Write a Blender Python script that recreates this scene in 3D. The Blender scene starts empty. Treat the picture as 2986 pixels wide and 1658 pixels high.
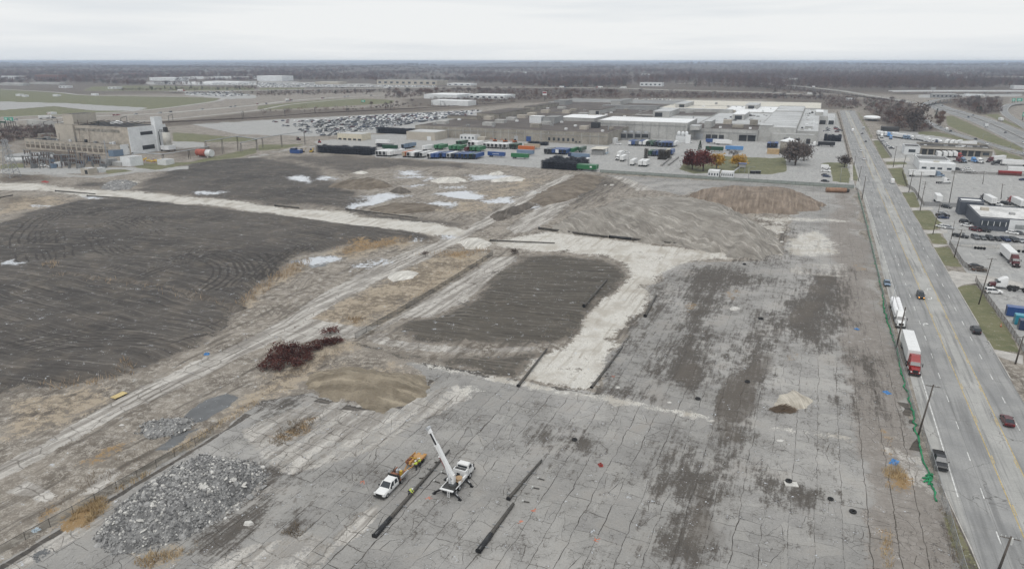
import bpy,math,random
import numpy as np
from mathutils import Vector,Matrix
random.seed(11)
RNG = np.random.default_rng(11)
sc = bpy.context.scene
COL = sc.collection
# ------------------------------------------------------------------ camera,world,sun,exposure
CAM_H = 68.0
FPX = 2012.0                      # focal length in source pixels (2986 wide)
PITCH = math.atan(651 / 2012.0)
CP,SP = math.cos(PITCH),math.sin(PITCH)
cam = bpy.data.cameras.new("camera")
cam.sensor_width = 36.0
cam.lens = 36.0 * FPX / 2986.0
cam.clip_start = .5
cam.clip_end = 90000.0
cam_ob = bpy.data.objects.new("camera", cam)
COL.objects.link(cam_ob)
cam_ob.location = (0,0,CAM_H)
cam_ob.rotation_euler = (math.pi / 2 - PITCH,0,0)
sc.camera = cam_ob
world = bpy.data.worlds.new("World")
sc.world = world
world.use_nodes = True
wn = world.node_tree
wn.nodes.clear()
SUN_EL,SUN_AZ = math.radians(60),math.radians(200)
def _w(t,**k):
 n = wn.nodes.new(t)
 for a,b in k.items():
  setattr(n,a,b)
 return n
w_out = _w("ShaderNodeOutputWorld")
w_bg = _w("ShaderNodeBackground")
w_bg.inputs["Strength"].default_value = .1
w_sky = _w("ShaderNodeTexSky", sky_type="NISHITA", sun_disc=False, sun_elevation=SUN_EL, sun_rotation=SUN_AZ)
w_tc = _w("ShaderNodeTexCoord")
w_map = _w("ShaderNodeMapping")
w_map.inputs["Scale"].default_value = (1.0,1.0,14.0)
w_noi = _w("ShaderNodeTexNoise")
w_noi.inputs["Scale"].default_value = 1.6
w_noi.inputs["Detail"].default_value = 6
w_noi.inputs["Roughness"].default_value = .5
w_ramp = _w("ShaderNodeValToRGB")
w_ramp.color_ramp.elements[0].position = .41
w_ramp.color_ramp.elements[0].color = (7.05,7.45,7.85,1)
w_ramp.color_ramp.elements[1].position = .6
w_ramp.color_ramp.elements[1].color = (8.75,8.9,8.95,1)
w_mix = _w("ShaderNodeMix", data_type="RGBA")
w_mix.inputs[0].default_value = .97
wl = wn.links
wl.new(w_tc.outputs["Generated"], w_map.inputs["Vector"])
wl.new(w_map.outputs["Vector"], w_noi.inputs["Vector"])
wl.new(w_noi.outputs["Fac"], w_ramp.inputs["Fac"])
wl.new(w_sky.outputs["Color"], w_mix.inputs[6])
wl.new(w_ramp.outputs["Color"], w_mix.inputs[7])
wl.new(w_mix.outputs[2], w_bg.inputs["Color"])
wl.new(w_bg.outputs["Background"], w_out.inputs["Surface"])
sun = bpy.data.lights.new("sun", "SUN")
sun.energy = 1.5
sun.angle = math.radians(35)
sun.color = (1.0,.97,.93)
sun_ob = bpy.data.objects.new("sun", sun)
COL.objects.link(sun_ob)
sun_ob.rotation_euler = Vector((math.sin(SUN_AZ) * math.cos(SUN_EL), math.cos(SUN_AZ) * math.cos(SUN_EL), math.sin(SUN_EL))).to_track_quat("Z", "Y").to_euler()
sc.view_settings.view_transform = "Standard"
sc.view_settings.look = "None"
sc.view_settings.exposure = .0
sc.view_settings.gamma = 1.0
sc.view_settings.use_curve_mapping = False
sc.cycles.max_bounces = 4
sc.cycles.diffuse_bounces = 2
sc.cycles.glossy_bounces = 2
sc.cycles.transmission_bounces = 2
sc.cycles.transparent_max_bounces = 8
sc.cycles.volume_bounces = 0
# ------------------------------------------------------------------ survey helpers
def G(x,y,z=.0):
 """ground (or height z) point seen at source pixel x, y"""
 a = (x - 1493) / FPX
 b = (829 - y) / FPX
 dy,dz = CP + b * SP,-SP + b * CP
 t = (CAM_H - z) / -dz
 return (a * t,dy * t)
def HT(x,yb,yt,z0=.0):
 """height of a vertical thing standing at (x, yb) on z0 whose top is at yt"""
 X,Y = G(x,yb,z0)
 k = (829 - yt) / FPX
 return CAM_H - Y * (SP - k * CP) / (CP + k * SP)
AZ = math.radians(23.28)          # bearing of the road and of the whole site grid
CA,SA = math.cos(AZ),math.sin(AZ)
def ru(p):
 return (p[0] * CA - p[1] * SA,p[0] * SA + p[1] * CA)
def S(r,u):
 return (r * CA + u * SA,-r * SA + u * CA)
def crop(ox,oy,s):
 return lambda x,y: (ox + x / s,oy + y / s)
T1 = crop(0,150,3.4347); T2 = crop(750,150,3.4347); T3 = crop(1500,150,3.4347); T4 = crop(2236,150,3.4347)
M1 = crop(0,500,2.466); M2 = crop(900,500,2.466); M3 = crop(1700,500,2.465); M4 = crop(2436,450,2.269)
B1 = crop(0,1050,2.352); B2 = crop(1000,1150,2.814); B3 = crop(1650,1050,2.352); B4 = crop(2436,1000,2.173)
C1 = crop(1070,1220,5.5); C2 = crop(2560,800,4.335); C3 = crop(2630,380,5.958); C4 = crop(2740,560,3.573)
C5 = crop(1080,390,5.367); C6 = crop(0,320,5.152); C7 = crop(2236,220,6.44); C8 = crop(2586,220,6.44); C9 = crop(1560,380,6.44)
V = crop(0,0,1 / 1.15961)
def gp(c,x,y,z=.0):
 return G(*c(x,y),z)
def hz(c,x,yb,yt,z0=.0):
 q = c(x,yb)
 return HT(q[0],q[1],c(x,yt)[1],z0)
# ------------------------------------------------------------------ numpy noise and polygon fields
def vnoise(x,y,s,seed=0):
 x = np.asarray(x,float) / s + seed * 17.13
 y = np.asarray(y,float) / s - seed * 9.71
 xi,yi = np.floor(x).astype(np.int64),np.floor(y).astype(np.int64)
 fx,fy = x - xi,y - yi
 fx = fx * fx * (3 - 2 * fx); fy = fy * fy * (3 - 2 * fy)
 def h(a,b):
  n = (a * 374761393 + b * 668265263 + seed * 362437) & 0x7FFFFFFF
  n = ((n ^ (n >> 13)) * 1274126177) & 0x7FFFFFFF
  return ((n ^ (n >> 16)) & 0xFFFF) / 65535.0
 return (h(xi,yi) * (1 - fx) + h(xi + 1,yi) * fx) * (1 - fy) + (h(xi,yi + 1) * (1 - fx) + h(xi + 1,yi + 1) * fx) * fy
def fbm(x,y,s,seed=0,o=4,g=.5):
 t,a,n = 0,1.0,0
 for i in range(o):
  t = t + a * vnoise(x,y,s / 2 ** i,seed + i * 3)
  n += a
  a *= g
 return t / n
def sd_poly(px,py,poly):
 """signed distance, positive inside"""
 P = np.array(poly,float)
 d2 = np.full(px.shape,1e18)
 ins = np.zeros(px.shape,bool)
 for i in range(len(P)):
  ax,ay = P[i]; bx,by = P[(i + 1) % len(P)]
  ex,ey = bx - ax,by - ay
  L = ex * ex + ey * ey + 1e-12
  t = np.clip(((px - ax) * ex + (py - ay) * ey) / L,0,1)
  d2 = np.minimum(d2,(px - ax - t * ex) ** 2 + (py - ay - t * ey) ** 2)
  c = (ay > py) != (by > py)
  with np.errstate(divide="ignore", invalid="ignore"):
   xi = ax + (py - ay) * ex / (ey if ey else 1e-9)
  ins ^= c & (px < xi)
 d = np.sqrt(d2)
 return np.where(ins,d,-d)
def sd_line(px,py,pts):
 d2 = np.full(px.shape,1e18)
 for (ax,ay),(bx,by) in zip(pts[:-1],pts[1:]):
  ex,ey = bx - ax,by - ay
  t = np.clip(((px - ax) * ex + (py - ay) * ey) / (ex * ex + ey * ey + 1e-12),0,1)
  d2 = np.minimum(d2,(px - ax - t * ex) ** 2 + (py - ay - t * ey) ** 2)
 return np.sqrt(d2)
# ------------------------------------------------------------------ node helpers
class NT:
 def __init__(s,name):
  s.m = bpy.data.materials.new(name)
  s.m.use_nodes = True
  s.t = s.m.node_tree
  s.t.nodes.clear()
 def n(s,typ,ins=None,out=0,**props):
  nd = s.t.nodes.new(typ)
  for k,v in props.items():
   setattr(nd,k,v)
  for k,v in (ins or {}).items():
   if isinstance(v,bpy.types.NodeSocket):
    s.t.links.new(v,nd.inputs[k])
   else:
    if isinstance(v, tuple) and len(v) == 3 and nd.inputs[k].type == "RGBA":
     v = v + (1,)
    nd.inputs[k].default_value = v
  return nd.outputs[out]
 def math(s,op,a,b=.0,c=.0,clamp=False):
  return s.n("ShaderNodeMath", {0: a, 1: b, 2: c}, operation=op, use_clamp=clamp)
 def mix(s,f,a,b):
  return s.n("ShaderNodeMix", {0: f, 6: a, 7: b}, 2, data_type="RGBA")
 def mul(s,a,f):
  return s.n("ShaderNodeMix", {0: 1.0,6: a, 7: f}, 2, data_type="RGBA", blend_type="MULTIPLY")
 def noise(s,vec,scale,detail=3.0,rough=.55,dist=.0):
  return s.n("ShaderNodeTexNoise", {"Vector": vec, "Scale": scale, "Detail": detail, "Roughness": rough, "Distortion": dist})
 def ss(s,x,lo,hi,a=.0,b=1.0):
  return s.n("ShaderNodeMapRange", {0: x, 1: lo, 2: hi, 3: a, 4: b}, interpolation_type="SMOOTHSTEP")
 def lin(s,x,lo,hi,a=.0,b=1.0):
  return s.n("ShaderNodeMapRange", {0: x, 1: lo, 2: hi, 3: a, 4: b})
 def attr(s,name):
  nd = s.t.nodes.new("ShaderNodeAttribute")
  nd.attribute_name = name
  return nd
 def done(s,color,rough=.9,metal=.0,normal=None,spec=.3,emit=None,es=.0):
  ins = {"Base Color": color, "Roughness": rough, "Metallic": metal, "Specular IOR Level": spec}
  if normal is not None:
   ins["Normal"] = normal
  if emit is not None:
   ins["Emission Color"] = emit
   ins["Emission Strength"] = es
  b = s.n("ShaderNodeBsdfPrincipled", ins)
  o = s.t.nodes.new("ShaderNodeOutputMaterial")
  s.t.links.new(b, o.inputs["Surface"])
  return s.m
MATS = {}
def mat(name,col,rough=.6,metal=.0,var=.18,scale=.6,spec=.4,emit=None,es=.0,fine=4.0):
 """plain surface with worn, slightly uneven colour"""
 if name in MATS:
  return MATS[name]
 N = NT(name)
 co = N.n("ShaderNodeTexCoord", out=3)
 a = N.noise(co,scale,4,.6)
 b = N.noise(co,fine,3,.6)
 f = N.math("ADD", N.math("MULTIPLY", a, .65), N.math("MULTIPLY", b, .35))
 d = tuple(c * (1 - 1.6 * var) for c in col)
 l = tuple(min(1,c * (1 + 1.1 * var)) for c in col)
 c = N.mix(N.ss(f,.3,.7),d + (1,),l + (1,))
 MATS[name] = N.done(c,rough,metal,None,spec,emit,es)
 return MATS[name]
# ------------------------------------------------------------------ mesh helpers
class MB:
 def __init__(s):
  s.v,s.f = [],[]
 def add(s,vs,fs,M=None):
  k = len(s.v)
  s.v += [tuple(M @ Vector(p)) for p in vs] if M is not None else [tuple(p) for p in vs]
  s.f += [tuple(i + k for i in f) for f in fs]
  return s
 def box(s,x,y,z,sx,sy,sz,rz=.0,tx=1.0,ty=1.0,M=None):
  """centre x, y; base z; optional top taper"""
  a,b = sx / 2,sy / 2
  vs = [(-a,-b,0),(a,-b,0),(a,b,0),(-a,b,0),(-a * tx,-b * ty,sz),(a * tx,-b * ty,sz),(a * tx,b * ty,sz),(-a * tx,b * ty,sz)]
  m = Matrix.Translation((x, y, z)) @ Matrix.Rotation(rz, 4, "Z")
  return s.add(vs,[(0,3,2,1),(4,5,6,7),(0,1,5,4),(1,2,6,5),(2,3,7,6),(3,0,4,7)],(M @ m) if M is not None else m)
 def bar(s,p,q,w,h=None):
  """square bar between two points"""
  h = h or w
  p,q = Vector(p),Vector(q)
  d = q - p
  M = Matrix.Translation(p) @ d.to_track_quat("Z", "Y").to_matrix().to_4x4()
  return s.box(0,0,0,w,h,d.length,M=M)
 def cyl(s,p,q,r,r2=None,n=10,caps=True):
  r2 = r if r2 is None else r2
  p,q = Vector(p),Vector(q)
  d = q - p
  M = Matrix.Translation(p) @ d.to_track_quat("Z", "Y").to_matrix().to_4x4()
  L = d.length
  vs = [(r * math.cos(2 * math.pi * i / n),r * math.sin(2 * math.pi * i / n),0) for i in range(n)]
  vs += [(r2 * math.cos(2 * math.pi * i / n),r2 * math.sin(2 * math.pi * i / n),L) for i in range(n)]
  fs = [(i,(i + 1) % n,n + (i + 1) % n,n + i) for i in range(n)]
  if caps:
   fs += [tuple(range(n - 1,-1,-1)),tuple(range(n,2 * n))]
  return s.add(vs,fs,M)
 def lathe(s,prof,n=16,o=(0,0,0)):
  vs,fs = [],[]
  for r,z in prof:
   vs += [(o[0] + r * math.cos(2 * math.pi * i / n),o[1] + r * math.sin(2 * math.pi * i / n),o[2] + z) for i in range(n)]
  for j in range(len(prof) - 1):
   fs += [(j * n + i,j * n + (i + 1) % n,(j + 1) * n + (i + 1) % n,(j + 1) * n + i) for i in range(n)]
  if prof[0][0] > 1e-4:
   fs.append(tuple(range(n - 1,-1,-1)))
  if prof[-1][0] > 1e-4:
   fs.append(tuple((len(prof) - 1) * n + i for i in range(n)))
  return s.add(vs,fs)
 def prism(s,prof,x0,x1,M=None):
  """profile of (y, z) extruded along x; x1 side may carry its own inset profile"""
  n = len(prof)
  vs = [(x0,y,z) for y,z in prof] + [(x1,y,z) for y,z in prof]
  fs = [tuple(range(n)),tuple(range(2 * n - 1,n - 1,-1))] + [(i,n + i,n + (i + 1) % n,(i + 1) % n) for i in range(n)]
  return s.add(vs,fs,M)
 def loft(s,secs):
  """list of closed rings with equal counts"""
  n = len(secs[0])
  vs = [p for r in secs for p in r]
  fs = []
  for j in range(len(secs) - 1):
   fs += [(j * n + i,j * n + (i + 1) % n,(j + 1) * n + (i + 1) % n,(j + 1) * n + i) for i in range(n)]
  fs += [tuple(range(n - 1,-1,-1)),tuple((len(secs) - 1) * n + i for i in range(n))]
  return s.add(vs,fs)
 def sheet(s,pts,z0,z1):
  """flat polygon slab from outline"""
  n = len(pts)
  vs = [(x,y,z0) for x,y in pts] + [(x,y,z1) for x,y in pts]
  return s.add(vs,[tuple(range(n - 1,-1,-1)),tuple(range(n,2 * n))] + [(i,(i + 1) % n,n + (i + 1) % n,n + i) for i in range(n)])
 def mesh(s,name,m=None,smooth=False):
  me = bpy.data.meshes.new(name)
  me.from_pydata(s.v,[],s.f)
  if smooth:
   me.polygons.foreach_set("use_smooth", [True] * len(me.polygons))
  if m:
   me.materials.append(m)
  me.update()
  return me
 def build(s,name,m,parent=None,smooth=False,link=True,**props):
  o = bpy.data.objects.new(name,s.mesh(name,m,smooth))
  if parent is not None:
   o.parent = parent
   KIDS.setdefault(parent.name,[]).append(o)
  if link:
   COL.objects.link(o)
  for k,v in props.items():
   o[k] = v
  return o
KIDS = {}
def thing(name,label,cat,loc=(0,0,0),rz=.0,group=None,link=True):
 o = bpy.data.objects.new(name,None)
 o.empty_display_size = .5
 if link:
  COL.objects.link(o)
 o.location = loc if len(loc) == 3 else (loc[0],loc[1],0)
 o.rotation_euler = (0,0,rz)
 o["label"] = label
 o["category"] = cat
 if group:
  o["group"] = group
 return o
def tag(o,label,cat,group=None):
 o["label"] = label
 o["category"] = cat
 if group:
  o["group"] = group
 return o
def recolour(o,m):
 if not o.material_slots:
  o.data.materials.append(m)
 o.material_slots[0].link = "OBJECT"
 o.material_slots[0].material = m
def dup(root,loc,rz,label,group=None,paint=None,link=True):
 """copy of a thing with its parts and their parts; paint = {part name: material}"""
 paint = paint or {}
 def rec(o,par):
  c = o.copy()
  COL.objects.link(c)
  if par is not None:
   c.parent = par
  base = o.name.split(".")[0]
  if base in paint and c.type == "MESH":
   recolour(c,paint[base])
  for k in KIDS.get(o.name,[]):
   rec(k,c)
  return c
 r = rec(root,None)
 r.location = loc if len(loc) == 3 else (loc[0],loc[1],0)
 r.rotation_euler = (0,0,rz)
 r["label"] = label
 if group:
  r["group"] = group
 return r
def struct(o,label=None):
 o["kind"] = "structure"
 if label:
  o["label"] = label
 return o
def mesh_np(name,co,faces,m=None,smooth=False):
 """mesh from numpy arrays; faces (n,3) or (n,4)"""
 me = bpy.data.meshes.new(name)
 k = faces.shape[1]
 me.vertices.add(len(co))
 me.vertices.foreach_set("co", np.ascontiguousarray(co, np.float32).ravel())
 me.loops.add(faces.size)
 me.loops.foreach_set("vertex_index", np.ascontiguousarray(faces, np.int32).ravel())
 me.polygons.add(len(faces))
 me.polygons.foreach_set("loop_start", np.arange(0, faces.size, k, dtype=np.int32))
 me.polygons.foreach_set("use_smooth", np.full(len(faces), smooth))
 me.update(calc_edges=True)
 if m:
  me.materials.append(m)
 return me
def set_attr(me,name,arr):
 if arr.ndim == 1:
  a = me.attributes.new(name, "FLOAT", "POINT")
  a.data.foreach_set("value", np.ascontiguousarray(arr, np.float32))
 else:
  a = me.attributes.new(name, "FLOAT_COLOR", "POINT")
  a.data.foreach_set("color", np.ascontiguousarray(arr, np.float32).ravel())
def link(name,me,parent=None,**props):
 o = bpy.data.objects.new(name,me)
 COL.objects.link(o)
 if parent is not None:
  o.parent = parent
 for k,v in props.items():
  o[k] = v
 return o
# ------------------------------------------------------------------ the ground: where each surface lies
def vp(*pts):
 return [G(*V(x,y)) for x,y in pts]
def cpoly(c,*pts):
 return [gp(c,x,y) for x,y in pts]
def rect(r0,r1,u0,u1):
 return [S(r0,u0),S(r1,u0),S(r1,u1),S(r0,u1)]
PAVE = vp((-500,1760),(0,1415),(240,1268),(440,1150),(560,1078),(650,1005),(760,985),(860,1010),(960,1030),(1060,1000),(1080,930),(1040,905),(1180,930),(1300,950),(1390,968),(1490,988),
   (1560,860),(1640,790),(1640,720),(1690,668),(1760,655),(1850,660),(1920,655),(1975,625),(1990,560),(2040,520),(1760,480),(1730,490),(1600,470),(1540,440),(2150,472)) + [S(24,440),S(26.5,40),S(-60,20)]
DARK = [
 vp((-260,640),(0,560),(130,520),(200,503),(330,500),(470,515),(600,530),(760,548),(900,566),(1020,580),(1100,597),(1095,606),(1040,606),(960,607),(860,615),(800,630),(740,645),(712,665),(640,730),(600,772),(590,805),(555,835),(500,868),(430,895),(330,933),(200,958),(80,975),(-100,1000),(-600,1100)),
 vp((330,482),(420,425),(520,403),(640,397),(720,407),(790,420),(850,447),(858,480),(905,497),(925,515),(900,522),(840,518),(760,516),(700,516),(640,503),(520,498),(420,487)),
 vp((978,822),(1010,802),(1100,800),(1170,770),(1250,692),(1312,645),(1390,640),(1480,650),(1560,665),(1588,685),(1570,720),(1530,740),(1490,770),(1465,820),(1440,850),(1400,862),(1300,866),(1150,863),(1060,855),(1000,843)),
 vp((895,868),(1000,882),(1100,898),(1300,886),(1400,872),(1380,885),(1330,920),(1310,948),(1200,928),(1050,903),(930,882)),
 vp((640,395),(800,388),(1000,398),(1180,410),(1230,425),(1000,420),(860,435),(790,420)),
 vp((180,470),(230,455),(290,458),(270,474)),vp((870,525),(960,540),(1100,553),(1150,558),(1150,566),(1100,562),(960,548),(870,533)),
 vp((0,500),(40,490),(80,493),(60,505),(0,512)),
]
DARK_K = [1.0,.95,.85,.7,.62,.8,1.0,.6]
GRAVEL = [
 vp((-120,455),(0,460),(110,462),(220,478),(330,480),(420,490),(520,500),(600,502),(640,510),(720,525),(800,525),(870,530),(900,545),(1000,552),(1080,557),(1120,567),(1165,577),(1150,592),(1090,590),(1020,578),(900,566),(760,547),(650,534),(560,519),(440,511),(330,499),(220,496),(130,480),(0,478),(-120,470)),
 vp((1240,603),(1360,582),(1420,585),(1520,600),(1600,607),(1750,627),(1850,636),(1860,650),(1760,652),(1700,670),(1655,700),(1622,716),(1640,745),(1622,785),(1575,822),(1520,848),(1555,862),(1535,905),(1498,960),(1470,985),(1380,962),(1310,945),(1340,905),(1390,880),(1430,862),(1450,835),(1480,795),(1500,752),(1555,732),(1588,692),(1575,662),(1540,648),(1440,634),(1330,628),(1250,620)),
 vp((1985,640),(1970,610),(1995,588),(2060,576),(2080,590),(2110,610),(2105,640),(2060,650)),
 vp((1850,600),(1905,560),(1970,545),(1990,560),(1960,600),(1900,630)),
 vp((1070,905),(1200,935),(1320,955),(1480,990),(1620,1012),(1800,1050),(1790,1062),(1600,1025),(1440,995),(1280,965),(1120,932),(1040,910)),
 vp((1820,1058),(2000,1080),(2140,1095),(2140,1104),(1990,1092),(1820,1070)),
 vp((1900,545),(2050,548),(2160,553),(2160,558),(2040,556),(1900,552)),
 vp((260,468),(285,455),(330,452),(350,460),(310,476),(270,480)),
 vp((1150,975),(1190,968),(1220,980),(1180,1000),(1140,995)),
]
GRAVEL_K = [1.0,.82,.64,.56,.7,.6,.72,.75,.6]
STRAW = [
 vp((775,800),(840,765),(900,738),(980,690),(1060,650),(1150,632),(1235,640),(1200,668),(1100,728),(1000,785),(920,822),(850,815)),
 vp((0,500),(60,490),(140,495),(180,505),(120,520),(60,530),(0,545)),
 vp((600,760),(660,715),(730,665),(790,650),(770,680),(700,720),(640,770)),
 vp((820,630),(880,612),(960,610),(1050,602),(1000,625),(900,645),(840,655)),
 vp((700,935),(760,900),(850,860),(900,868),(860,900),(780,940),(720,975),(640,1010),(560,1060),(470,1120),(430,1140),(500,1080),(600,1010)),
 vp((0,995),(120,985),(260,960),(330,960),(280,1010),(140,1070),(0,1110)),
 vp((760,925),(800,905),(900,893),(1010,905),(1070,935),(1080,975),(1020,1020),(960,1032),(880,1015),(790,985)),
 vp((330,1420),(380,1385),(440,1375),(470,1385),(420,1420),(380,1450)),
 vp((160,1330),(180,1290),(250,1245),(285,1250),(270,1290),(200,1335)),
 vp((1180,480),(1300,440),(1420,440),(1330,490),(1250,530),(1190,545),(1100,540),(1000,530),(1100,510)),
]
STRAW_K = [.85,.8,.8,.8,.75,.6,.5,.65,.8,.5]
CONC = [
 vp((-150,1250),(0,1168),(120,1103),(320,988),(500,905),(640,842),(720,800),(800,742),(900,690),(1000,640),(1090,610),(1160,583),(1240,532),(1330,482),(1420,440),(1448,440),(1350,490),(1262,548),(1180,592),(1080,650),(980,692),(880,742),(760,812),(700,850),(560,920),(440,980),(330,1030),(160,1120),(0,1205),(-150,1290)),
 vp((925,838),(1240,645),(1312,642),(1290,662),(1170,762),(1085,800),(1010,802),(985,815),(960,832)),
 vp((900,850),(955,832),(985,845),(1060,862),(1200,872),(1300,870),(1440,862),(1400,876),(1290,888),(1150,890),(1000,880)),
 vp((1270,570),(1400,490),(1460,450),(1500,455),(1450,500),(1380,560),(1340,580),(1290,590)),
 vp((700,840),(780,800),(900,820),(960,815),(900,850),(800,855),(720,870)),
 vp((1535,440),(1570,445),(1650,478),(1600,480)),
 vp((10,1235),(70,1205),(150,1240),(110,1265)),vp((195,1245),(270,1175),(310,1185),(250,1240)),
 vp((0,1420),(90,1360),(240,1290),(280,1310),(120,1400),(0,1460)),
 vp((830,1355),(900,1290),(960,1260),(960,1290),(900,1350),(860,1380)),
 vp((600,1080),(800,1000),(1000,1010),(1150,960),(1200,1000),(1060,1060),(960,1130),(800,1180),(720,1200),(650,1150)),
 vp((480,1440),(640,1360),(780,1330),(860,1370),(760,1480),(480,1520)),
 vp((2200,1110),(2330,1150),(2360,1260),(2250,1200)),
 vp((2000,660),(2130,660),(2150,700),(1960,690)),
]
CONC_K = [1.0,.75,.6,.75,.8,.9,.8,.8,.7,.9,.62,.6,.55,.5]
STAIN = [
 vp((1690,705),(1740,672),(1830,668),(1900,690),(1950,705),(1820,740),(1800,790),(1770,840),(1710,830),(1730,760),(1690,730)),
 vp((2015,735),(2045,685),(2120,680),(2130,760),(2085,790),(2095,850),(2070,880),(2000,830),(1965,830),(1930,880),(1885,960),(1868,1060),(1855,1105),(1800,1110),(1790,1090),(1805,1040),(1830,950),(1880,870),(1960,795)),
 vp((1680,875),(1740,845),(1800,845),(1770,920),(1730,985),(1670,965),(1640,930)),
 vp((1800,1085),(1860,1090),(1850,1160),(1830,1230),(1800,1330),(1760,1440),(1660,1440),(1690,1330),(1740,1230),(1780,1150)),
 vp((1700,1125),(1740,1100),(1770,1160),(1835,1105),(1840,1180),(1810,1230),(1810,1300),(1770,1310),(1740,1260),(1690,1250),(1630,1240),(1620,1200)),
 vp((1830,1150),(1900,1165),(2000,1215),(2080,1240),(2040,1280),(1960,1270),(1890,1225)),
 vp((1340,1110),(1370,1070),(1400,1105),(1390,1135)),vp((1410,1100),(1450,1075),(1500,1110),(1460,1130),(1420,1125)),
 vp((2070,740),(2130,760),(2130,830),(2080,860),(2040,800)),
 vp((1640,1330),(1700,1280),(1800,1300),(1800,1440),(1680,1440),(1620,1400)),
 vp((1600,760),(1660,720),(1700,700),(1680,780),(1620,830),(1560,900),(1530,960),(1500,990),(1550,880)),
 vp((1980,560),(1990,640),(1960,655),(1900,662),(1880,655),(1950,620)),
 vp((560,1180),(660,1190),(740,1150),(770,1180),(700,1240),(640,1330),(560,1400),(470,1390),(500,1330),(600,1270),(660,1220)),
 vp((700,1340),(750,1310),(790,1320),(750,1350)),vp((660,1085),(720,1050),(800,1040),(790,1080),(720,1110),(660,1120)),
 vp((1040,1040),(1080,1010),(1110,1020),(1080,1050)),vp((620,1020),(700,985),(740,1000),(660,1050)),
 vp((1480,970),(1560,975),(1660,1005),(1660,1015),(1560,1000)),
 vp((2140,880),(2200,900),(2230,1010),(2200,1040),(2150,960)),vp((2170,1000),(2230,1010),(2250,1050),(2200,1060)),
 vp((2050,985),(2130,1000),(2150,1030),(2060,1010)),vp((2350,1270),(2390,1290),(2440,1440),(2410,1440)),
 vp((1880,775),(1960,778),(1980,800),(1900,810)),vp((960,1185),(1010,1190),(980,1220)),
 vp((1460,450),(1540,445),(1560,460),(1500,490),(1400,540),(1340,520),(1380,490)),
]
STAIN_K = [.8,.95,.9,.62,.66,.72,.75,.8,.8,.62,.66,.75,.8,.7,.75,.7,.7,.75,.66,.72,.6,.75,.62,.6,.75]
RUST = [
 vp((2215,1175),(2260,1165),(2285,1190),(2270,1230),(2230,1220)),vp((1835,738),(1860,735),(1860,748),(1835,752)),vp((1720,765),(1745,760),(1745,775),(1722,778)),
 vp((2145,660),(2180,660),(2190,680),(2150,680)),vp((670,1100),(740,1060),(790,1050),(760,1090),(700,1120)),vp((2200,1060),(2240,1080),(2260,1160),(2230,1150)),
 vp((180,1180),(250,1130),(330,1100),(300,1140),(220,1190)),vp((2215,1330),(2250,1340),(2260,1420),(2230,1420)),vp((160,1330),(180,1290),(250,1245),(285,1250),(270,1290),(200,1335)),
 vp((1990,905),(2010,880),(2030,900)),vp((90,1290),(150,1250),(170,1270),(110,1310)),vp((1120,640),(1170,625),(1220,625),(1180,650)),vp((850,600),(1030,600),(1000,620),(860,640)),
]
RUST_K = [.85,.7,.7,.6,.6,.55,.55,.55,.75,.6,.6,.7,.6]
BROWNPAVE = [[S(14,470),S(24.5,470),S(26,60),S(16,60),S(12,200),S(9,300)]]
GREEN = [
 vp((2350,1272),(2395,1290),(2480,1440),(2500,1500),(2430,1500),(2400,1400)),
 cpoly(T3,(1650,1180),(1700,1110),(1730,1050),(1950,1040),(2576,1070),(2720,1060),(2730,1200),(2576,1230),(2250,1225),(1950,1215),(1800,1225)),
 cpoly(T4,(530,1120),(650,1110),(800,1120),(835,1250),(825,1320),(660,1300),(640,1180)),
 cpoly(T4,(830,1140),(905,1135),(945,1300),(860,1290)),
 cpoly(T4,(900,610),(935,610),(1075,870),(1045,875)),cpoly(T4,(1060,895),(1130,890),(1245,1065),(1150,1070)),
 cpoly(T4,(1180,1105),(1400,1105),(1420,1135),(1195,1135)),cpoly(T4,(1215,1175),(1360,1165),(1420,1330),(1400,1350),(1310,1330)),
 cpoly(M4,(445,255),(520,250),(560,340),(545,352),(490,350)),cpoly(M4,(510,372),(625,370),(700,455),(705,480),(640,500),(580,495)),
 cpoly(M4,(600,525),(690,522),(735,575),(735,595),(650,590)),cpoly(M4,(655,620),(750,610),(835,745),(720,735)),
 cpoly(M4,(805,885),(860,862),(925,862),(1000,960),(1130,1140),(1225,1310),(1120,1300),(1035,1280)),
 cpoly(T4,(1780,650),(1860,640),(2130,760),(2400,890),(2576,960),(2576,1030),(2200,900),(1900,790),(1800,740)),cpoly(T4,(1500,800),(1700,800),(1850,830),(2250,960),(2576,1060),(2576,1090),(2300,1060),(2260,980),(1800,860),(1500,830)),
 cpoly(T4,(2150,630),(2340,620),(2400,680),(2576,760),(2576,800),(2400,730)),
 cpoly(T1,(-600,375),(0,378),(500,410),(900,445),(1840,455),(2200,470),(2150,500),(1700,560),(1300,600),(600,640),(0,660),(-700,700)),
 cpoly(T1,(900,350),(1500,340),(2576,360),(2576,395),(1700,400),(800,400)),
 cpoly(T2,(0,545),(600,490),(900,470),(1250,480),(1380,490),(1360,520),(1000,540),(500,570),(0,590)),cpoly(T1,(1720,810),(1900,820),(2200,845),(2576,870),(2576,900),(2100,910),(1730,900)),
 cpoly(T1,(1330,1120),(1900,1110),(2200,1040),(2576,960),(2576,1020),(2400,1060),(1900,1130),(1560,1190),(1350,1160)),cpoly(T1,(960,1190),(1250,1180),(1360,1200),(1100,1230)),cpoly(T1,(0,1130),(250,1120),(260,1160),(0,1180)),
 cpoly(T2,(0,930),(200,930),(520,925),(300,970),(0,1000)),cpoly(T2,(0,360),(500,365),(500,385),(0,395)),
]
GREEN_K = [.5,1,1,.95,.8,.9,.8,.95,1,1,1,1,1,.75,.7,.6,.95,.6,.85,.85,.8,.75,.8,.75,.6]
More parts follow.
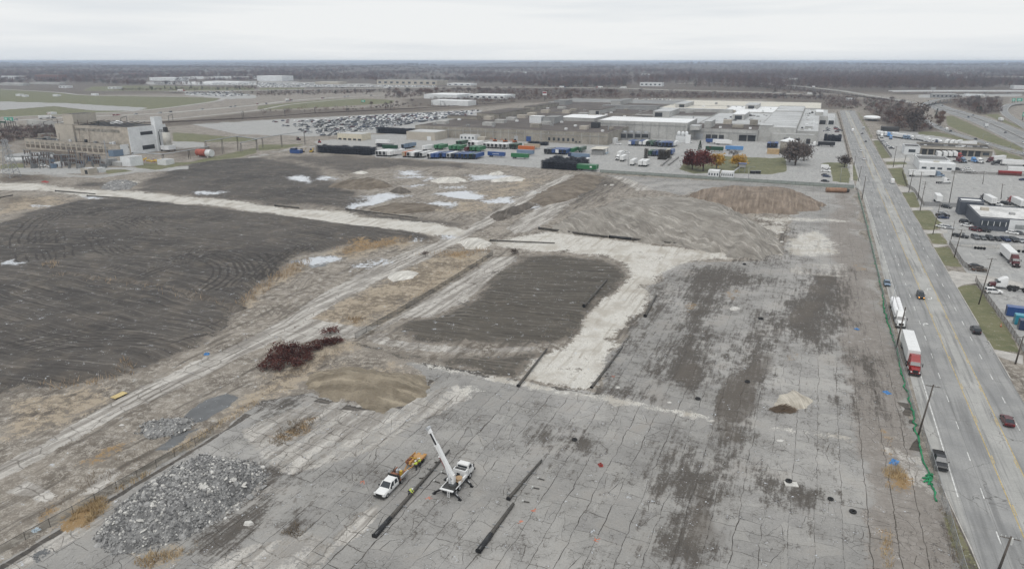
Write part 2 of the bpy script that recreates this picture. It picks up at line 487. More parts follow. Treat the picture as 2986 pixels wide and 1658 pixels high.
# smooth grey yard / lot surface,by height of grey
YARD = [
 [S(-300,440),S(-150,431),S(25,431),S(25,700),S(24,1075),S(8,1075),S(-40,690),S(-340,660),S(-400,560),S(-380,478)],
 cpoly(T4,(1090,800),(1150,770),(1330,800),(1500,800),(1800,870),(2250,975),(2300,1050),(2576,1090),(2800,1130),(2900,1500),(1420,1450),(1400,1340),(1360,1165),(1300,1140),(1160,960)),
 cpoly(M4,(430,215),(520,245),(1300,150),(1500,400),(1500,1400),(1240,1300),(1130,1140),(925,830),(860,770),(740,590),(640,380),(560,345)),
 cpoly(T2,(-700,720),(0,690),(800,650),(1400,620),(2260,585),(2200,660),(1650,760),(1500,800),(900,840),(500,850),(-200,830)),
 cpoly(T1,(-300,500),(0,502),(700,520),(1100,545),(1500,565),(1350,598),(1100,595),(900,590),(540,548),(200,575),(-300,610)),
 cpoly(T1,(0,1180),(100,1170),(700,1230),(1000,1250),(1400,1190),(1400,1210),(1000,1270),(600,1250),(0,1200)),cpoly(T1,(60,1165),(400,1160),(830,1180),(830,1225),(300,1215),(0,1190)),
 cpoly(T2,(550,900),(800,880),(1200,850),(1900,870),(2576,900),(2576,1060),(1900,1085),(1180,1060),(1180,960),(620,940)),
 cpoly(T1,(1400,310),(2576,300),(2576,345),(1500,335)),cpoly(T2,(0,290),(1000,320),(1800,340),(1800,362),(0,365)),
 cpoly(T1,(1840,405),(2400,420),(2576,440),(2576,470),(2300,480),(1840,440)),
 cpoly(T1,(300,1190),(700,1160),(1040,1160),(1900,1150),(1900,1190),(1400,1215)),cpoly(T1,(1700,880),(2060,915),(2050,960),(1750,1000)),
 cpoly(T3,(1500,480),(2576,500),(2576,560),(1500,560)),cpoly(T4,(1500,430),(2576,420),(2576,450),(1500,470)),
]
YARD_K = [1,1,1,.9,1,.8,.9,.9,.8,.6,.7,.7,.7,.6,.6]
PUDDLE = [
 vp((722,447),(760,444),(782,452),(770,461),(735,457)),vp((822,446),(850,442),(862,448),(840,455),(815,452)),vp((495,489),(525,484),(555,487),(530,492)),
 vp((885,520),(905,500),(950,486),(1025,492),(985,502),(930,514),(900,524)),vp((1090,490),(1140,487),(1180,482),(1220,488),(1225,502),(1190,502),(1140,496)),
 vp((1060,508),(1110,508),(1150,513),(1130,520),(1080,515)),vp((1225,508),(1270,498),(1300,497),(1270,512),(1240,514)),vp((765,653),(800,648),(850,645),(860,652),(820,662),(780,660)),
 vp((-20,672),(20,664),(50,670),(20,676)),vp((985,432),(1040,430),(1050,438),(1000,440)),vp((1000,445),(1035,441),(1060,446),(1020,448)),vp((1170,442),(1240,436),(1300,446),(1250,452),(1190,450)),
 vp((1080,442),(1100,448),(1060,456),(1050,452)),vp((210,494),(240,492),(270,496),(240,500)),vp((1340,520),(1360,518),(1358,526),(1338,526)),vp((90,517),(110,514),(118,520),(98,523)),
 vp((1130,590),(1150,590),(1150,598),(1132,598)),vp((1340,488),(1370,483),(1380,488)),vp((1050,603),(1070,604),(1060,610),(1040,610)),vp((880,668),(920,655),(960,645),(970,655),(920,675),(890,685)),vp((1100,470),(1160,468),(1150,476),(1090,476)),vp((1000,466),(1040,462),(1080,468),(1040,472)),
 vp((850,466),(880,460),(900,468),(870,472)),
]
PUDDLE_K = [1,.9,1,1,1,.95,.9,1,1,.8,.9,.8,.8,1,.9,.8,1,.6,.8,.56,.6,.6,.6]
WET = [vp((440,1060),(480,1025),(520,1000),(570,992),(592,1000),(570,1020),(530,1045),(480,1065)),vp((380,1140),(420,1090),(470,1075),(520,1060),(480,1090),(420,1140)),
  vp((60,1395),(130,1360),(160,1380),(90,1430)),vp((790,660),(850,655),(840,670),(800,672)),vp((720,655),(860,640),(850,650),(740,662))]
WET_K = [1,.62,.6,.7,.6]
SCRUB = [
 cpoly(T4,(900,480),(1100,470),(1450,520),(1560,640),(1750,790),(1500,810),(1330,790),(1100,720),(1000,600)),cpoly(T4,(1600,520),(1900,470),(2400,460),(2340,620),(2150,640),(1800,540)),
 cpoly(T3,(0,370),(1000,375),(1900,400),(2576,420),(2576,480),(1500,470),(0,520),(-1100,560),(-1100,480),(-600,440)),cpoly(T4,(0,400),(600,430),(900,450),(900,580),(560,580),(0,490)),
 cpoly(T2,(0,600),(600,580),(1300,560),(1700,570),(2576,500),(2576,530),(1700,600),(1000,640),(0,690),(-700,730),(-700,680)),cpoly(T1,(0,780),(600,770),(900,760),(900,880),(250,890),(0,960)),
 cpoly(T1,(1550,700),(2576,650),(2576,690),(1560,760)),cpoly(T1,(200,900),(1000,930),(1000,1150),(200,1150)),cpoly(T1,(1700,960),(2060,960),(2400,960),(2200,1040),(1700,1060)),cpoly(T1,(0,1215),(400,1230),(720,1260),(500,1310),(0,1300)),
]
SCRUB_K = [1,1,1,.9,.9,.9,.9,.75,.8,.85]
def spl(pts,n=5):
 out = []
 for i in range(len(pts) - 1):
  p0,p1,p2,p3 = pts[max(0,i - 1)],pts[i],pts[i + 1],pts[min(len(pts) - 1,i + 2)]
  for k in range(n):
   t = k / n
   out.append(tuple(.5 * ((2 * b) + (c - a) * t + (2 * a - 5 * b + 4 * c - d) * t * t + (3 * b - a - 3 * c + d) * t ** 3) for a,b,c,d in zip(p0,p1,p2,p3)))
 return out + [pts[-1]]
RUTS = [
 (spl(vp((1400,980),(1470,900),(1530,820),(1585,750),(1630,700),(1620,665),(1560,630),(1470,610),(1380,598),(1280,600),(1180,588))),(1.0,3.4,6.6),.42,.72),
 (spl(vp((1440,985),(1520,880),(1600,790),(1650,720),(1720,680),(1800,655),(1870,640))),(1.2,4.4),.42,.62),
 (spl(vp((1590,690),(1640,690),(1700,672),(1740,655),(1760,640))),(.9,2.6),.4,.75),(spl(vp((1760,640),(1790,655),(1830,668))),(.8,2.4),.4,.7),
 (spl(vp((0,468),(200,485),(420,500),(620,515),(760,535),(900,555),(1100,577),(1200,590),(1400,600))),(1.2,3.6),.6,.8),
 (spl(vp((0,1188),(140,1110),(330,1005),(520,905),(700,820),(860,730),(1000,660),(1140,598),(1260,545),(1420,448))),(.9,3.0,4.6),.5,.95),
 (spl(vp((690,790),(760,700),(800,660),(790,640))),(.9,2.4),.4,.8),(spl(vp((690,830),(760,730),(840,650))),(.9,),.4,.7),
 (spl(vp((700,850),(900,830),(960,840),(1040,868),(1200,880),(1440,866),(1560,860))),(.9,2.8),.4,.7),
 (spl(vp((1830,668),(1860,720),(1790,760),(1720,800))),(.8,2.4),.35,.8),(spl(vp((1790,690),(1830,740),(1850,760))),(.8,),.35,.8),(spl(vp((1940,700),(1870,720),(1800,770))),(.8,2.2),.35,.7),
 (spl(vp((2080,690),(2030,780),(1950,870),(1870,960),(1840,1060),(1810,1160),(1790,1290),(1740,1430))),(1.0,3.0),.8,.8),
 (spl(vp((2085,690),(2035,780),(1960,860),(1880,950),(1845,1050),(1820,1150),(1790,1270),(1730,1430))),(.0,),4.2,1.25),(spl(vp((1700,850),(1740,900),(1710,980))),(.0,),4.0,.9),
 (spl(vp((1740,860),(1800,870),(1830,900),(1850,930))),(.9,),.35,.8),(spl(vp((640,1180),(700,1160),(740,1190),(720,1260),(640,1330))),(1.0,3.0),.5,.8),
 (spl(vp((1290,1130),(1320,1240),(1400,1330),(1480,1420))),(.9,),.35,.5),
 (spl(vp((100,620),(180,580),(240,590),(300,640),(420,650),(560,640))),(.9,2.6,5.2),.45,1.5),(spl(vp((300,700),(420,660),(520,640),(600,660),(620,700),(560,740))),(.8,2.6,5.0,7.6,10.0),.5,1.4),(spl(vp((120,660),(100,590),(180,540),(330,560),(400,600))),(.9,3.0,6.0,9.0),.5,1.3),(spl(vp((690,790),(640,700),(780,620),(900,590))),(.9,2.8),.4,1.3),(spl(vp((0,900),(200,860),(420,850),(560,800))),(.9,2.8,6.0),.4,1.2),
]
def layer(px,py,polys,ks,soft):
 w = np.zeros(px.shape)
 for poly,k in zip(polys,ks):
  P = np.array(poly)
  m = 12 + .08 * np.abs(P[:,1]).max()
  b = (px > P[:,0].min() - m) & (px < P[:,0].max() + m) & (py > P[:,1].min() - m) & (py < P[:,1].max() + m)
  if not b.any():
   continue
  dist = np.abs(py[b])
  s = soft * np.clip(dist / 150,.6,12)
  sd = sd_poly(px[b],py[b],poly)
  w[b] = np.maximum(w[b],np.clip(.5 + sd / (2 * s),0,1) * k)
 return w
def paint(x,y):
 """weights of every surface at world points"""
 d = np.clip(np.abs(y) / 150,.6,6)
 wx = x + (fbm(x,y,14,1) - .5) * 7 * np.minimum(d,3) + (fbm(x,y,3,4) - .5) * 1.6
 wy = y + (fbm(x,y,14,2) - .5) * 7 * np.minimum(d,3) + (fbm(x,y,3,5) - .5) * 1.6
 ex = x + (fbm(x,y,5,7) - .5) * 1.2
 ey = y + (fbm(x,y,5,8) - .5) * 1.2
 W = {}
 W["dark"] = layer(wx, wy, DARK, DARK_K, 3.4)
 W["gravel"] = layer(wx * .5 + ex * .5, wy * .5 + ey * .5, GRAVEL, GRAVEL_K, 2.0)
 W["straw"] = layer(wx, wy, STRAW, STRAW_K, 4.5)
 W["dirt"] = 1 - np.clip(.5 + sd_poly(wx, wy, PAVE) / (2 * 1.5 * d),0,1)
 W["stain"] = layer(wx, wy, STAIN, STAIN_K, 6.5)
 W["conc"] = layer(ex, ey, CONC, CONC_K, 1.2)
 W["wet"] = layer(wx, wy, WET, WET_K, 1.2)
 W["rust"] = layer(wx, wy, RUST, RUST_K, 2.6)
 W["green"] = layer(ex, ey, GREEN, GREEN_K, .7)
 W["yard"] = layer(x, y, YARD, YARD_K, .5)
 W["green"] = W["green"] * (1 - layer(x, y, [YARD[4]], [1.0], .5))
 W["puddle"] = layer(wx, wy, PUDDLE, PUDDLE_K, 1.5)
 W["scrub"] = layer(wx, wy, SCRUB, SCRUB_K, 4.0)
 W["brown"] = np.maximum(layer(wx, wy, BROWNPAVE, [.8], 3.0), layer(wx, wy, [DARK[2], DARK[3]], [.75,.9], 3.0))
 rut = np.zeros(x.shape)
 bb = (np.hypot(x,y) < 620)
 xb,yb = x[bb] + (fbm(x[bb],y[bb],9,81,2) - .5) * 2.2,y[bb] + (fbm(x[bb],y[bb],9,83,2) - .5) * 2.2
 rb = np.zeros(xb.shape)
 for pts,ws,sp,k in RUTS:
  P = np.array(pts)
  m = (xb > P[:,0].min() - 14) & (xb < P[:,0].max() + 14) & (yb > P[:,1].min() - 14) & (yb < P[:,1].max() + 14)
  if not m.any():
   continue
  d_ = sd_line(xb[m],yb[m],pts)
  for e_,f_ in ((0,1),(-1,-2)):
   ex_,ey_ = pts[e_][0] - pts[f_][0],pts[e_][1] - pts[f_][1]
   n_ = math.hypot(ex_,ey_)
   beyond = ((xb[m] - pts[e_][0]) * ex_ + (yb[m] - pts[e_][1]) * ey_) / n_
   near = np.hypot(xb[m] - pts[e_][0],yb[m] - pts[e_][1]) < 16
   d_ = np.where(near & (beyond > 0),99,d_)
  w_ = np.zeros(d_.shape)
  for o_ in ws:
   w_ = np.maximum(w_,np.clip(1.25 - np.abs(d_ - o_) / sp,0,1))
  rb[m] = np.maximum(rb[m],w_ * k * np.clip(2.6 * fbm(xb[m],yb[m],13,85,3) - .75,0,1.15))
 rut[bb] = rb
 W["rut"] = rut
 far = np.clip((np.hypot(x,y) - 1500) / 500,0,1)
 W["scrub"] = np.maximum(W["scrub"], far * (1 - np.clip(W["green"] + W["yard"], 0,1)))
 W["yard"] = W["yard"] * (1 - np.clip(W["green"] * 1.3 - .3,0,1))
 # furrow phase of the graded soil: bulldozer passes bend across the field
 big = fbm(x,y,120,31,2)
 W["phase"] = (x * .30 + y * .95) + 34 * (big - .5) + 3 * (fbm(x, y, 24,33,2) - .5)
 W["along"] = x * .95 - y * .30
 return W
def colours(W,n):
 z = np.zeros(n)
 A = np.stack([W["dark"], W["gravel"], W["straw"], W["dirt"]], 1)
 B = np.stack([W["stain"], W["conc"], W["wet"], W["rust"]], 1)
 C = np.stack([W["green"], W["yard"], W["puddle"], W["scrub"]], 1)
 return A,B,C
# ------------------------------------------------------------------ ground material
def ground_material():
 N = NT("site_ground")
 geo = N.n("ShaderNodeNewGeometry")
 pos = geo
 rot = N.n("ShaderNodeVectorRotate", {0: pos, 3: AZ}, rotation_type="Z_AXIS")   # site grid: x across, y along the road
 a, b, c = N.attr("surfA"), N.attr("surfB"), N.attr("surfC")
 ph, br, tint = N.attr("phase").outputs["Fac"], N.attr("brown").outputs["Fac"], N.attr("tint").outputs["Fac"]
 def sep(x):
  nd = N.t.nodes.new("ShaderNodeSeparateColor")
  N.t.links.new(x.outputs["Color"], nd.inputs[0])
  return nd.outputs[0], nd.outputs[1], nd.outputs[2], x.outputs["Alpha"]
 dark,grav,straw,dirt = sep(a)
 stain,conc,wet,rust = sep(b)
 green,yard,pud,scrub = sep(c)
 n_big = N.noise(pos,.022,4,.55)
 n_mid = N.noise(pos,.11,5,.62)
 n_sml = N.noise(pos,.55,4,.65)
 n_fin = N.noise(pos,3.2,3,.7)
 n_str = N.noise(N.n("ShaderNodeMapping", {0: rot, 3: (1.0,.09,1.0)}),.5,4,.6)      # streaks along the road direction
 edge = N.lin(N.math("ADD", N.math("MULTIPLY", n_sml, .55), N.math("MULTIPLY", n_fin, .45)),.29,.71)
 mixn = N.lin(N.math("ADD", N.math("MULTIPLY", n_mid, .55), N.math("MULTIPLY", edge, .45)),.24,.76)
 n_st2 = N.noise(N.n("ShaderNodeMapping", {0: rot, 3: (1.0,.13,1.0)}),1.5,4,.65)
 strk = N.lin(N.math("ADD", N.math("ADD", N.math("MULTIPLY", n_str, .3), N.math("MULTIPLY", n_st2,.3)), N.math("ADD", N.math("MULTIPLY", edge, .25), N.math("MULTIPLY", n_mid, .15))),.30,.70)
 def lay(w,amp=.9,nz=None,lo=.44,hi=.56):
  nz = nz if nz is not None else edge
  return N.ss(N.math("ADD", w, N.math("MULTIPLY", N.math("SUBTRACT", nz, .5), amp)), lo, hi)
 # cracked pavement
 gray = N.mix(N.ss(n_big,.35,.68),(.285,.277,.262),(.40,.388,.368))
 gray = N.mix(N.ss(n_mid,.3,.75,0,.75),gray,(.20,.192,.18,1))
 gray = N.mix(N.ss(n_str,.55,.8,0,.5),gray,(.43,.418,.395,1))
 gray = N.mix(N.ss(strk,.60,.85,0,.55),gray,(.135,.122,.107,1))
 gray = N.mix(N.ss(edge,.72,.95,0,.6),gray,(.11,.098,.084,1))
 gray = N.mul(gray, N.n("ShaderNodeCombineColor", {0: N.lin(tint, 0,1,.93,1.06),1: N.lin(tint, 0,1,.93,1.06),2: N.lin(tint, 0,1,.935,1.055)}))
 gray = N.mul(gray, N.n("ShaderNodeCombineColor", {0: N.lin(n_fin, .25,.75,.82,1.16),1: N.lin(n_fin, .25,.75,.82,1.16),2: N.lin(n_fin, .25,.75,.82,1.16)}))
 gray = N.mix(N.ss(n_mid,.5,.3,0,.4),gray,(.25,.222,.192,1))
 brown = N.mix(N.ss(n_sml,.3,.7),(.20,.18,.16),(.285,.262,.238))
 gray = N.mix(lay(br,.9,mixn,.35,.65),gray,brown)
 # fine crazing inside the slabs,in patches,and joints farther off
 warp = N.n("ShaderNodeVectorMath", {0: rot, 1: N.n("ShaderNodeVectorMath", {0: N.n("ShaderNodeTexNoise", {"Vector": rot, "Scale": .5, "Detail": 3.0}, 1),3: 1.6}, operation="SCALE")}, operation="ADD")
 v1 = N.n("ShaderNodeTexVoronoi", {"Vector": warp, "Scale": .27, "Randomness": .75}, feature="DISTANCE_TO_EDGE")
 v2 = N.n("ShaderNodeTexVoronoi", {"Vector": warp, "Scale": .85, "Randomness": .95}, feature="DISTANCE_TO_EDGE")
 crz = N.math("MULTIPLY", N.ss(v2,.012,.05,1,0), N.ss(mixn, .5,.6,.0,.85))
 far_cr = N.attr("cracks").outputs["Fac"]
 wv_ = N.n("ShaderNodeVectorMath", {0: rot, 1: N.n("ShaderNodeVectorMath", {0: N.n("ShaderNodeTexNoise", {"Vector": rot, "Scale": .35, "Detail": 4.0}, 1),3: .9}, operation="SCALE")}, operation="ADD")
 brk = N.n("ShaderNodeTexBrick", {"Vector": N.n("ShaderNodeVectorRotate", {0: wv_, 3: math.pi / 2}, rotation_type="Z_AXIS"), "Color1": (1,1,1), "Color2": (1,1,1), "Mortar": (0,0,0), "Scale": 1.0, "Mortar Size": .05, "Mortar Smooth": .3, "Brick Width": 5.2, "Row Height": 3.75}, 0)
 crk = N.math("MULTIPLY", N.math("MAXIMUM", N.math("MULTIPLY", N.ss(v1,.004,.02,1,0), N.ss(n_mid, .5,.6)), N.math("MULTIPLY", N.math("SUBTRACT", 1.0, brk), N.ss(n_sml, .36,.56))), far_cr)
 crk = N.math("MAXIMUM", crk, crz)
 pave = N.mix(N.math("MULTIPLY", crk, .8), gray, (.062,.055,.047,1))
 # bare dirt
 dcol = N.mix(N.ss(n_mid,.3,.7),(.125,.107,.088),(.265,.236,.20))
 dcol = N.mix(N.ss(edge,.42,.66,0,.7),dcol,(.40,.368,.322,1))
 dcol = N.mix(N.ss(n_str,.52,.66,0,.65),dcol,(.08,.068,.056,1))
 col = N.mix(lay(dirt),pave,dcol)
 col = N.mix(N.math("MULTIPLY", lay(stain, 1.45, strk, .18,.64),.93), col, N.mix(edge, (.036,.032,.028),(.12,.105,.09)))
 scol = N.mix(N.ss(mixn,.38,.62),(.17,.14,.105),(.35,.295,.225))
 col = N.mix(lay(straw,1.3,mixn,.40,.6),col,scol)
 # old concrete tracks,streaked by tyres
 ccol = N.mix(N.ss(n_str,.36,.62),(.54,.515,.475),(.27,.25,.225))
 ccol = N.mix(N.ss(edge,.5,.7,0,.45),ccol,(.14,.125,.105,1))
 vj = N.n("ShaderNodeTexVoronoi", {"Vector": warp, "Scale": .23, "Randomness": .5}, feature="DISTANCE_TO_EDGE")
 ccol = N.mix(N.ss(vj,.008,.04,.6,0),ccol,(.07,.06,.05,1))
 col = N.mix(N.math("MULTIPLY", lay(conc, 1.0, mixn, .42,.6),.92), col, ccol)
 # graded dark soil with furrows
 wv = N.math("SINE", N.math("ADD", N.math("MULTIPLY", ph, 2.3), N.math("MULTIPLY", n_sml, 3.0)))
 al = N.attr("along").outputs["Fac"]
 stv = N.noise(N.n("ShaderNodeCombineXYZ", {0: ph, 1: N.math("MULTIPLY", al, .03),2: .0}),1.15,5,.66)
 fur = N.math("ADD", N.math("MULTIPLY", N.math("MULTIPLY", wv, N.ss(n_mid, .45,.65)),.45), N.math("ADD", N.math("MULTIPLY", N.math("SUBTRACT", stv, .5),5.6), N.math("MULTIPLY", N.math("SUBTRACT", edge, .5),1.1)))
 f_dark = lay(dark,1.15,mixn,.38,.62)
 rut = N.attr("rut").outputs["Fac"]
 kcol = N.mix(N.ss(n_big,.3,.7),(.056,.051,.047),(.105,.094,.083))
 kcol = N.mix(N.ss(n_mid,.48,.68,0,.65),kcol,(.135,.116,.095,1))
 kcol = N.mix(N.ss(br,.3,.6,0,.6),kcol,(.088,.078,.062,1))
 kcol = N.mix(N.ss(fur,.0,1.2,0,.75),kcol,(.185,.168,.147,1))
 kcol = N.mix(N.ss(fur,-.1,-1.1,0,.7),kcol,(.034,.031,.029,1))
 kcol = N.mix(N.ss(rut,.3,.8,0,.7),kcol,(.036,.032,.029,1))
 col = N.mix(f_dark,col,kcol)
 # crushed stone haul roads with wheel tracks
 gcol = N.mix(N.ss(n_fin,.28,.7),(.44,.42,.382),(.64,.62,.572))
 gcol = N.mix(N.ss(n_mid,.46,.66,0,.65),gcol,(.345,.312,.265,1))
 gcol = N.mix(N.ss(n_str,.52,.66,0,.6),gcol,(.34,.305,.255,1))
 gcol = N.mix(N.ss(n_fin,.66,.74,0,.5),gcol,(.2,.18,.15,1))
 gcol = N.mix(N.ss(rut,.2,.85,0,.55),gcol,(.27,.24,.20,1))
 col = N.mix(N.math("MULTIPLY", lay(grav, 1.15, mixn, .38,.62),.96), col, gcol)
 col = N.mix(N.math("MULTIPLY", N.math("MULTIPLY", N.ss(rut, .35,.8,0,.65), N.math("SUBTRACT", 1.0, f_dark)), N.math("SUBTRACT", 1.0, lay(grav, 1.15, mixn, .38,.62))), col, (.115,.10,.085,1))
 col = N.mix(lay(rust,1.2,edge,.42,.62),col,N.mix(n_fin,(.18,.115,.055),(.36,.25,.13)))
 # yards and lots
 ycol = N.mix(N.ss(n_mid,.3,.7),(.30,.298,.29),(.42,.415,.398))
 ycol = N.mix(N.ss(n_str,.5,.72,0,.5),ycol,(.50,.49,.465,1))
 ycol = N.mix(N.ss(mixn,.54,.68,0,.55),ycol,(.13,.125,.12,1))
 ycol = N.mix(N.ss(vj,.004,.02,.45,0),ycol,(.09,.085,.08,1))
 col = N.mix(lay(yard,.12),col,ycol)
 bcol = N.mix(N.ss(mixn,.38,.62),(.085,.070,.058),(.16,.135,.108))
 col = N.mix(lay(scrub,1.0,mixn),col,bcol)
 grn = N.mix(N.ss(n_mid,.3,.7),(.105,.115,.06),(.165,.162,.09))
 grn = N.mix(N.ss(edge,.48,.68,0,.5),grn,(.23,.205,.13,1))
 col = N.mix(lay(green,.35,mixn),col,grn)
 f_w = lay(wet,.6,mixn,.45,.55)
 col = N.mix(f_w,col,(.105,.107,.108,1))
 f_p = lay(pud,1.7,edge,.46,.54)
 col = N.mix(f_p,col,(.50,.52,.545,1))  # pale tone stands in for the sky mirrored in the water
 water = N.math("MAXIMUM", f_p, f_w)
 rough = N.lin(water,0,1,.95,.08)
 hgt = N.math("ADD", N.math("MULTIPLY", n_fin, .5), N.math("ADD", N.math("MULTIPLY", n_sml, .8), N.math("MULTIPLY", N.math("MULTIPLY", wv, f_dark),.16)))
 bump = N.n("ShaderNodeBump", {"Strength": N.lin(water, 0,1,.55,.0), "Distance": .25, "Height": hgt})
 return N.done(col,rough,.0,bump,.25)
GROUND = ground_material()
# ------------------------------------------------------------------ ground mesh,dense near the site and coarse far off
NROW_V = np.concatenate([np.linspace(720,575,60),np.arange(574,130,-1.0),np.arange(130,70,-.7),np.array([69,68,67,66,65,64.2,63.5,63,62.6,62.3])])
kk = (284.3 - NROW_V) / 690.0
YR = CAM_H * (CP + kk * SP) / (SP - kk * CP)
ZC = YR * CP + CAM_H * SP
NC = 900
XC = np.linspace(-760,760,NC) / 690.0
gx = (ZC[:,None] * XC[None,:]).ravel()
gy = np.repeat(YR,NC)
nr = len(YR)
SLAB_U = 168.0
def hills(x,y):
 """low rolling country far out"""
 d = np.hypot(x,y)
 return np.clip((d - 2600) / 5000,0,1) * 120 * np.clip(fbm(x,y * .6,1700,91,4) - .40,0,1) * np.clip((30000 - d) / 6000,0,1)
def raised(x,y):
 """graded fills stand a little above the old pavement"""
 wx = x + (fbm(x,y,8,12) - .5) * 3
 wy = y + (fbm(x,y,8,13) - .5) * 3
 z = np.zeros(x.shape)
 for i,h,w in ((0,1.1,5.0),(2,.6,5.0),(1,.6,8.0)):
  P = np.array(DARK[i])
  b = (x > P[:,0].min() - 6) & (x < P[:,0].max() + 6) & (y > P[:,1].min() - 6) & (y < P[:,1].max() + 6)
  if b.any():
   t = np.clip(sd_poly(wx[b],wy[b],DARK[i]) / w,0,1)
   z[b] = np.maximum(z[b],h * (t * t * (3 - 2 * t)) * (.8 + .4 * fbm(x[b],y[b],20,14)))
 return z
WG = paint(gx,gy)
r_g = gx * CA - gy * SA
u_g = gx * SA + gy * CA
rough_ground = np.clip(WG["dirt"] - WG["yard"] - WG["conc"], 0,1)
onroad = np.clip((r_g - 24) / 2,0,1) * np.clip((60 - r_g) / 2,0,1)
near_site = np.clip((900 - np.hypot(gx,gy)) / 200,0,1)
gz = raised(gx,gy) + near_site * (1 - onroad) * rough_ground * ((fbm(gx,gy,9,21) - .5) * .9 + (fbm(gx,gy,2.5,22,2) - .5) * .35)
gz += near_site * WG["dark"] * (np.sin(WG["phase"] * 2.3) * .02 + (fbm(gx, gy, 1.6,23,2) - .5) * .22)
gz -= .02
gz += hills(gx,gy)
slab_zone = (sd_poly(gx,gy,PAVE) > .5) & (u_g < SLAB_U) & (r_g < 25)
WS = dict(WG)
WS["dark"] = np.where(slab_zone, np.maximum(WG["dark"], .9 * (1 - WG["stain"])), WG["dark"])
WS["brown"] = WG["brown"]
cracks = np.clip((u_g - SLAB_U + 2) / 4,0,1)
gA,gB,gC = colours(WS,len(gx))
names = ["cracked_pavement", "dirt_ground", "dark_soil", "gravel_road", "dry_grass", "concrete_track", "grass", "paved_yard", "puddle", "scrub_ground"]
score = np.stack([np.full(len(gx),.36), WG["dirt"] * .42, WG["dark"], WG["gravel"] * .98, WG["straw"] * .72, WG["conc"] * .85, WG["green"], WG["yard"] * .8, np.maximum(WG["puddle"], WG["wet"]) * 1.05, WG["scrub"] * .86], 0)
lab = score.argmax(0)
ii = np.arange((nr - 1) * (NC - 1))
rr_,cc_ = ii // (NC - 1),ii % (NC - 1)
i0 = rr_ * NC + cc_
quads = np.stack([i0,i0 + 1,i0 + NC + 1,i0 + NC],1)
flab = lab[i0]
co = np.stack([gx,gy,gz],1)
LABELS = ["worn grey cracked asphalt and concrete of the old factory floor", "bare grey brown dirt and rubble ground", "dark graded soil with bulldozer furrows", "pale crushed stone haul road across the site", "dry straw coloured grass and weeds",
   "old pale concrete track with broken slabs", "mown green and yellowing grass", "grey paved truck yards and parking lots", "pale shallow puddles on the site", "brown leafless scrub ground toward the wooded horizon"]
GOBJ = {}
for k,nm in enumerate(names):
 q = quads[flab == k]
 if not len(q):
  continue
 used,inv = np.unique(q,return_inverse=True)
 me = mesh_np(nm,co[used],inv.reshape(q.shape),GROUND,True)
 set_attr(me, "surfA", gA[used]); set_attr(me, "surfB", gB[used]); set_attr(me, "surfC", gC[used])
 set_attr(me, "phase", WG["phase"][used]); set_attr(me, "along", WG["along"][used]); set_attr(me, "rut", WG["rut"][used]); set_attr(me, "brown", WG["brown"][used])
 set_attr(me, "tint", .35 + .3 * RNG.random(len(used))); set_attr(me, "cracks", cracks[used])
 GOBJ[nm] = link(nm, me, None, kind="structure", label=LABELS[k])
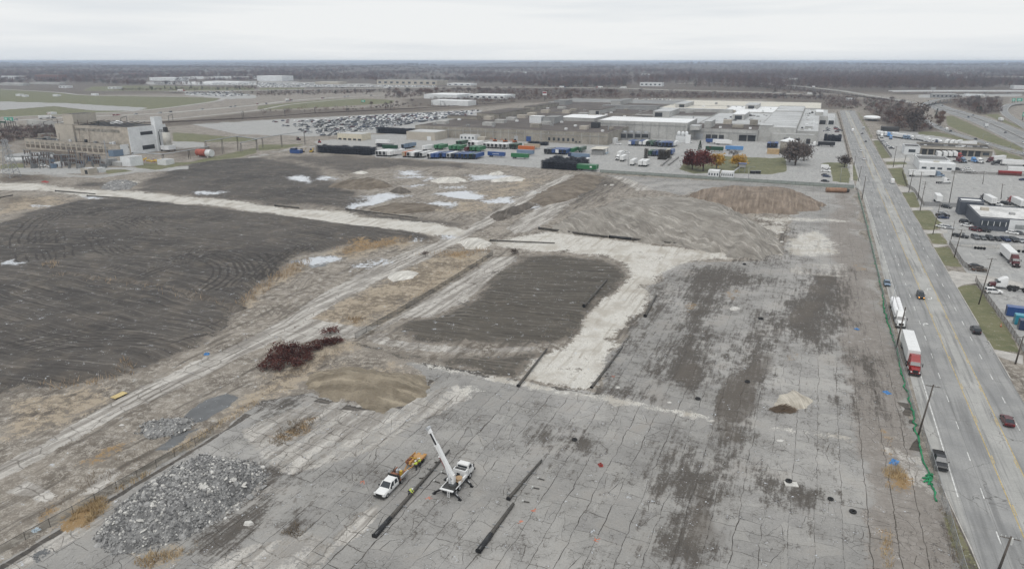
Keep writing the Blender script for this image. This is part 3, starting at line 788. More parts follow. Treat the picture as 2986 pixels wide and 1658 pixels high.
# ------------------------------------------------------------------ pavement slabs: broken panels with open joints
def clip(poly,mx,my,nx,ny):
 out = []
 for i in range(len(poly)):
  a,b = poly[i],poly[(i + 1) % len(poly)]
  da = (a[0] - mx) * nx + (a[1] - my) * ny
  db = (b[0] - mx) * nx + (b[1] - my) * ny
  if da <= 0:
   out.append(a)
  if (da < 0 < db) or (db < 0 < da):
   t = da / (da - db)
   out.append((a[0] + (b[0] - a[0]) * t,a[1] + (b[1] - a[1]) * t))
 return out
def slabs():
 rng = random.Random(5)
 cells = []
 wdt = 3.75
 for i in range(-58,9):
  r0,r1 = i * wdt + rng.choice((0,.01,.035)),(i + 1) * wdt - rng.choice((0,.0,.02))
  u = 40 + rng.uniform(0,3)
  ta = rng.uniform(-.12,.12)
  while u < SLAB_U + 4:
   L = rng.choice((2.6,3.4,4.2,4.8,5.6,6.4)) * rng.uniform(.85,1.15)
   tb = rng.uniform(-.13,.13)
   todo = [[(r0,u + ta * r0 % .6 - .3),(r1,u + ta * wdt),(r1,u + L + tb * wdt),(r0,u + L)]]
   todo = [[(r0,u),(r1,u + ta * wdt),(r1,u + L + tb * wdt),(r0,u + L)]]
   ta = tb
   depth = 0
   while todo:
    poly = todo.pop()
    cx = sum(p[0] for p in poly) / len(poly)
    cy = sum(p[1] for p in poly) / len(poly)
    ar = abs(sum(poly[k][0] * poly[(k + 1) % len(poly)][1] - poly[(k + 1) % len(poly)][0] * poly[k][1] for k in range(len(poly)))) / 2
    if depth < 3 and ar > 6 and rng.random() < .42:
     depth += 1
     th = rng.choice((0,math.pi / 2,.7,-.7)) + rng.uniform(-.35,.35)
     nx,ny = math.cos(th),math.sin(th)
     px,py = cx + rng.uniform(-.4,.4),cy + rng.uniform(-.6,.6)
     todo += [q for q in (clip(poly,px,py,nx,ny),clip(poly,px,py,-nx,-ny)) if len(q) >= 3]
    elif len(poly) >= 3:
     cells.append((cx,cy,poly))
   u += L
 C0 = np.array([S(c[0],c[1]) for c in cells])
 ins = sd_poly(C0[:,0],C0[:,1],PAVE)
 Wc = paint(C0[:,0],C0[:,1])
 vis_v = 61 + 49280 / np.maximum(C0[:,1] * CP + CAM_H * SP,1)
 uu = 690 * C0[:,0] / (C0[:,1] * CP + CAM_H * SP)
 keep = []
 for k,c in enumerate(cells):
  if ins[k] < .8 or max(Wc["stain"][k], Wc["dirt"][k], Wc["gravel"][k]) > .78 or Wc["straw"][k] > .62 or c[0] > 24.6 or C0[k, 1] < 62:
   continue
  onscreen = abs(uu[k]) < 530 and vis_v[k] < 590
  keep.append((0 if onscreen else 1,-vis_v[k],k))
 keep.sort()
 verts,faces,tints,owner = [],[],[],[]
 for _,_,k in keep:
  sx,sy,poly = cells[k]
  gap = .012 + .085 * rng.random() ** 2.2
  pts = []
  n = len(poly)
  for q in range(n):
   a,b = poly[q],poly[(q + 1) % n]
   L = math.dist(a,b)
   m = max(1,int(L / .55))
   for t in range(m):
    pts.append((a[0] + (b[0] - a[0]) * t / m,a[1] + (b[1] - a[1]) * t / m))
  P = np.array(pts)
  W = P + np.stack([(fbm(P[:,0],P[:,1],2.2,51,3) - .5) * .7,(fbm(P[:,0],P[:,1],2.2,55,3) - .5) * 1.25],1)
  c = W.mean(0)
  d = W - c
  W = c + d * (1 - gap / np.maximum(np.linalg.norm(d,axis=1),.3))[:,None]
  tl = (rng.uniform(-.012,.012),rng.uniform(-.012,.012))
  ht = .045 + rng.uniform(-.012,.012)
  n = len(W)
  vs = [(c[0],c[1],ht)]
  for s_ in (.34,.68,1.0):
   vs += [(c[0] + (p[0] - c[0]) * s_,c[1] + (p[1] - c[1]) * s_,ht + (tl[0] * (p[0] - c[0]) + tl[1] * (p[1] - c[1])) * s_) for p in W]
  vs += [(c[0] + (p[0] - c[0]) * 1.004,c[1] + (p[1] - c[1]) * 1.004,-.03) for p in W]
  fs = [(0,1 + i,1 + (i + 1) % n) for i in range(n)]
  for lv in range(3):
   o1,o2 = 1 + lv * n,1 + (lv + 1) * n
   for i in range(n):
    j = (i + 1) % n
    fs += [(o1 + i,o2 + i,o2 + j),(o1 + i,o2 + j,o1 + j)]
  base = len(verts)
  ww = [S(p[0],p[1]) + (p[2],) for p in vs]
  owner.append((base,len(ww),len(faces),len(fs)))
  verts += ww
  faces += [tuple(i + base for i in f) for f in fs]
  tints += [rng.random()] * len(ww)
 Vn = np.array(verts); Fn = np.array(faces); Tn = np.array(tints)
 W = paint(Vn[:,0],Vn[:,1])
 # the soil only partly covers the slabs
 A,B,C = colours(W,len(Vn))
 host = GOBJ["cracked_pavement"]
 def put(sl_v, sl_f, base, kind=None, nm="pavement_slab"):
  me = mesh_np(nm,Vn[sl_v],Fn[sl_f] - base,GROUND,False)
  set_attr(me, "surfA", A[sl_v]); set_attr(me, "surfB", B[sl_v]); set_attr(me, "surfC", C[sl_v])
  set_attr(me, "phase", W["phase"][sl_v]); set_attr(me, "along", W["along"][sl_v]); set_attr(me, "rut", W["rut"][sl_v]); set_attr(me, "brown", W["brown"][sl_v]); set_attr(me, "tint", Tn[sl_v]); set_attr(me, "cracks", np.zeros(me.vertices.__len__()))
  o = link(nm,me,host)
  if kind:
   o["kind"] = kind
 for b,nv,f,nf in owner[:300]:
  put(slice(b,b + nv),slice(f,f + nf),b)
 if len(owner) > 300:
  b,_,f,_ = owner[300]
  put(slice(b, len(Vn)), slice(f, len(Fn)), b, "stuff", "broken_slabs")
 print("slabs", len(owner), "tris", len(Fn))
slabs()
# ------------------------------------------------------------------ main road
def road_material():
 N = NT("road_surface")
 pos = N.n("ShaderNodeNewGeometry")
 rot = N.n("ShaderNodeVectorRotate", {0: pos, 3: AZ}, rotation_type="Z_AXIS")
 sp = N.t.nodes.new("ShaderNodeSeparateXYZ")
 N.t.links.new(rot,sp.inputs[0])
 r = sp.outputs[0]
 st = N.noise(N.n("ShaderNodeMapping", {0: rot, 3: (1.0,.035,1.0)}),.9,4,.6)
 mid = N.noise(pos,.12,5,.6)
 fin = N.noise(pos,3.0,3,.7)
 c = N.mix(N.ss(mid,.3,.7),(.24,.24,.236),(.315,.312,.302))
 # the middle lane and the shoulders are older,paler concrete
 lane = N.math("MULTIPLY", N.ss(r, 36.2,36.6), N.ss(r, 40.5,40.1))
 sh = N.ss(r,29.2,28.6)
 pale = N.mix(N.ss(mid,.3,.7),(.34,.337,.318),(.42,.412,.39))
 c = N.mix(N.math("MULTIPLY", N.math("MAXIMUM", lane, sh),.85), c, pale)
 c = N.mix(N.ss(st,.46,.68,0,.7),c,(.165,.164,.161,1))
 c = N.mix(N.ss(st,.46,.3,0,.35),c,(.33,.325,.31,1))
 br = N.n("ShaderNodeTexBrick", {"Vector": N.n("ShaderNodeVectorRotate", {0: rot, 3: math.pi / 2}, rotation_type="Z_AXIS"), "Color1": (1,1,1), "Color2": (1,1,1), "Mortar": (0,0,0), "Scale": 1.0, "Mortar Size": .022, "Mortar Smooth": .2, "Brick Width": 13.0, "Row Height": 3.66}, 0)
 c = N.mix(N.math("MULTIPLY", N.math("SUBTRACT", 1.0, br), N.ss(fin, .3,.6)), c, (.085,.08,.075,1))
 v = N.n("ShaderNodeTexVoronoi", {"Vector": N.n("ShaderNodeVectorMath", {0: rot, 1: N.n("ShaderNodeVectorMath", {0: N.n("ShaderNodeTexNoise", {"Vector": rot, "Scale": .3, "Detail": 3.0}, 1),3: 4.0}, operation="SCALE")}, operation="ADD"), "Scale": .12}, feature="DISTANCE_TO_EDGE")
 c = N.mix(N.math("MULTIPLY", N.ss(v, .002,.009,.7,0), N.ss(mid, .42,.6)), c, (.07,.066,.06,1))
 c = N.mul(c, N.n("ShaderNodeCombineColor", {0: N.lin(fin, .2,.8,.85,1.15),1: N.lin(fin, .2,.8,.85,1.15),2: N.lin(fin, .2,.8,.85,1.15)}))
 return N.done(c,.9,0,None,.25)
ROADM = road_material()
PAINTW = mat("road_paint_white", (.62,.62,.60),.7, var=.3, scale=.8, fine=3)
PAINTY = mat("road_paint_yellow", (.50,.37,.13),.7, var=.3, scale=.8, fine=3)
CONCM = mat("pale_concrete", (.42,.40,.37),.9, var=.2, scale=.3, fine=2)
CONCD = mat("grey_concrete", (.27,.262,.25),.9, var=.2, scale=.3, fine=2)
STEEL = mat("galvanised_steel", (.36,.37,.38),.45,.5)
DKSTEEL = mat("dark_steel", (.055,.053,.05),.45,.3)
BLACK = mat("black_rubber", (.022,.022,.022),.8)
WOOD = mat("weathered_timber", (.13,.105,.085),.9, var=.3)
WHITE = mat("white_paint", (.78,.78,.77),.4, var=.06)
GLASS = mat("dark_glass", (.03,.036,.042),.08, spec=.6, var=.1)
CHROME = mat("bright_metal", (.6,.6,.6),.25,.8)
mb = MB()
e_u = [44,60,80,92,100,108,116,122,130,150,200,300,420,436,470,700,1000,1128]
e_r = [30.2,30.0,29.8,29.4,29.0,28.3,27.5,26.9,26.7,26.6,26.6,27.2,27.6,25.0,27.8,28.2,28.8,29.2]
far_r = [47.1] * 15 + [47.6,48.5,49.5]
vs,fs = [],[]
for i,(u,rl) in enumerate(zip(e_u,e_r)):
 vs += [S(rl,u) + (.035,),S(far_r[i],u) + (.035,)]
 if i:
  fs.append((2 * i - 2,2 * i - 1,2 * i + 1,2 * i))
mb.add(vs,fs)
struct(mb.build("road", ROADM), "wide grey five lane road running straight to the horizon")
def strip(mb,r,u0,u1,w,z=.043):
 a,b,c,d = S(r - w / 2,u0),S(r + w / 2,u0),S(r + w / 2,u1),S(r - w / 2,u1)
 mb.add([a + (z,),b + (z,),c + (z,),d + (z,)],[(0,1,2,3)])
mw,my = MB(),MB()
for u in np.arange(118,430,6):
 strip(mw,28.9 + .02 * math.sin(u),u,u + 6 - (.0 if u < 190 else 2.5),.2 if u < 190 else .1)
u = 46.0
while u < 1100:
 strip(mw,32.75,u,u + 3.2,.17)
 strip(mw,43.5,u + 4,u + 7.2,.17)
 u += 12.2
for u in np.arange(44,1120,8.0):
 gapu = 428 < u < 462
 for rr,dr in ((36.25,.32),(40.3,-.32)):
  if not gapu:
   strip(my,rr,u,u + 8.0,.14)
   if int(u / 8) % 2 == 0:
    strip(my,rr + dr,u,u + 3.0,.13)
def arrow(mb,r,u,flip):
 """curved turn arrow lying along the lane"""
 pts = [(-.15,0),(.15,0),(.15,1.3),(.55,1.9),(1.0,1.9),(1.0,1.5),(1.7,2.1),(1.0,2.7),(1.0,2.3),(.4,2.3),(-.15,1.5)]
 n = len(pts)
 P = [S(r + flip * x * .8,u + flip * (y - 1.3) * 1.1) + (.043,) for x,y in pts]
 mb.add(P,[tuple(range(n)) if True else ()])
for c,x,y,f in ((C2,620,185,1),(C2,680,305,-1),(M4,355,350,1),(M4,376,378,-1),(T4,1065,1160,1),(T4,1080,1180,-1),(C2,575,630,1)):
 r_,u_ = ru(gp(c,x,y))
 arrow(mw,r_,u_,f)
struct(mw.build("white_road_marking", PAINTW), "worn white lane dashes and arrows on the road")
struct(my.build("yellow_road_marking", PAINTY), "worn yellow lines either side of the turning lane")
# kerbs
mk = MB()
gaps = [(122,130),(160,172),(195,212),(250,258),(300,312),(330,336),(356,372),(412,424),(470,492),(540,556),(610,618),(690,700)]
u = 60.0
while u < 1100:
 step = 6 if u < 400 else 20
 if not any(a < u + step / 2 < b for a,b in gaps):
  p = S(47.22,u + step / 2)
  mk.box(p[0],p[1],-.02,.22,step - .02,.16,rz=-AZ)
 u += step
pts = [(30.1,50),(29.9,80),(29.3,94),(28.6,104),(27.6,114),(26.95,121)]
for (r0,u0),(r1,u1) in zip(pts[:-1],pts[1:]):
 mk.bar(S(r0 - .12,u0) + (.06,),S(r1 - .12,u1) + (.06,),.2,.2)
struct(mk.build("kerb", CONCM), "low pale concrete kerb along the road edge")
# driveways joining the road to the lots
md = MB()
for c,*pts in ((M4,(735,775),(780,770),(1000,800),(1240,850),(1240,880),(960,850),(850,860),(805,882)),(M4,(500,352),(545,352),(640,350),(650,365),(510,372)),(M4,(580,500),(640,502),(740,500),(745,520),(600,525)),
    (M4,(640,595),(735,597),(1240,600),(1240,640),(760,600),(655,616)),(M4,(405,212),(470,215),(520,240),(440,252)),(M4,(1030,1285),(1120,1302),(1240,1330),(1240,1390),(1060,1330)),
    (T4,(1160,1075),(1420,1065),(1440,1100),(1185,1103)),(T4,(1195,1140),(1400,1138),(1400,1160),(1210,1170)),(T4,(1050,880),(1110,878),(1120,888),(1058,893)),(T4,(830,1130),(860,1135),(865,1290),(840,1300))):
 P = [gp(c,x,y) for x,y in pts]
 md.add([p + (.012,) for p in P],[tuple(range(len(P)))])
mdo = md.build("driveway", CONCM)
struct(mdo, "pale concrete driveways crossing the grass verge")
# ------------------------------------------------------------------ earth mounds and piles
def mound_mat(name,lo,hi,furrow=.0,sc_=1.0,pale=None):
 N = NT(name)
 pos = N.n("ShaderNodeNewGeometry")
 rot = N.n("ShaderNodeVectorRotate", {0: pos, 3: AZ}, rotation_type="Z_AXIS")
 mid = N.noise(pos,.16 * sc_,5,.6)
 fin = N.noise(pos,2.6 * sc_,4,.7)
 st = N.noise(N.n("ShaderNodeMapping", {0: N.n("ShaderNodeVectorRotate", {0: pos, 3: math.radians(furrow)}, rotation_type="Z_AXIS"),3: (1.0,.07,.3)}),.75 * sc_, 5,.65)
 c = N.mix(N.ss(mid,.3,.7),lo + (1,),hi + (1,))
 c = N.mix(N.ss(st,.50,.68,0,.6),c,tuple(x * .6 for x in lo) + (1,))
 c = N.mix(N.ss(st,.47,.34,0,.6),c,tuple(min(1,x * 1.35) for x in (pale or hi)) + (1,))
 c = N.mix(N.ss(fin,.5,.72,0,.5),c,tuple(x * .5 for x in lo) + (1,))
 h = N.math("ADD", N.math("MULTIPLY", fin, .5), N.math("MULTIPLY", st, 1.2))
 return N.done(c, .95,0, N.n("ShaderNodeBump", {"Strength": .6, "Distance": .3, "Height": h}),.2)
def poly_mound(name,label,cat,poly,h,slope,m,step=.8,rough=.5,seed=1,power=1.6,top=None,furrow=None):
 P = np.array(poly)
 x0,y0 = P.min(0) - 3
 x1,y1 = P.max(0) + 3
 nx,ny = int((x1 - x0) / step) + 2,int((y1 - y0) / step) + 2
 X,Y = np.meshgrid(np.linspace(x0,x1,nx),np.linspace(y0,y1,ny))
 X,Y = X.ravel(),Y.ravel()
 wx = X + (fbm(X,Y,8,seed,5,.6) - .5) * (slope * .5 + 2.4)
 wy = Y + (fbm(X,Y,8,seed + 5,5,.6) - .5) * (slope * .5 + 2.4)
 sd = sd_poly(wx,wy,poly)
 t = np.clip(sd / slope,0,1)
 Z = h * (1 - (1 - t) ** power) * (.86 + .28 * fbm(X,Y,16,seed + 9))
 Z += np.clip(sd,0,1) * ((fbm(X,Y,3.2,seed + 11,4,.6) - .5) * rough)
 if furrow:
  az_,per,am = furrow
  Z += np.clip(sd / 2,0,1) * am * np.sin((X * math.cos(az_) - Y * math.sin(az_)) * 2 * math.pi / per + 3 * (fbm(X,Y,12,seed + 3) - .5))
 if top is not None:
  Z = np.minimum(Z,top + (fbm(X,Y,6,seed + 2) - .5) * rough)
 Z = np.where(sd > -.3,Z - .03,-.6)
 Z = np.where(sd > 0,np.maximum(Z,.02 * sd),Z)
 cx,cy = float(P[:,0].mean()),float(P[:,1].mean())
 ii, jj = np.meshgrid(np.arange(ny - 1), np.arange(nx - 1), indexing="ij")
 i0 = (ii * nx + jj).ravel()
 q = np.stack([i0,i0 + 1,i0 + nx + 1,i0 + nx],1)
 q = q[(sd[q] > -.9).any(1)]
 used,inv = np.unique(q,return_inverse=True)
 me = mesh_np(name,np.stack([X - cx,Y - cy,Z],1)[used],inv.reshape(q.shape),m,True)
 o = link(name,me)
 o.location = (cx,cy,0)
 tag(o,label,cat)
 def height(px,py):
  d = np.hypot(X - px,Y - py)
  return float(Z[d.argmin()])
 return o,height
M_TAN = mound_mat("tan_clay", (.165,.138,.102),(.285,.245,.185),100)
M_GREY = mound_mat("grey_brown_fill", (.205,.188,.165),(.31,.29,.258),-35, pale=(.36,.338,.305))  # pale streak contrast painted in where shading gives no relief
M_ORANGE = mound_mat("orange_brown_fill", (.165,.132,.104),(.26,.212,.17),20)
M_STONE = mound_mat("crushed_stone", (.46,.44,.40),(.62,.60,.555),30,1.6)
M_BROWN = mound_mat("brown_spoil", (.12,.10,.08),(.21,.18,.145),60)
M_DARK = mound_mat("dark_spoil", (.085,.074,.064),(.16,.142,.122),10)
poly_mound("dirt_mound", "low tan clay mound with plough lines behind the cracked pavement", "mound", vp((750,965),(790,935),(870,920),(960,922),(1050,940),(1090,975),(1060,1012),(985,1036),(890,1024),(800,998)),3.9,13, M_TAN, .4,.8,3,1.4, furrow=(math.radians(10),2.1,.07))
poly_mound("dirt_mound", "largest grey brown mound with smooth raked flanks", "mound", vp((1375,578),(1450,545),(1545,522),(1700,518),(1820,535),(1885,560),(1930,585),(1975,612),(1965,635),(1905,658),(1840,645),(1740,622),(1600,603),(1480,590)),9.0,21, M_GREY, .8,.9,5,1.5, furrow=(math.radians(30),5.0,.12))
poly_mound("dirt_mound", "orange brown mound behind the big grey mound", "mound", vp((1722,498),(1770,486),(1880,482),(2000,494),(2062,508),(2055,528),(1960,540),(1850,536),(1760,520)),7.2,20, M_ORANGE, .9,.9,7,1.5, top=6.2)
poly_mound("dirt_mound", "small brown spoil heap by the white puddles", "mound", vp((822,470),(870,464),(950,460),(990,466),(975,474),(930,476),(880,478)),6.2,14, M_BROWN, .8,1.3,9,1.3)
poly_mound("stone_pile", "broad pale crushed stone pile left of the container trailers", "stone pile", vp((1082,456),(1110,450),(1165,450),(1180,455),(1150,459),(1105,460)),3.6,12, M_STONE, .8,.4,11,1.4)
poly_mound("stone_pile", "wide pale stone pile with ragged right side near the far puddles", "stone pile", vp((1225,455),(1260,449),(1310,447),(1330,452),(1280,458)),3.2,12, M_STONE, .8,.6,12,1.4)
poly_mound("stone_pile", "small pale stone pile closest to the blue container", "stone pile", vp((1225,438),(1245,434),(1268,435),(1262,440)),3.4,9, M_STONE, .8,.4,14,1.4)
poly_mound("stone_pile", "tiny pale stone pile behind the brown spoil heap", "stone pile", vp((885,436),(905,432),(925,434),(915,438)),3.0,8, M_STONE, .8,.4,15,1.4)
poly_mound("stone_pile", "pale stone pile at the crossing of the two site tracks", "stone pile", vp((1142,610),(1175,602),(1215,603),(1240,612),(1225,626),(1175,625)),1.7,4.5, M_STONE, .4,.5,16,1.5)
poly_mound("stone_pile", "pale stone pile on the straw grass beside the concrete track", "stone pile", vp((972,700),(990,686),(1030,682),(1055,690),(1035,704),(995,708)),1.5,4, M_STONE, .4,.4,17,1.5)
poly_mound("spoil_ridge", "long scrubby brown ridge beside the middle puddles", "mound", vp((925,525),(985,512),(1060,512),(1120,520),(1090,532),(1000,538)),1.6,6, M_BROWN, .7,1.2,18,1.4)
poly_mound("spoil_ridge", "rough dark bank where old concrete meets the trailers yard", "mound", vp((1330,505),(1390,468),(1450,440),(1520,445),(1500,470),(1440,500),(1370,520)),2.0,9, M_BROWN, .8,1.4,19,1.4)
poly_mound("spoil_ridge", "dark brush covered ridge crossing the concrete track", "mound", vp((1232,545),(1270,528),(1330,510),(1350,515),(1300,540),(1250,556)),1.8,4, M_DARK, .5,1.6,20,1.4)
poly_mound("spoil_ridge", "brown weedy step between the two black soil fields", "mound", vp((120,680),(260,695),(420,715),(520,740),(620,770),(590,785),(480,765),(400,735),(250,715),(130,700)),1.9,5, M_DARK, .5,1.4,24,1.4)
poly_mound("spoil_heap", "low dark brush heap between two white puddles", "heap", vp((978,484),(990,476),(1020,477),(1030,484),(1005,488)),3.0,6, M_DARK, .5,1.2,28,1.4)
# rubble pile: heap plus broken concrete lumps
RUB = mound_mat("grey_rubble", (.14,.138,.135),(.30,.297,.29),10,3.0)
RUBL = [mat("rubble_lump_dark", (.17,.168,.166),.95, var=.3), mat("rubble_lump_grey", (.33,.325,.315),.95, var=.25), mat("rubble_lump_pale", (.58,.565,.53),.95, var=.2)]
def lump(rng,size):
 m = MB()
 n = rng.randint(5,7)
 ring = [(math.cos(6.283 * i / n) * rng.uniform(.7,1.1),math.sin(6.283 * i / n) * rng.uniform(.7,1.1)) for i in range(n)]
 k,t = rng.uniform(.25,.7),rng.uniform(.6,.9)
 m.loft([[(x * size,y * size * .8,-size * k) for x,y in ring],[(x * size * t + .1 * size,y * size * .8 * t,size * k) for x,y in ring]])
 return m
def rubble(label,poly,h,slope,n,seed,big):
 o, hf = poly_mound("rubble_pile", label, "rubble pile", poly, h, slope, RUB, .35,1.1, seed, 1.5)
 P = np.array(poly)
 rng = random.Random(seed)
 cx,cy = o.location.x,o.location.y
 meshes = [lump(rng, 1.0).mesh("concrete_chunk", None) for _ in range(8)]
 small = {0: MB(),1: MB(),2: MB()}
 xs = np.array([rng.uniform(P[:,0].min() - 1,P[:,0].max() + 1) for _ in range(n * 3)])
 ys = np.array([rng.uniform(P[:,1].min() - 1,P[:,1].max() + 1) for _ in range(n * 3)])
 sd = sd_poly(xs,ys,poly)
 ok = sd > -.7
 xs,ys,sd = xs[ok][:n],ys[ok][:n],sd[ok][:n]
 cnt = 0
 for x,y,d in zip(xs,ys,sd):
  z = max(hf(x,y),.0)
  k = rng.choices((0,1,2),(6,6,1.3))[0]
  if cnt < big and rng.random() < .06:
   s = rng.uniform(.22,.95) * rng.uniform(.5,1)
   me = rng.choice(meshes)
   c = bpy.data.objects.new("concrete_chunk", me)
   COL.objects.link(c)
   c.parent = o
   c.location = (x - cx,y - cy,z + s * .15)
   c.scale = (s,s * rng.uniform(.6,1.1),s * rng.uniform(.4,.8))
   c.rotation_euler = (rng.uniform(-.5,.5),rng.uniform(-.5,.5),rng.uniform(0,6.3))
   recolour(c,RUBL[rng.choices((1,2),(3,2))[0]])
   cnt += 1
  else:
   s = .05 + .26 * rng.random() ** 1.8
   M = Matrix.Translation((x - cx,y - cy,z + s * .25)) @ Matrix.Rotation(rng.uniform(0,6.3),4,(rng.random() - .5,rng.random() - .5,rng.random()))
   l = lump(rng,s)
   small[k].add(l.v,l.f,M)
 for k,m in small.items():
  m.build("rubble", RUBL[k], o, kind="stuff")
 return o
rubble("big grey heap of broken concrete in the near left corner", vp((242,1355),(300,1280),(370,1225),(440,1175),(530,1150),(640,1165),(672,1195),(640,1245),(560,1300),(470,1345),(370,1378),(290,1390)),3.3,5.0,6500,41,230)
rubble("small dark rubble heap by the grey puddle", vp((345,1085),(365,1062),(420,1052),(475,1055),(485,1068),(440,1088),(380,1098)),.6,2,420,43,25)
rubble("pale broken stone heap beside the far gravel track", cpoly(T1,(990,1380),(1060,1320),(1180,1290),(1330,1300),(1380,1330),(1300,1370),(1150,1395)),1.2,4,500,45,20)
# loose slabs and lumps round the site
for i, (c, x, y, s, lb) in enumerate(((B1,1700,1125,1.1, "flat pale concrete block lying right of the rubble heap"),(M3,1090,990,1.6, "pale concrete slab on the stained right pavement"),(M3,205,100,1.6, "white broken block on the brown bank behind the grey mound"),(M3,160,100,1.0, "smaller white lump beside the white broken block"),
         (M3,1420,440,1.5, "tall white lump at the right toe of the big grey mound"),(M3,1425,508,1.1, "lower white lump at the toe of the big grey mound"),(M3,1382,428,.8, "small white lump left of the tall white one"),(B3,1470,555,.8, "small pale slab right of the dark stain"),
         (B3,710,292,.6, "square white slab on the crossing concrete strip"),(B3,358,190,.6, "hollow white block near the black pole end"),(B1,835,447,.6, "round pale boulder at the small rubble heap"))):
 rng = random.Random(100 + i)
 m = lump(rng,s)
 o = m.build("concrete_block", RUBL[2])
 p = gp(c,x,y)
 o.location = (p[0],p[1],.1 + s * .1)
 o.scale = (1,.75,.4)
 tag(o, lb, "concrete block")
# ------------------------------------------------------------------ steel line poles lying on the ground
TOPW = mat("pole_cap", (.5,.5,.48),.5)
PGREY = mat("weathered_pole_steel", (.085,.078,.068),.6,.2, var=.25, scale=.4)
PBLK = mat("black_pole_coating", (.014,.014,.015),.28,.0, var=.2)
def ground_pole(label,a,b,r0,r1,sleeve=.0,group=None,pegs=0,z=.35):
 A,B = Vector(a + (0,)),Vector(b + (0,))
 L = (B - A).length
 ang = math.atan2(B.y - A.y,B.x - A.x) - math.pi / 2
 t = thing("steel_pole", label, "pole", (A.x, A.y, z), ang, group)
 m = MB()
 m.cyl((0,sleeve,0),(0,L,0),r0 * .9,r1,12)
 m.build("shaft", PGREY, t, True)
 if sleeve:
  m = MB()
  m.cyl((0,0,0),(0,sleeve + .01,0),r0 * 1.12,r0 * 1.06,14,True)
  m.build("sleeve", PBLK, t, True)
  m = MB()
  m.cyl((0,-.05,0),(0,.02,0),r0 * 1.3,r0 * 1.3,12)
  m.build("base_plate", PBLK, t)
 else:
  m = MB()
  m.cyl((0,-.04,0),(0,.1,0),r0 * 1.15,r0 * 1.15,12)
  m.build("end_collar", PBLK, t)
 rng = random.Random(int(L * 100))
 for i in range(pegs):
  m = MB()
  y = L * (.1 + .85 * i / max(1,pegs))
  m.bar((-.9,y,-.05),(.9,y + .1,-.02),.1)
  m.build("cross_arm", STEEL, t)
 return t
ground_pole("longest black tapered pole with fat sleeve beside the crane truck", gp(C1,0,0) if 0 else G(*V(942,1352)), G(*V(1130,1135)),.37,.16,4.6, None, 4)
ground_pole("black pole with shiny fat butt end, nearest the bottom edge", G(*V(1203,1390)), G(*V(1291,1270)),.38,.24,4.2, None, 2)
ground_pole("thinner grey pole section right of the crane truck", G(*V(1278,1258)), G(*V(1362,1160)),.34,.17,0, None, 3)
ground_pole("dark pole lying on the pale gravel fan, left one", G(*V(1303,973)), G(*V(1375,880)),.36,.2,0, None, 3)
ground_pole("dark pole along the right edge of the gravel fan", G(*V(1487,978)), G(*V(1565,875)),.36,.2,0, None, 5)
ground_pole("black pole resting across the edge of the dark pad", G(*V(1468,776)), G(*V(1525,711)),.45,.26,0, None, 3,.95)
ground_pole("dark pole standing off the gravel neck by the pavement", G(*V(1622,797)), G(*V(1650,745)),.45,.25,0, None, 2)
ground_pole("left half of the long pole line below the grey mound", G(*V(1355,575)), G(*V(1528,597)),.5,.38,0, None, 3)
ground_pole("right half of the long pole line below the grey mound", G(*V(1532,597)), G(*V(1845,628)),.55,.22,9, None, 0)
ground_pole("dark pole above the pad by the pale stone pile", G(*V(1232,606)), G(*V(1395,613)),.36,.2,0, None, 3)
ground_pole("dark pole beside the far puddled field right of the gravel track", G(*V(870,527)), G(*V(1050,549)),.36,.2,0, None, 2)
ground_pole("short dark pole at the elbow of the gravel track", G(*V(692,518)), G(*V(752,524)),.5,.3,0)
ground_pole("dark pole along the near side of the gravel track", G(*V(740,559)), G(*V(880,574)),.36,.2,0)
ground_pole("dark pole at the left bend of the gravel track", G(*V(220,494)), G(*V(322,500)),.45,.28,0)
ground_pole("short black pole at the left picture edge by the track", G(*V(-40,506)), G(*V(32,492)),.45,.3,0)
ground_pole("dark pole far left above the gravel track", G(*V(140,481)), G(*V(240,489)),.4,.25,0)
# loose pole arms with pale brackets
for i,(c,x0,y0,x1,y1) in enumerate(((B2,1597,690,1652,705),(B2,1552,766,1612,778),(B2,1472,879,1530,889),(C1,1190,870,1262,893),(C1,1072,1008,1170,1040),(C1,915,970,838,962),(C1,1030,830,965,808),(C1,1122,716,1085,708))):
 p,q = gp(c,x0,y0),gp(c,x1,y1)
 lb = ["bracket arm farthest right of the grey pole section", "second bracket arm right of the grey pole section", "third bracket arm, nearest the black butt end", "bracket arm under the raised crane boom", "bracket arm left of the crane turntable", "grey arm lying left of the long pole", "grey arm hung with a red stake by the long pole", "small grey arm at the auger tip"][i]
 a = math.atan2(q[1] - p[1],q[0] - p[0]) - math.pi / 2
 L = math.dist(p,q)
 t = thing("bracket_arm", lb, "pole arm", (p[0], p[1], .1), a, "pole arms laid out on the pavement")
 MB().bar((0,.2,.08),(0, L, .08),.16,.12).build("arm", PGREY, t)
 MB().box(0,.1,0,.34,.28,.26).build("bracket", TOPW if i < 5 else PGREY, t)
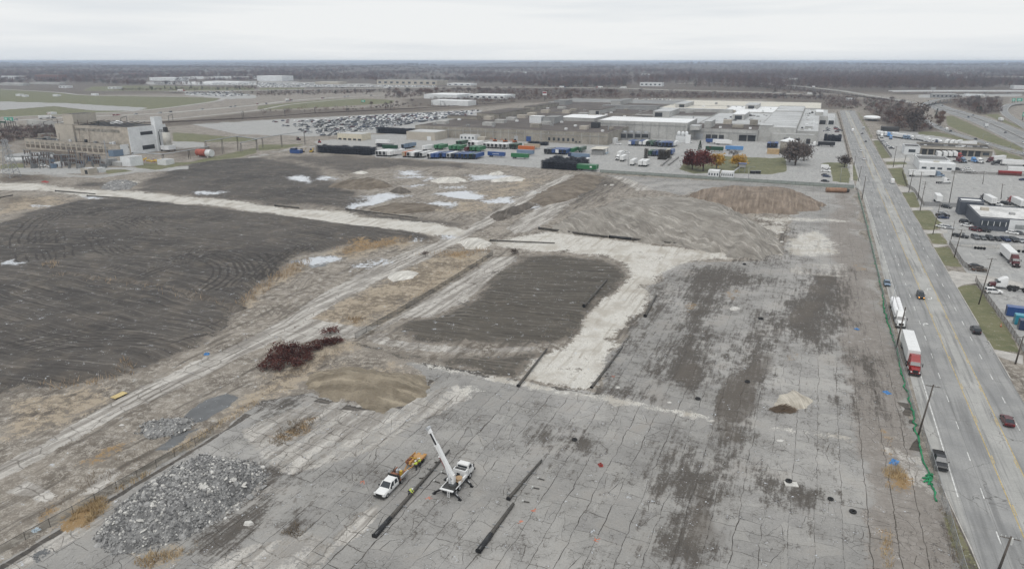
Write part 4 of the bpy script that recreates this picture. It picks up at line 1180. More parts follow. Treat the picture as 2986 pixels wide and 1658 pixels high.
# ------------------------------------------------------------------ small things on the pavement
TYRE = MB().lathe([(.30,.02),(.42,0),(.52,.05),(.54,.15),(.52,.25),(.42,.3),(.30,.28),(.30,.02)], 18).mesh("tyre", BLACK, True)
for i, (c, x, y, s, lb) in enumerate(((B3,905,268,1.1, "black tyre lying flat beside the pale concrete strip"),(B3,1245,150,1.1, "black tyre on the dark soil streak"),(B3,60,548,1.0, "black tyre in the round dark stain"),(B3,1527,838,1.05, "black tyre resting on the white slab"),
         (B3,1815,955,.9, "black tyre at the lower end of the dark stain"),(B3,1968,1042,1.05, "black tyre nearest the orange weeds and fence"),(M3,1278,1060,1.3, "black tyre in the brown stain farther up the pavement"),(M3,1160,668,1.2, "black tyre at the foot of the grey mound"))):
 o = bpy.data.objects.new("tyre", TYRE)
 COL.objects.link(o)
 p = gp(c,x,y)
 o.location = (p[0],p[1],.25 if i == 3 else .06)
 o.scale = (s,s,s)
 tag(o, lb, "tyre", "old tyres dumped on the pavement")
p = gp(B3,1545,852)
tag(MB().box(p[0], p[1], .04,2.1,1.3,.18, rz=-.15).build("concrete_slab", RUBL[2]), "white slab under a black tyre in the long dark stain", "concrete slab")
BLUE = mat("blue_tarp", (.07,.22,.48),.45)
def crumple(name,lb,cat,c,x,y,w,d,m,h=.35,seed=0):
 rng = random.Random(seed)
 n = 9
 vs,fs = [],[]
 for i in range(n):
  for j in range(n):
   a = 1 - max(abs(i - 4),abs(j - 4)) / 4
   vs.append(((i / 8 - .5) * w + rng.uniform(-.06,.06) * w,(j / 8 - .5) * d + rng.uniform(-.06,.06) * d,.03 + rng.uniform(0,h) * (a > 0)))
 for i in range(n - 1):
  for j in range(n - 1):
   fs.append((i * n + j,(i + 1) * n + j,(i + 1) * n + j + 1,i * n + j + 1))
 o = MB().add(vs,fs).build(name,m)
 p = gp(c,x,y)
 o.location = (p[0],p[1],.05)
 o.rotation_euler = (0,0,rng.uniform(0,3))
 return tag(o,lb,cat)
crumple("blue_tarp", "crumpled blue tarp on brown pavement level with the red truck", "tarp", B4,327,315,1.6,1.2, BLUE, .3,1)
crumple("blue_tarp", "crumpled blue tarp beside the orange weeds by the fence", "tarp", B4,372,755,2.0,1.2, BLUE, .4,2)
crumple("blue_tarp", "small blue tarp scrap by the concrete track in the left fields", "tarp", M1,1487,1316,1.3,.9, BLUE, .5,3)
crumple("blue_tarp", "tiny blue scrap on brown pavement near the upper fence", "tarp", M4,140,1157,1.2,.8, BLUE, .3,4)
crumple("plastic_sheet", "white and pale blue plastic bag on the ditch line bottom left", "plastic sheet", B1,250,1172,1.2,1.0, mat("pale_plastic", (.62,.72,.8),.4),.5,5)
crumple("barrier_scrap", "crumpled red and white barrier lying on grey pavement", "barrier", B3,237,722,1.1,.7, mat("red_plastic", (.33,.06,.05),.5),.5,6)
crumple("red_tarp", "red tarpaulin heap beside the far left gravel track", "tarp", T1,452,1312,4.5,2.0, mat("red_plastic", (.33,.06,.05),.5),1.0,7)
p,q = gp(B1,775,268),gp(B1,860,228)
t = thing("plank_stack", "yellow timber board lying beside the old concrete track", "timber", (p[0], p[1], .1), math.atan2(q[1] - p[1], q[0] - p[0]) - math.pi / 2)
LY = mat("yellow_timber", (.58,.46,.22),.7)
for i in range(3):
 MB().box(-.5 + .5 * i, math.dist(p, q) / 2,.2 - .02 * i, .47, math.dist(p, q),.12).build("plank", LY, t)
MB().box(0,.6,0,1.5,.2,.2).box(0, math.dist(p, q) - .6,0,1.5,.2,.2).build("bearer", WOOD, t)
ORP = mat("orange_marking_paint", (.62,.16,.07),.8, var=.35, fine=6)
mp = MB()
rng = random.Random(8)
for c,x,y in ((C1,1000,1275),(B2,1465,1045),(B2,1570,950),(B2,165,720),(B3,213,1235),(B3,325,110)):
 p = gp(c,x,y)
 for k in range(3):
  a = rng.uniform(0,3.1)
  L = rng.uniform(.5,1.1)
  mp.box(p[0] + rng.uniform(-.25,.25),p[1] + rng.uniform(-.25,.25),.066 + .001 * k,L,.09,.004,rz=a)
struct(mp.build("survey_marking", ORP), "orange survey paint crosses sprayed on the pavement")
# brush heap
def brush(name,label,cat,c,x,y,w,d,h,m,n,seed):
 rng = random.Random(seed)
 b = MB()
 for i in range(n):
  a = rng.gauss(0,.5)
  r = rng.random() ** .6
  th = rng.uniform(0,6.28)
  px,py = math.cos(th) * r * w / 2,math.sin(th) * r * d / 2
  z = h * (1 - r) * rng.random()
  L = rng.uniform(.5,1.5)
  b.bar((px - L * math.cos(a) / 2,py - L * math.sin(a) / 2,z),(px + L * math.cos(a) / 2,py + L * math.sin(a) / 2,z + rng.uniform(-.1,.5)),.05)
 o = b.build(name,m)
 p = gp(c,x,y)
 o.location = (p[0],p[1],.05)
 return tag(o,label,cat)
brush("brush_pile", "brown heap of cut branches on the right pavement", "brush pile", B3,1490,345,5.2,2.6,1.5, mat("dead_branch", (.16,.12,.085),.9),420,3)
poly_mound("sand_heap", "pale sandy heap behind the brown brush pile", "sand heap", cpoly(B3,(1390,310),(1450,235),(1570,205),(1720,280),(1640,335),(1500,345)),.8,2.2, mound_mat("pale_sand", (.36,.325,.27),(.52,.48,.41),0,2),.3,.4,71)
# rolled tank by the cross street
p,q = gp(M3,1745,148),gp(M3,1890,152)
t = thing("storage_tank", "rust brown cylinder lying by the end of the cross street", "tank", (p[0], p[1], 0), math.atan2(q[1] - p[1], q[0] - p[0]) - math.pi / 2)
L = math.dist(p,q)
RB = mat("rust_brown", (.28,.17,.11),.8, var=.25)
MB().cyl((0,0,1.3),(0, L, 1.3),1.3,1.3,16).build("shell", RB, t, False)
MB().box(0, L * .2,0,2.0,.4,.5).box(0, L * .8,0,2.0,.4,.5).build("cradle", WOOD, t)
MB().cyl((0, L, 1.3),(0, L + 1.5,1.1),1.15,.9,12).build("end_cone", DKSTEEL, t)
# ------------------------------------------------------------------ fences
def link_mat(name,col,dens):
 N = NT(name)
 d = N.n("ShaderNodeBsdfDiffuse", {"Color": col + (1,)})
 tr = N.n("ShaderNodeBsdfTransparent")
 mx = N.n("ShaderNodeMixShader", {0: dens, 1: tr, 2: d})
 o = N.t.nodes.new("ShaderNodeOutputMaterial")
 N.t.links.new(mx, o.inputs["Surface"])
 return N.m
MESHM = link_mat("chain_link_wire", (.33,.33,.32),.42)
MESHD = link_mat("dark_chain_link_wire", (.10,.09,.08),.5)
MESHG = link_mat("green_screen", (.08,.12,.09),.6)
def fence(label,pts,h,step,mm,pm,pr=.05,rail=True):
 t = thing("chain_link_fence", label, "fence", (pts[0][0], pts[0][1], 0))
 ox,oy = pts[0]
 f,rl = MB(),MB()
 post = MB().cyl((0,0,-.2),(0,0, h + .1), pr, pr, 6).mesh("post", pm)
 n_ = 0
 for a,b in zip(pts[:-1],pts[1:]):
  L = math.dist(a,b)
  k = max(1,round(L / step))
  f.add([(a[0] - ox,a[1] - oy,.03),(b[0] - ox,b[1] - oy,.03),(b[0] - ox,b[1] - oy,h),(a[0] - ox,a[1] - oy,h)],[(0,1,2,3)])
  rl.bar((a[0] - ox,a[1] - oy,h),(b[0] - ox,b[1] - oy,h),.05)
  for i in range(k):
   if n_ < 200:
    q = link("post", post, t)
    q.location = (a[0] + (b[0] - a[0]) * i / k - ox,a[1] + (b[1] - a[1]) * i / k - oy,0)
    n_ += 1
 f.build("wire_mesh", mm, t)
 if rail:
  rl.build("top_rail", pm, t)
 return t
fence("long grey chain link fence between pavement and road", [S(28.0,40), S(26.5,99), S(26.2,129), S(25.2,150), S(24.9,180), S(25.2,300), S(25.5,425)], 1.9,4.5, MESHM, STEEL)
fence("green screened fence along the cross street behind the mounds", [S(-123,428), S(-60,428.5), S(24,428.8)], 2.0,8, MESHG, DKSTEEL)
fence("dark fence along the ditch in the bottom left corner", vp((-60,1425),(0,1395),(240,1262),(440,1148),(540,1092)),1.5,4, link_mat("ditch_wire", (.10,.11,.10),.3), DKSTEEL, .04)
fence("thin dark fence beside the concrete strip of the dark pad", vp((893,852),(1000,790),(1120,718),(1240,642)),1.6,5, link_mat("pad_wire", (.07,.07,.065),.5), DKSTEEL, .04)
fence("dark fence round the grass verge near the coloured containers", [gp(M4, *q) for q in ((925,838),(935,862),(1010,975),(1130,1140),(1230,1290),(1290,1380))], 1.8,3, MESHD, WOOD)
fence("dark fence along the verge below the burnt cars", [gp(M4, *q) for q in ((1000,785),(880,765),(840,735),(750,595))], 1.8,3, MESHD, WOOD)
fence("pale rail fence between the parked cars and truck lot", [gp(M4, *q) for q in ((750,598),(905,620),(1060,625),(1248,640))], 1.8,4, MESHM, STEEL)
fence("brown fence along the upper verge by the tall poles", [gp(M4, *q) for q in ((585,345),(520,245),(470,215),(440,120))], 1.8,3, MESHD, WOOD)
fence("grey guard fence below the white trailer lot", [gp(M4, *q) for q in ((585,340),(700,345),(805,350))], 2.0,3, link_mat("grey_panel", (.25,.25,.25),.85), STEEL)
fence("dark brush fence dividing the two truck lots", [gp(C3, *q) for q in ((860,735),(1240,760),(1640,775),(2120,800))], 1.6,4, MESHD, WOOD)
fence("black fence at the grass verge below the white trucks", [gp(T4, *q) for q in ((1105,870),(1175,960),(1250,1065))], 1.8,4, MESHD, DKSTEEL)
fence("brown fence on the factory side of the upper road", [gp(T4, *q) for q in ((825,1075),(780,880),(705,605))], 1.8,12, MESHD, WOOD)
# crumpled green netting along the road fence
rng = random.Random(21)
path = [gp(M4,150,258),gp(M4,215,495),gp(M4,270,740),gp(M4,285,800),gp(M4,320,960),gp(M4,322,1040),gp(M4,372,1190),gp(M4,420,1370),gp(B4,440,290),gp(B4,462,330),gp(B4,490,470),gp(B4,515,580),gp(B4,548,700),gp(B4,575,800),gp(B4,600,850),gp(B4,590,890),gp(B4,612,905),gp(B4,640,1005)]
pts = []
for a,b in zip(path[:-1],path[1:]):
 L = math.dist(a,b)
 k = max(2,int(L / 1.1))
 for i in range(k):
  pts.append((a[0] + (b[0] - a[0]) * i / k + rng.uniform(-.28,.28),a[1] + (b[1] - a[1]) * i / k + rng.uniform(-.2,.2),.22 + rng.uniform(-.05,.12)))
pts.append(path[-1] + (.2,))
m = MB()
for a,b in zip(pts[:-1],pts[1:]):
 m.cyl(a,b,rng.uniform(.08,.22),rng.uniform(.08,.22),6)
for k in range(14):
 a = gp(B4,597 + rng.uniform(-14,14),872 + rng.uniform(-28,28)) + (.4 + rng.random() * .3,)
 m.cyl(a,(a[0] + rng.uniform(-.8,.8),a[1] + rng.uniform(-.8,.8),.2),.2,.15,6)
tag(m.build("green_netting", mat("green_net", (.025,.22,.095),.8, var=.35)), "crumpled bright green netting strung along the chain link fence", "netting")
# ------------------------------------------------------------------ utility poles
POLEM = mat("pole_timber", (.105,.09,.078),.9, var=.25)
def upole(label, c, bx, by, tx, ty, arms=1, light=False, r=.16, name="utility_pole", group="utility poles along the road"):
 b = gp(c,bx,by)
 h = hz(c,bx,by,ty)
 q = G(*c(tx,ty),h)
 t = thing(name, label, "street lamp" if light else "utility pole", (b[0], b[1], 0),0, group)
 d = (q[0] - b[0],q[1] - b[1],h)
 MB().cyl((0,0,-.3), d, r, r * .62,8).build("shaft", STEEL if light else POLEM, t, True)
 ux,uy = CA,-SA
 if light:
  MB().cyl(d, (d[0] + ux * 3, d[1] + uy * 3, d[2] + .5),.06,.05,6).build("arm", STEEL, t)
  MB().box(d[0] + ux * 3.3, d[1] + uy * 3.3, d[2] + .42,.9,.3,.16, rz=-AZ).build("lamp_head", STEEL, t)
 else:
  for i in range(arms):
   k = 1 - .35 / h - i * .9 / h
   o = (d[0] * k,d[1] * k,d[2] * k)
   MB().bar((o[0] - ux * 1.2, o[1] - uy * 1.2, o[2]),(o[0] + ux * 1.2, o[1] + uy * 1.2, o[2]),.12,.1).build("cross_arm", POLEM, t)
   ins = MB()
   for s in (-1,-.55,.55,1):
    ins.cyl((o[0] + ux * s * 1.1,o[1] + uy * s * 1.1,o[2]),(o[0] + ux * s * 1.1,o[1] + uy * s * 1.1,o[2] + .3),.05,.06,6)
   ins.build("insulators", TOPW, t)
  if arms > 1 or r > .17:
   k = .78
   MB().cyl((d[0] * k + .3, d[1] * k, d[2] * k),(d[0] * k + .3, d[1] * k, d[2] * k + 1.0),.22,.22,8).build("transformer", TOPW, t)
 return t
for a in (("leaning utility pole beside the fence below the red truck", B4,522,590,622,262,1, False, .19),("utility pole at the bottom right corner of the road", B4,1030,1445,1115,1222,1, False, .19),
   ("thick dark utility pole beside the red semi trailer", M4,400,1285,465,1010,0, False, .22),("thin grey lamp pole left of the white flatbed truck", C2,140,570,230,140,0, True, .11),
   ("dark utility pole at the far end of the road fence", M4,175,300,202,145,0, False, .22),("tall utility pole in the pale truck lot", M4,752,325,790,112,2, False, .2),
   ("utility pole on the verge by the parked cars", M4,645,525,693,330,1, False, .16),("slim lamp pole between the parked car rows", M4,765,562,790,440,0, False, .13),
   ("double armed utility pole by the rail fence", M4,785,682,838,495,2, False, .17),("utility pole on the grass left of the white suv", M4,948,990,1038,685,1, False, .18),
   ("utility pole at the right edge by the driveway", M4,1190,1385,1245,1200,1, False, .2),("utility pole left of three at the upper verge", M4,485,250,517,105,1, False, .2),
   ("middle pole of three at the upper verge", M4,545,300,572,115,1, False, .2),("transformer pole right of three at the upper verge", M4,560,372,597,180,2, False, .18),
   ("short dark pole in the middle of the pale lot", M4,975,195,986,110,1, False, .18),("short dark pole with yellow foot behind the white roof", M4,1096,296,1106,195,1, False, .18),
   ("pole on the left verge opposite the lawn", T4,875,1140,890,1045,1, False, .18),("pole on the left verge by the small car park", T4,915,1300,950,1150,1, False, .18),
   ("pole beside the white workshop with grey roof", T4,1265,1160,1300,950,1, False, .2),("second pole beside the white workshop", T4,1365,1165,1395,1040,1, False, .2)):
 upole(*a)
for a in (("lamp post in the small lawn by the cross street", T4,735,1310,750,1165),("lamp post beside the gate house", T3,2340,1300,2350,1160),("tall lamp mast over the far motorway", T4,2165,610,2205,425),("lamp mast on the motorway ramp", T4,1605,580,1620,400),("bent lamp post on the motorway grass", T4,2440,965,2450,905),
   ("lamp post on the grass between ramp and motorway", T4,2160,880,2170,830),("left lamp post in the trailer yard", T3,1140,1140,1142,980),("right lamp post in the trailer yard", T3,1365,965,1366,920),("white lamp post at the left of the brown factory wall", T3,270,915,271,800),("white lamp post at the right of the brown factory wall", T3,785,920,784,835)):
 upole(a[0], a[1], *a[2:], 0, True, .14, "lamp_post", "lamp posts")
# ------------------------------------------------------------------ vehicle kit (length along +y,nose at +y)
PAINT = {n: mat("car_paint_" + n, c, .3,.0, var=.05, spec=.5) for n, c in dict(white=(.72,.72,.71), black=(.018,.018,.02), grey=(.12,.125,.13), silver=(.38,.39,.40), blue=(.03,.075,.22), navy=(.02,.035,.085), red=(.26,.02,.02), maroon=(.085,.015,.018), green=(.02,.14,.05), tan=(.40,.33,.24), brown=(.10,.06,.04), orange=(.45,.12,.03), teal=(.04,.27,.36), yellow=(.5,.33,.04), darkgreen=(.012,.06,.03), steelblue=(.16,.22,.30), cream=(.6,.55,.42), lightblue=(.10,.25,.50)).items()}
HLAMP = mat("headlamp_lens", (.7,.7,.68),.15)
HLON = mat("lit_amber_lamp", (.9,.45,.12),.3, emit=(1,.45,.1,1), es=2.0)
TLAMP = mat("tail_lamp_lens", (.35,.02,.02),.3)
UNDER = mat("underbody_black", (.025,.025,.025),.8)
RIM = mat("wheel_rim", (.42,.42,.42),.4,.4)
def ring(y,z0,z1,w0,w1,ch=.12):
 """car cross-section ring at y: chamfered box"""
 return [(-w0 / 2,y,z0),(w0 / 2,y,z0),(w0 / 2 + .02,y,(z0 + z1) * .5),(w1 / 2,y,z1 - ch * .4),(w1 / 2 - ch,y,z1),(-w1 / 2 + ch,y,z1),(-w1 / 2,y,z1 - ch * .4),(-w0 / 2 - .02,y,(z0 + z1) * .5)]
def make_car(kind,detail=True):
 L,Wd,Hh = dict(sedan=(4.7,1.82,1.45),suv=(4.8,1.92,1.75),pickup=(5.8,2.0,1.85),van=(5.9,2.05,2.6))[kind]
 t = thing("parked_" + kind, kind, {"suv": "car", "sedan": "car"}.get(kind, kind), link=False)
 h = L / 2
 bel = dict(sedan=.92,suv=1.05,pickup=1.12,van=1.25)[kind]
 hood = dict(sedan=.80,suv=.98,pickup=1.10,van=1.15)[kind]
 secs = [ring(-h,.42,bel * .93,Wd * .86,Wd * .80),ring(-h + .15,.30,bel,Wd * .97,Wd * .92),ring(-h * .4,.28,bel,Wd,Wd * .95),ring(h * .28,.28,bel,Wd,Wd * .95),ring(h * .42,.28,hood + .06,Wd,Wd * .92),ring(h - .22,.30,hood - .04,Wd * .96,Wd * .84),ring(h,.42,hood - .22,Wd * .84,Wd * .72)]
 MB().loft(secs).build("body", PAINT["white"], t, False, False)
 y0,y1,y2,y3 = dict(sedan=(-h * .80,-h * .45,h * .12,h * .42),suv=(-h * .97,-h * .84,h * .12,h * .42),pickup=(-h * .18,-h * .08,h * .26,h * .48),van=(-h * .99,-h * .97,h * .45,h * .72))[kind]
 tp = Hh
 k = .80 if kind != "van" else .88
 wb = Wd * .91
 def cab(z,ya,yb,w):
  return [(-w / 2,ya,z),(w / 2,ya,z),(w / 2,yb,z),(-w / 2,yb,z)]
 zt = tp - .07
 MB().loft([cab(bel - .02, y0, y3, wb), cab(zt, y1, y2, wb * k)]).build("glasshouse" if kind != "van" else "van_box", GLASS if kind != "van" else PAINT["white"], t, False, False)
 MB().loft([cab(zt + .002, y1 - .02, y2 + .02, wb * k + .03), cab(tp, y1 + .05, y2 - .08, wb * k - .12)]).build("roof", PAINT["white"], t, False, False)
 if kind == "van":
  MB().prism([(y3 - .12, bel + .03),(y3 + .03, bel + .03),(y2 + .1, tp - .35),(y2 - .05, tp - .35)], -wb * .44, wb * .44).build("windscreen", GLASS, t, False, False)
 elif detail:
  pil = MB()
  for sx in (-1,1):
   pil.bar((sx * wb * .497,y3 - .02,bel),(sx * wb * k * .497,y2,zt),.06)
   pil.bar((sx * wb * .5,(y0 + y3) / 2,bel),(sx * wb * k * .5,(y1 + y2) / 2,zt),.09,.05)
   pil.bar((sx * wb * .497,y0 + .05,bel),(sx * wb * k * .497,y1 + .02,zt),.1)
  pil.build("pillars", PAINT["white"], t, False, False)
 if kind == "pickup":
  b = MB()
  for sx in (-1,1):
   b.box(sx * (Wd / 2 - .09),-h * .62,bel + .002,.1,h * .72,.12)
  b.box(0,-h + .09,bel + .002,Wd * .8,.1,.12)
  b.build("bed_rail", PAINT["white"], t, False, False)
  MB().box(0,-h * .60, bel + .004, Wd - .32, h * .66,.02).build("bed_floor", UNDER, t, False, False)
 wr = .34 if kind in ("sedan",) else .39
 for sx in (-1,1):
  for yy in (h * .60,-h * .60):
   w = MB().cyl((sx * (Wd / 2 - .22), yy, wr),(sx * (Wd / 2 + .015), yy, wr), wr, wr, 12).build("wheel", BLACK, t, False, False)
   if detail:
    MB().cyl((sx * (Wd / 2), yy, wr),(sx * (Wd / 2 + .03), yy, wr), wr * .6, wr * .55,10).build("rim", RIM, w, False, False)
 if detail:
  for sx in (-1,1):
   MB().box(sx * Wd * .33, h - .13, hood - .34,.38,.14,.16).build("headlight", HLAMP, t, False, False)
   MB().box(sx * Wd * .36,-h + .05, bel - .28,.3,.1,.18).build("tail_light", TLAMP, t, False, False)
   MB().box(sx * (Wd / 2 + .1), y3 - .25, bel + .03,.2,.12,.16).build("mirror", UNDER, t, False, False)
  MB().box(0, h - .03,.42, Wd * .5,.07,.2).build("grille", UNDER, t, False, False)
 return t
CARS = {k: make_car(k) for k in ("sedan", "suv", "pickup", "van")}
CARS_FAR = {k: make_car(k, False) for k in ("sedan", "suv", "pickup", "van")}
def car(kind,col,loc,head,label,group=None,far=False,name=None):
 """head = bearing from +y towards +x in radians"""
 src = (CARS_FAR if far else CARS)[kind]
 m = PAINT[col]
 o = dup(src, loc, -head, label, group, {"body": m, "roof": m, "pillars": m, "bed_rail": m, "van_box": m})
 if name:
  o.name = name
 return o
def dirto(a,b):
 return math.atan2(b[0] - a[0],b[1] - a[1])
# --- semi tractors and trailers
def wheels(t,xs,ys,r=.5,w=.28,rims=True):
 for sx in xs:
  for y in ys:
   wl_ = MB().cyl((sx - math.copysign(w, sx), y, r),(sx, y, r), r, r, 12).build("wheel", BLACK, t, False, False)
   if rims:
    MB().cyl((sx, y, r),(sx + math.copysign(.03, sx), y, r), r * .55, r * .5,10).build("rim", RIM, wl_, False, False)
def make_tractor(sleeper=True):
 t = thing("semi_tractor", "tractor", "truck", link=False)
 MB().box(0,-2.6,.75,.9,5.6,.25).build("chassis", UNDER, t, False, False)
 # bonnet
 MB().loft([[(-.95,1.0,.75),(.95,1.0,.75),(.9,1.0,1.85),(-.9,1.0,1.85)], [(-1.05,2.0,.6),(1.05,2.0,.6),(.82,2.0,1.72),(-.82,2.0,1.72)], [(-1.0,2.75,.6),(1.0,2.75,.6),(.68,2.65,1.5),(-.68,2.65,1.5)]]).build("hood", PAINT["white"], t, False, False)
 bk = -1.9 if sleeper else -.75
 tp = 3.75 if sleeper else 2.9
 MB().loft([[(-1.2, bk, .8),(1.2, bk, .8),(1.15,1.05,.8),(-1.15,1.05,.8)], [(-1.2, bk, 2.0),(1.2, bk, 2.0),(1.1,1.05,2.0),(-1.1,1.05,2.0)], [(-1.16, bk, 2.75),(1.16, bk, 2.75),(1.0,.45,2.75),(-1.0,.45,2.75)], [(-1.1, bk, tp),(1.1, bk, tp),(.8,-.75 if sleeper else .2, tp),(-.8,-.75 if sleeper else .2, tp)]]).build("cab", PAINT["white"], t, False, False)
 MB().loft([[(-1.04,1.09,2.0),(1.04,1.09,2.0),(1.04,1.12,2.0),(-1.04,1.12,2.0)], [(-.92,.55,2.66),(.92,.55,2.66),(.92,.6,2.66),(-.92,.6,2.66)]]).build("windscreen", GLASS, t, False, False)
 for sx in (-1,1):
  MB().box(sx * 1.13,.45,1.95,.06,.85,.6, tx=.6).build("side_window", GLASS, t, False, False)
  MB().box(sx * 1.42,1.0,1.9,.16,.12,.75).build("mirror", UNDER, t, False, False)
  MB().cyl((sx * 1.0,-.9,.75),(sx * 1.0,.7,.75),.32,.32,10).build("fuel_tank", CHROME, t, False, False)
  MB().box(sx * .82,2.66,.95,.3,.2,.22).build("headlight", HLAMP, t, False, False)
 MB().box(0,2.74,.85,1.1,.08,.72).build("grille", UNDER, t, False, False)
 MB().box(0,2.82,.38,2.3,.2,.34).build("bumper", UNDER, t, False, False)
 MB().box(0,-3.9,1.0,.9,.9,.1).build("fifth_wheel", DKSTEEL, t, False, False)
 wheels(t,(-1.2,1.2),(1.85,-3.3,-4.55))
 return t
def make_trailer(L=15.5,H=2.75,open_door=False,chassis=True,W=2.55):
 t = thing("box_trailer", "trailer", "trailer", link=False)
 z0 = 1.2
 h = L / 2
 if open_door:
  # the rear faces us with its doors open: black panel as the hold's shade
  b = MB()
  b.box(0,.4,z0,W,L - .8,H)
  b.box(-W / 2 + .06,-h + .2,z0,.12,.4,H).box(W / 2 - .06,-h + .2,z0,.12,.4,H).box(0,-h + .2,z0 + H - .13,W - .24,.4,.13).box(0,-h + .2,z0,W - .24,.4,.1)
  b.build("body", PAINT["white"], t, False, False)
  MB().box(0,-h + .39, z0 + .1, W - .26,.04, H - .24).build("hold_shade_panel", UNDER, t, False, False)
 else:
  MB().box(0,0, z0, W, L, H).build("body", PAINT["white"], t, False, False)
  for sx in (-1,1):
   d = MB().box(sx * W * .245,-h - .03, z0 + .1, W * .47,.06, H - .2).build("rear_door", PAINT["white"], t, False, False)
   MB().box(sx * W * .16,-h - .08, z0 + .15,.06,.05, H - .3).build("lock_rod", CHROME, d, False, False)
 r = MB()
 n = max(4,int(L / 1.6))
 r.box(0,0,z0 + H,W - .1,L - .1,.02)
 for i in range(n):
  r.box(0,-h + (i + .5) * L / n,z0 + H + .02,W - .12,.08,.03)
 r.build("roof_sheet", PAINT["white"], t, False, False)
 if chassis:
  MB().box(0,0, z0 - .22,1.0, L - .6,.2).build("frame", UNDER, t, False, False)
  wheels(t,(-1.22,1.22),(-h + 1.6,-h + 2.9),.5,.5,L > 12)
  for sx in (-1,1):
   MB().box(sx * .8, h - 3,.1,.14,.2,.95).build("landing_leg", DKSTEEL, t, False, False)
 return t
TRACT = {True: make_tractor(True),False: make_tractor(False)}
TRL = {}
def trailer(col,loc,head,label,group=None,L=15.5,open_door=False,roof=None,door=None,H=2.75,name=None,cat=None):
 k = (L,open_door,H)
 if k not in TRL:
  TRL[k] = make_trailer(L,H,open_door)
 m = PAINT[col]
 o = dup(TRL[k], loc, -head, label, group, {"body": m, "roof_sheet": PAINT[roof or col], "rear_door": PAINT[door or col]})
 if name:
  o.name = name
 if cat:
  o["category"] = cat
 return o
def tractor(col, loc, head, label, group=None, sleeper=True, hood=None, name="semi_tractor"):
 m = PAINT[col]
 o = dup(TRACT[sleeper], loc, -head, label, group, {"cab": m, "hood": PAINT[hood or col]})
 o.name = name
 return o
def off(p,head,d,side=.0):
 return (p[0] + math.sin(head) * d + math.cos(head) * side,p[1] + math.cos(head) * d - math.sin(head) * side)
# ------------------------------------------------------------------ vehicles on and beside the main road
SOUTH,NORTH = AZ + math.pi,AZ
# red semi: nose at the front bumper point
nose = S(27.55,166.6)
c0 = off(nose,SOUTH,-2.9)
tractor("red", c0 + (.04,), SOUTH, "red semi tractor parked on the road shoulder")
trailer("white", off(c0, SOUTH, -3.1 - 7.4) + (.04,), SOUTH, "long white box trailer behind the red tractor on the shoulder", None, 14.2)
nose = S(27.45,198.5)
c0 = off(nose,SOUTH,-2.9)
tractor("white", c0 + (.04,), SOUTH, "white semi tractor parked behind the red truck on the shoulder")
t = thing("flatbed_trailer", "white flatbed trailer under lumpy wrapped rolls", "trailer", off(c0, SOUTH, -3.0 - 7.3) + (.04,),-SOUTH)
MB().box(0,0,1.15,2.55,14.2,.22).build("deck", PAINT["white"], t)
MB().box(0,0,.92,1.0,13.4,.22).build("frame", UNDER, t)
wheels(t,(-1.22,1.22),(-5.6,-4.3))
for o in KIDS[t.name]:
 if o.name not in COL.objects:
  COL.objects.link(o)
 for q in KIDS.get(o.name,[]):
  if q.name not in COL.objects:
   COL.objects.link(q)
WRAP = mat("white_wrapping", (.80,.80,.80),.55, var=.1)
for i in range(6):
 for s in (-1,1):
  y = -5.9 + i * 2.35
  p = off(off(c0,SOUTH,-10.3),SOUTH,y,s * .63)
  b = MB().loft([[(.62 * math.cos(a) * k, yy, .78 + .78 * math.sin(a) * k) for a in [j * math.pi / 5 for j in range(10)]] for yy, k in ((-1.1,.72),(-.85,.98),(0,1.03),(.85,.98),(1.1,.72))]).build("wrapped_roll", WRAP, None, True)
  b.location = (p[0],p[1],1.41)
  b.rotation_euler = (0,0,-SOUTH)
  tag(b, "white wrapped roll in the %s row from the tail, %s side of the flatbed" % (("first", "second", "third", "fourth", "fifth", "front")[i], "road" if s < 0 else "fence"), "wrapped roll", "wrapped rolls on the flatbed")
rd = "vehicles on the main road"
p = gp(C2,112,130); car("sedan", "steelblue", p + (.04,), SOUTH, "blue grey car parked on the shoulder behind the white truck")
p = gp(C2,535,290)
o = car("suv", "black", p + (.04,), SOUTH, "black suv with amber lamps driving beside the white truck")
for k in KIDS[CARS["suv"].name]:
 pass
a_ = MB()
for sx in (-1,1):
 q = off(p,SOUTH,2.39,sx * .62)
 a_.box(q[0],q[1],.62,.34,.12,.16,rz=-SOUTH)
ao = a_.build("lit_lamp", HLON)
ao.parent = o
ao.matrix_parent_inverse = (Matrix.Translation(Vector(p + (.04,))) @ Matrix.Rotation(-SOUTH, 4, "Z")).inverted()
p = gp(M4,925,1175); car("suv", "black", p + (.04,), NORTH, "black hatchback driving up the right lane by the kerb")
p = gp(B4,1085,505); car("sedan", "maroon", p + (.04,), NORTH, "maroon sedan in the right lanes near the bottom edge")
p = gp(B4,658,765); car("pickup", "black", p + (.06,), SOUTH, "black pickup parked on the shoulder beside the fence")
p = gp(M4,375,190); o = car("van", "white", p + (.04,), NORTH, "white van in the kerb lane far up the road")
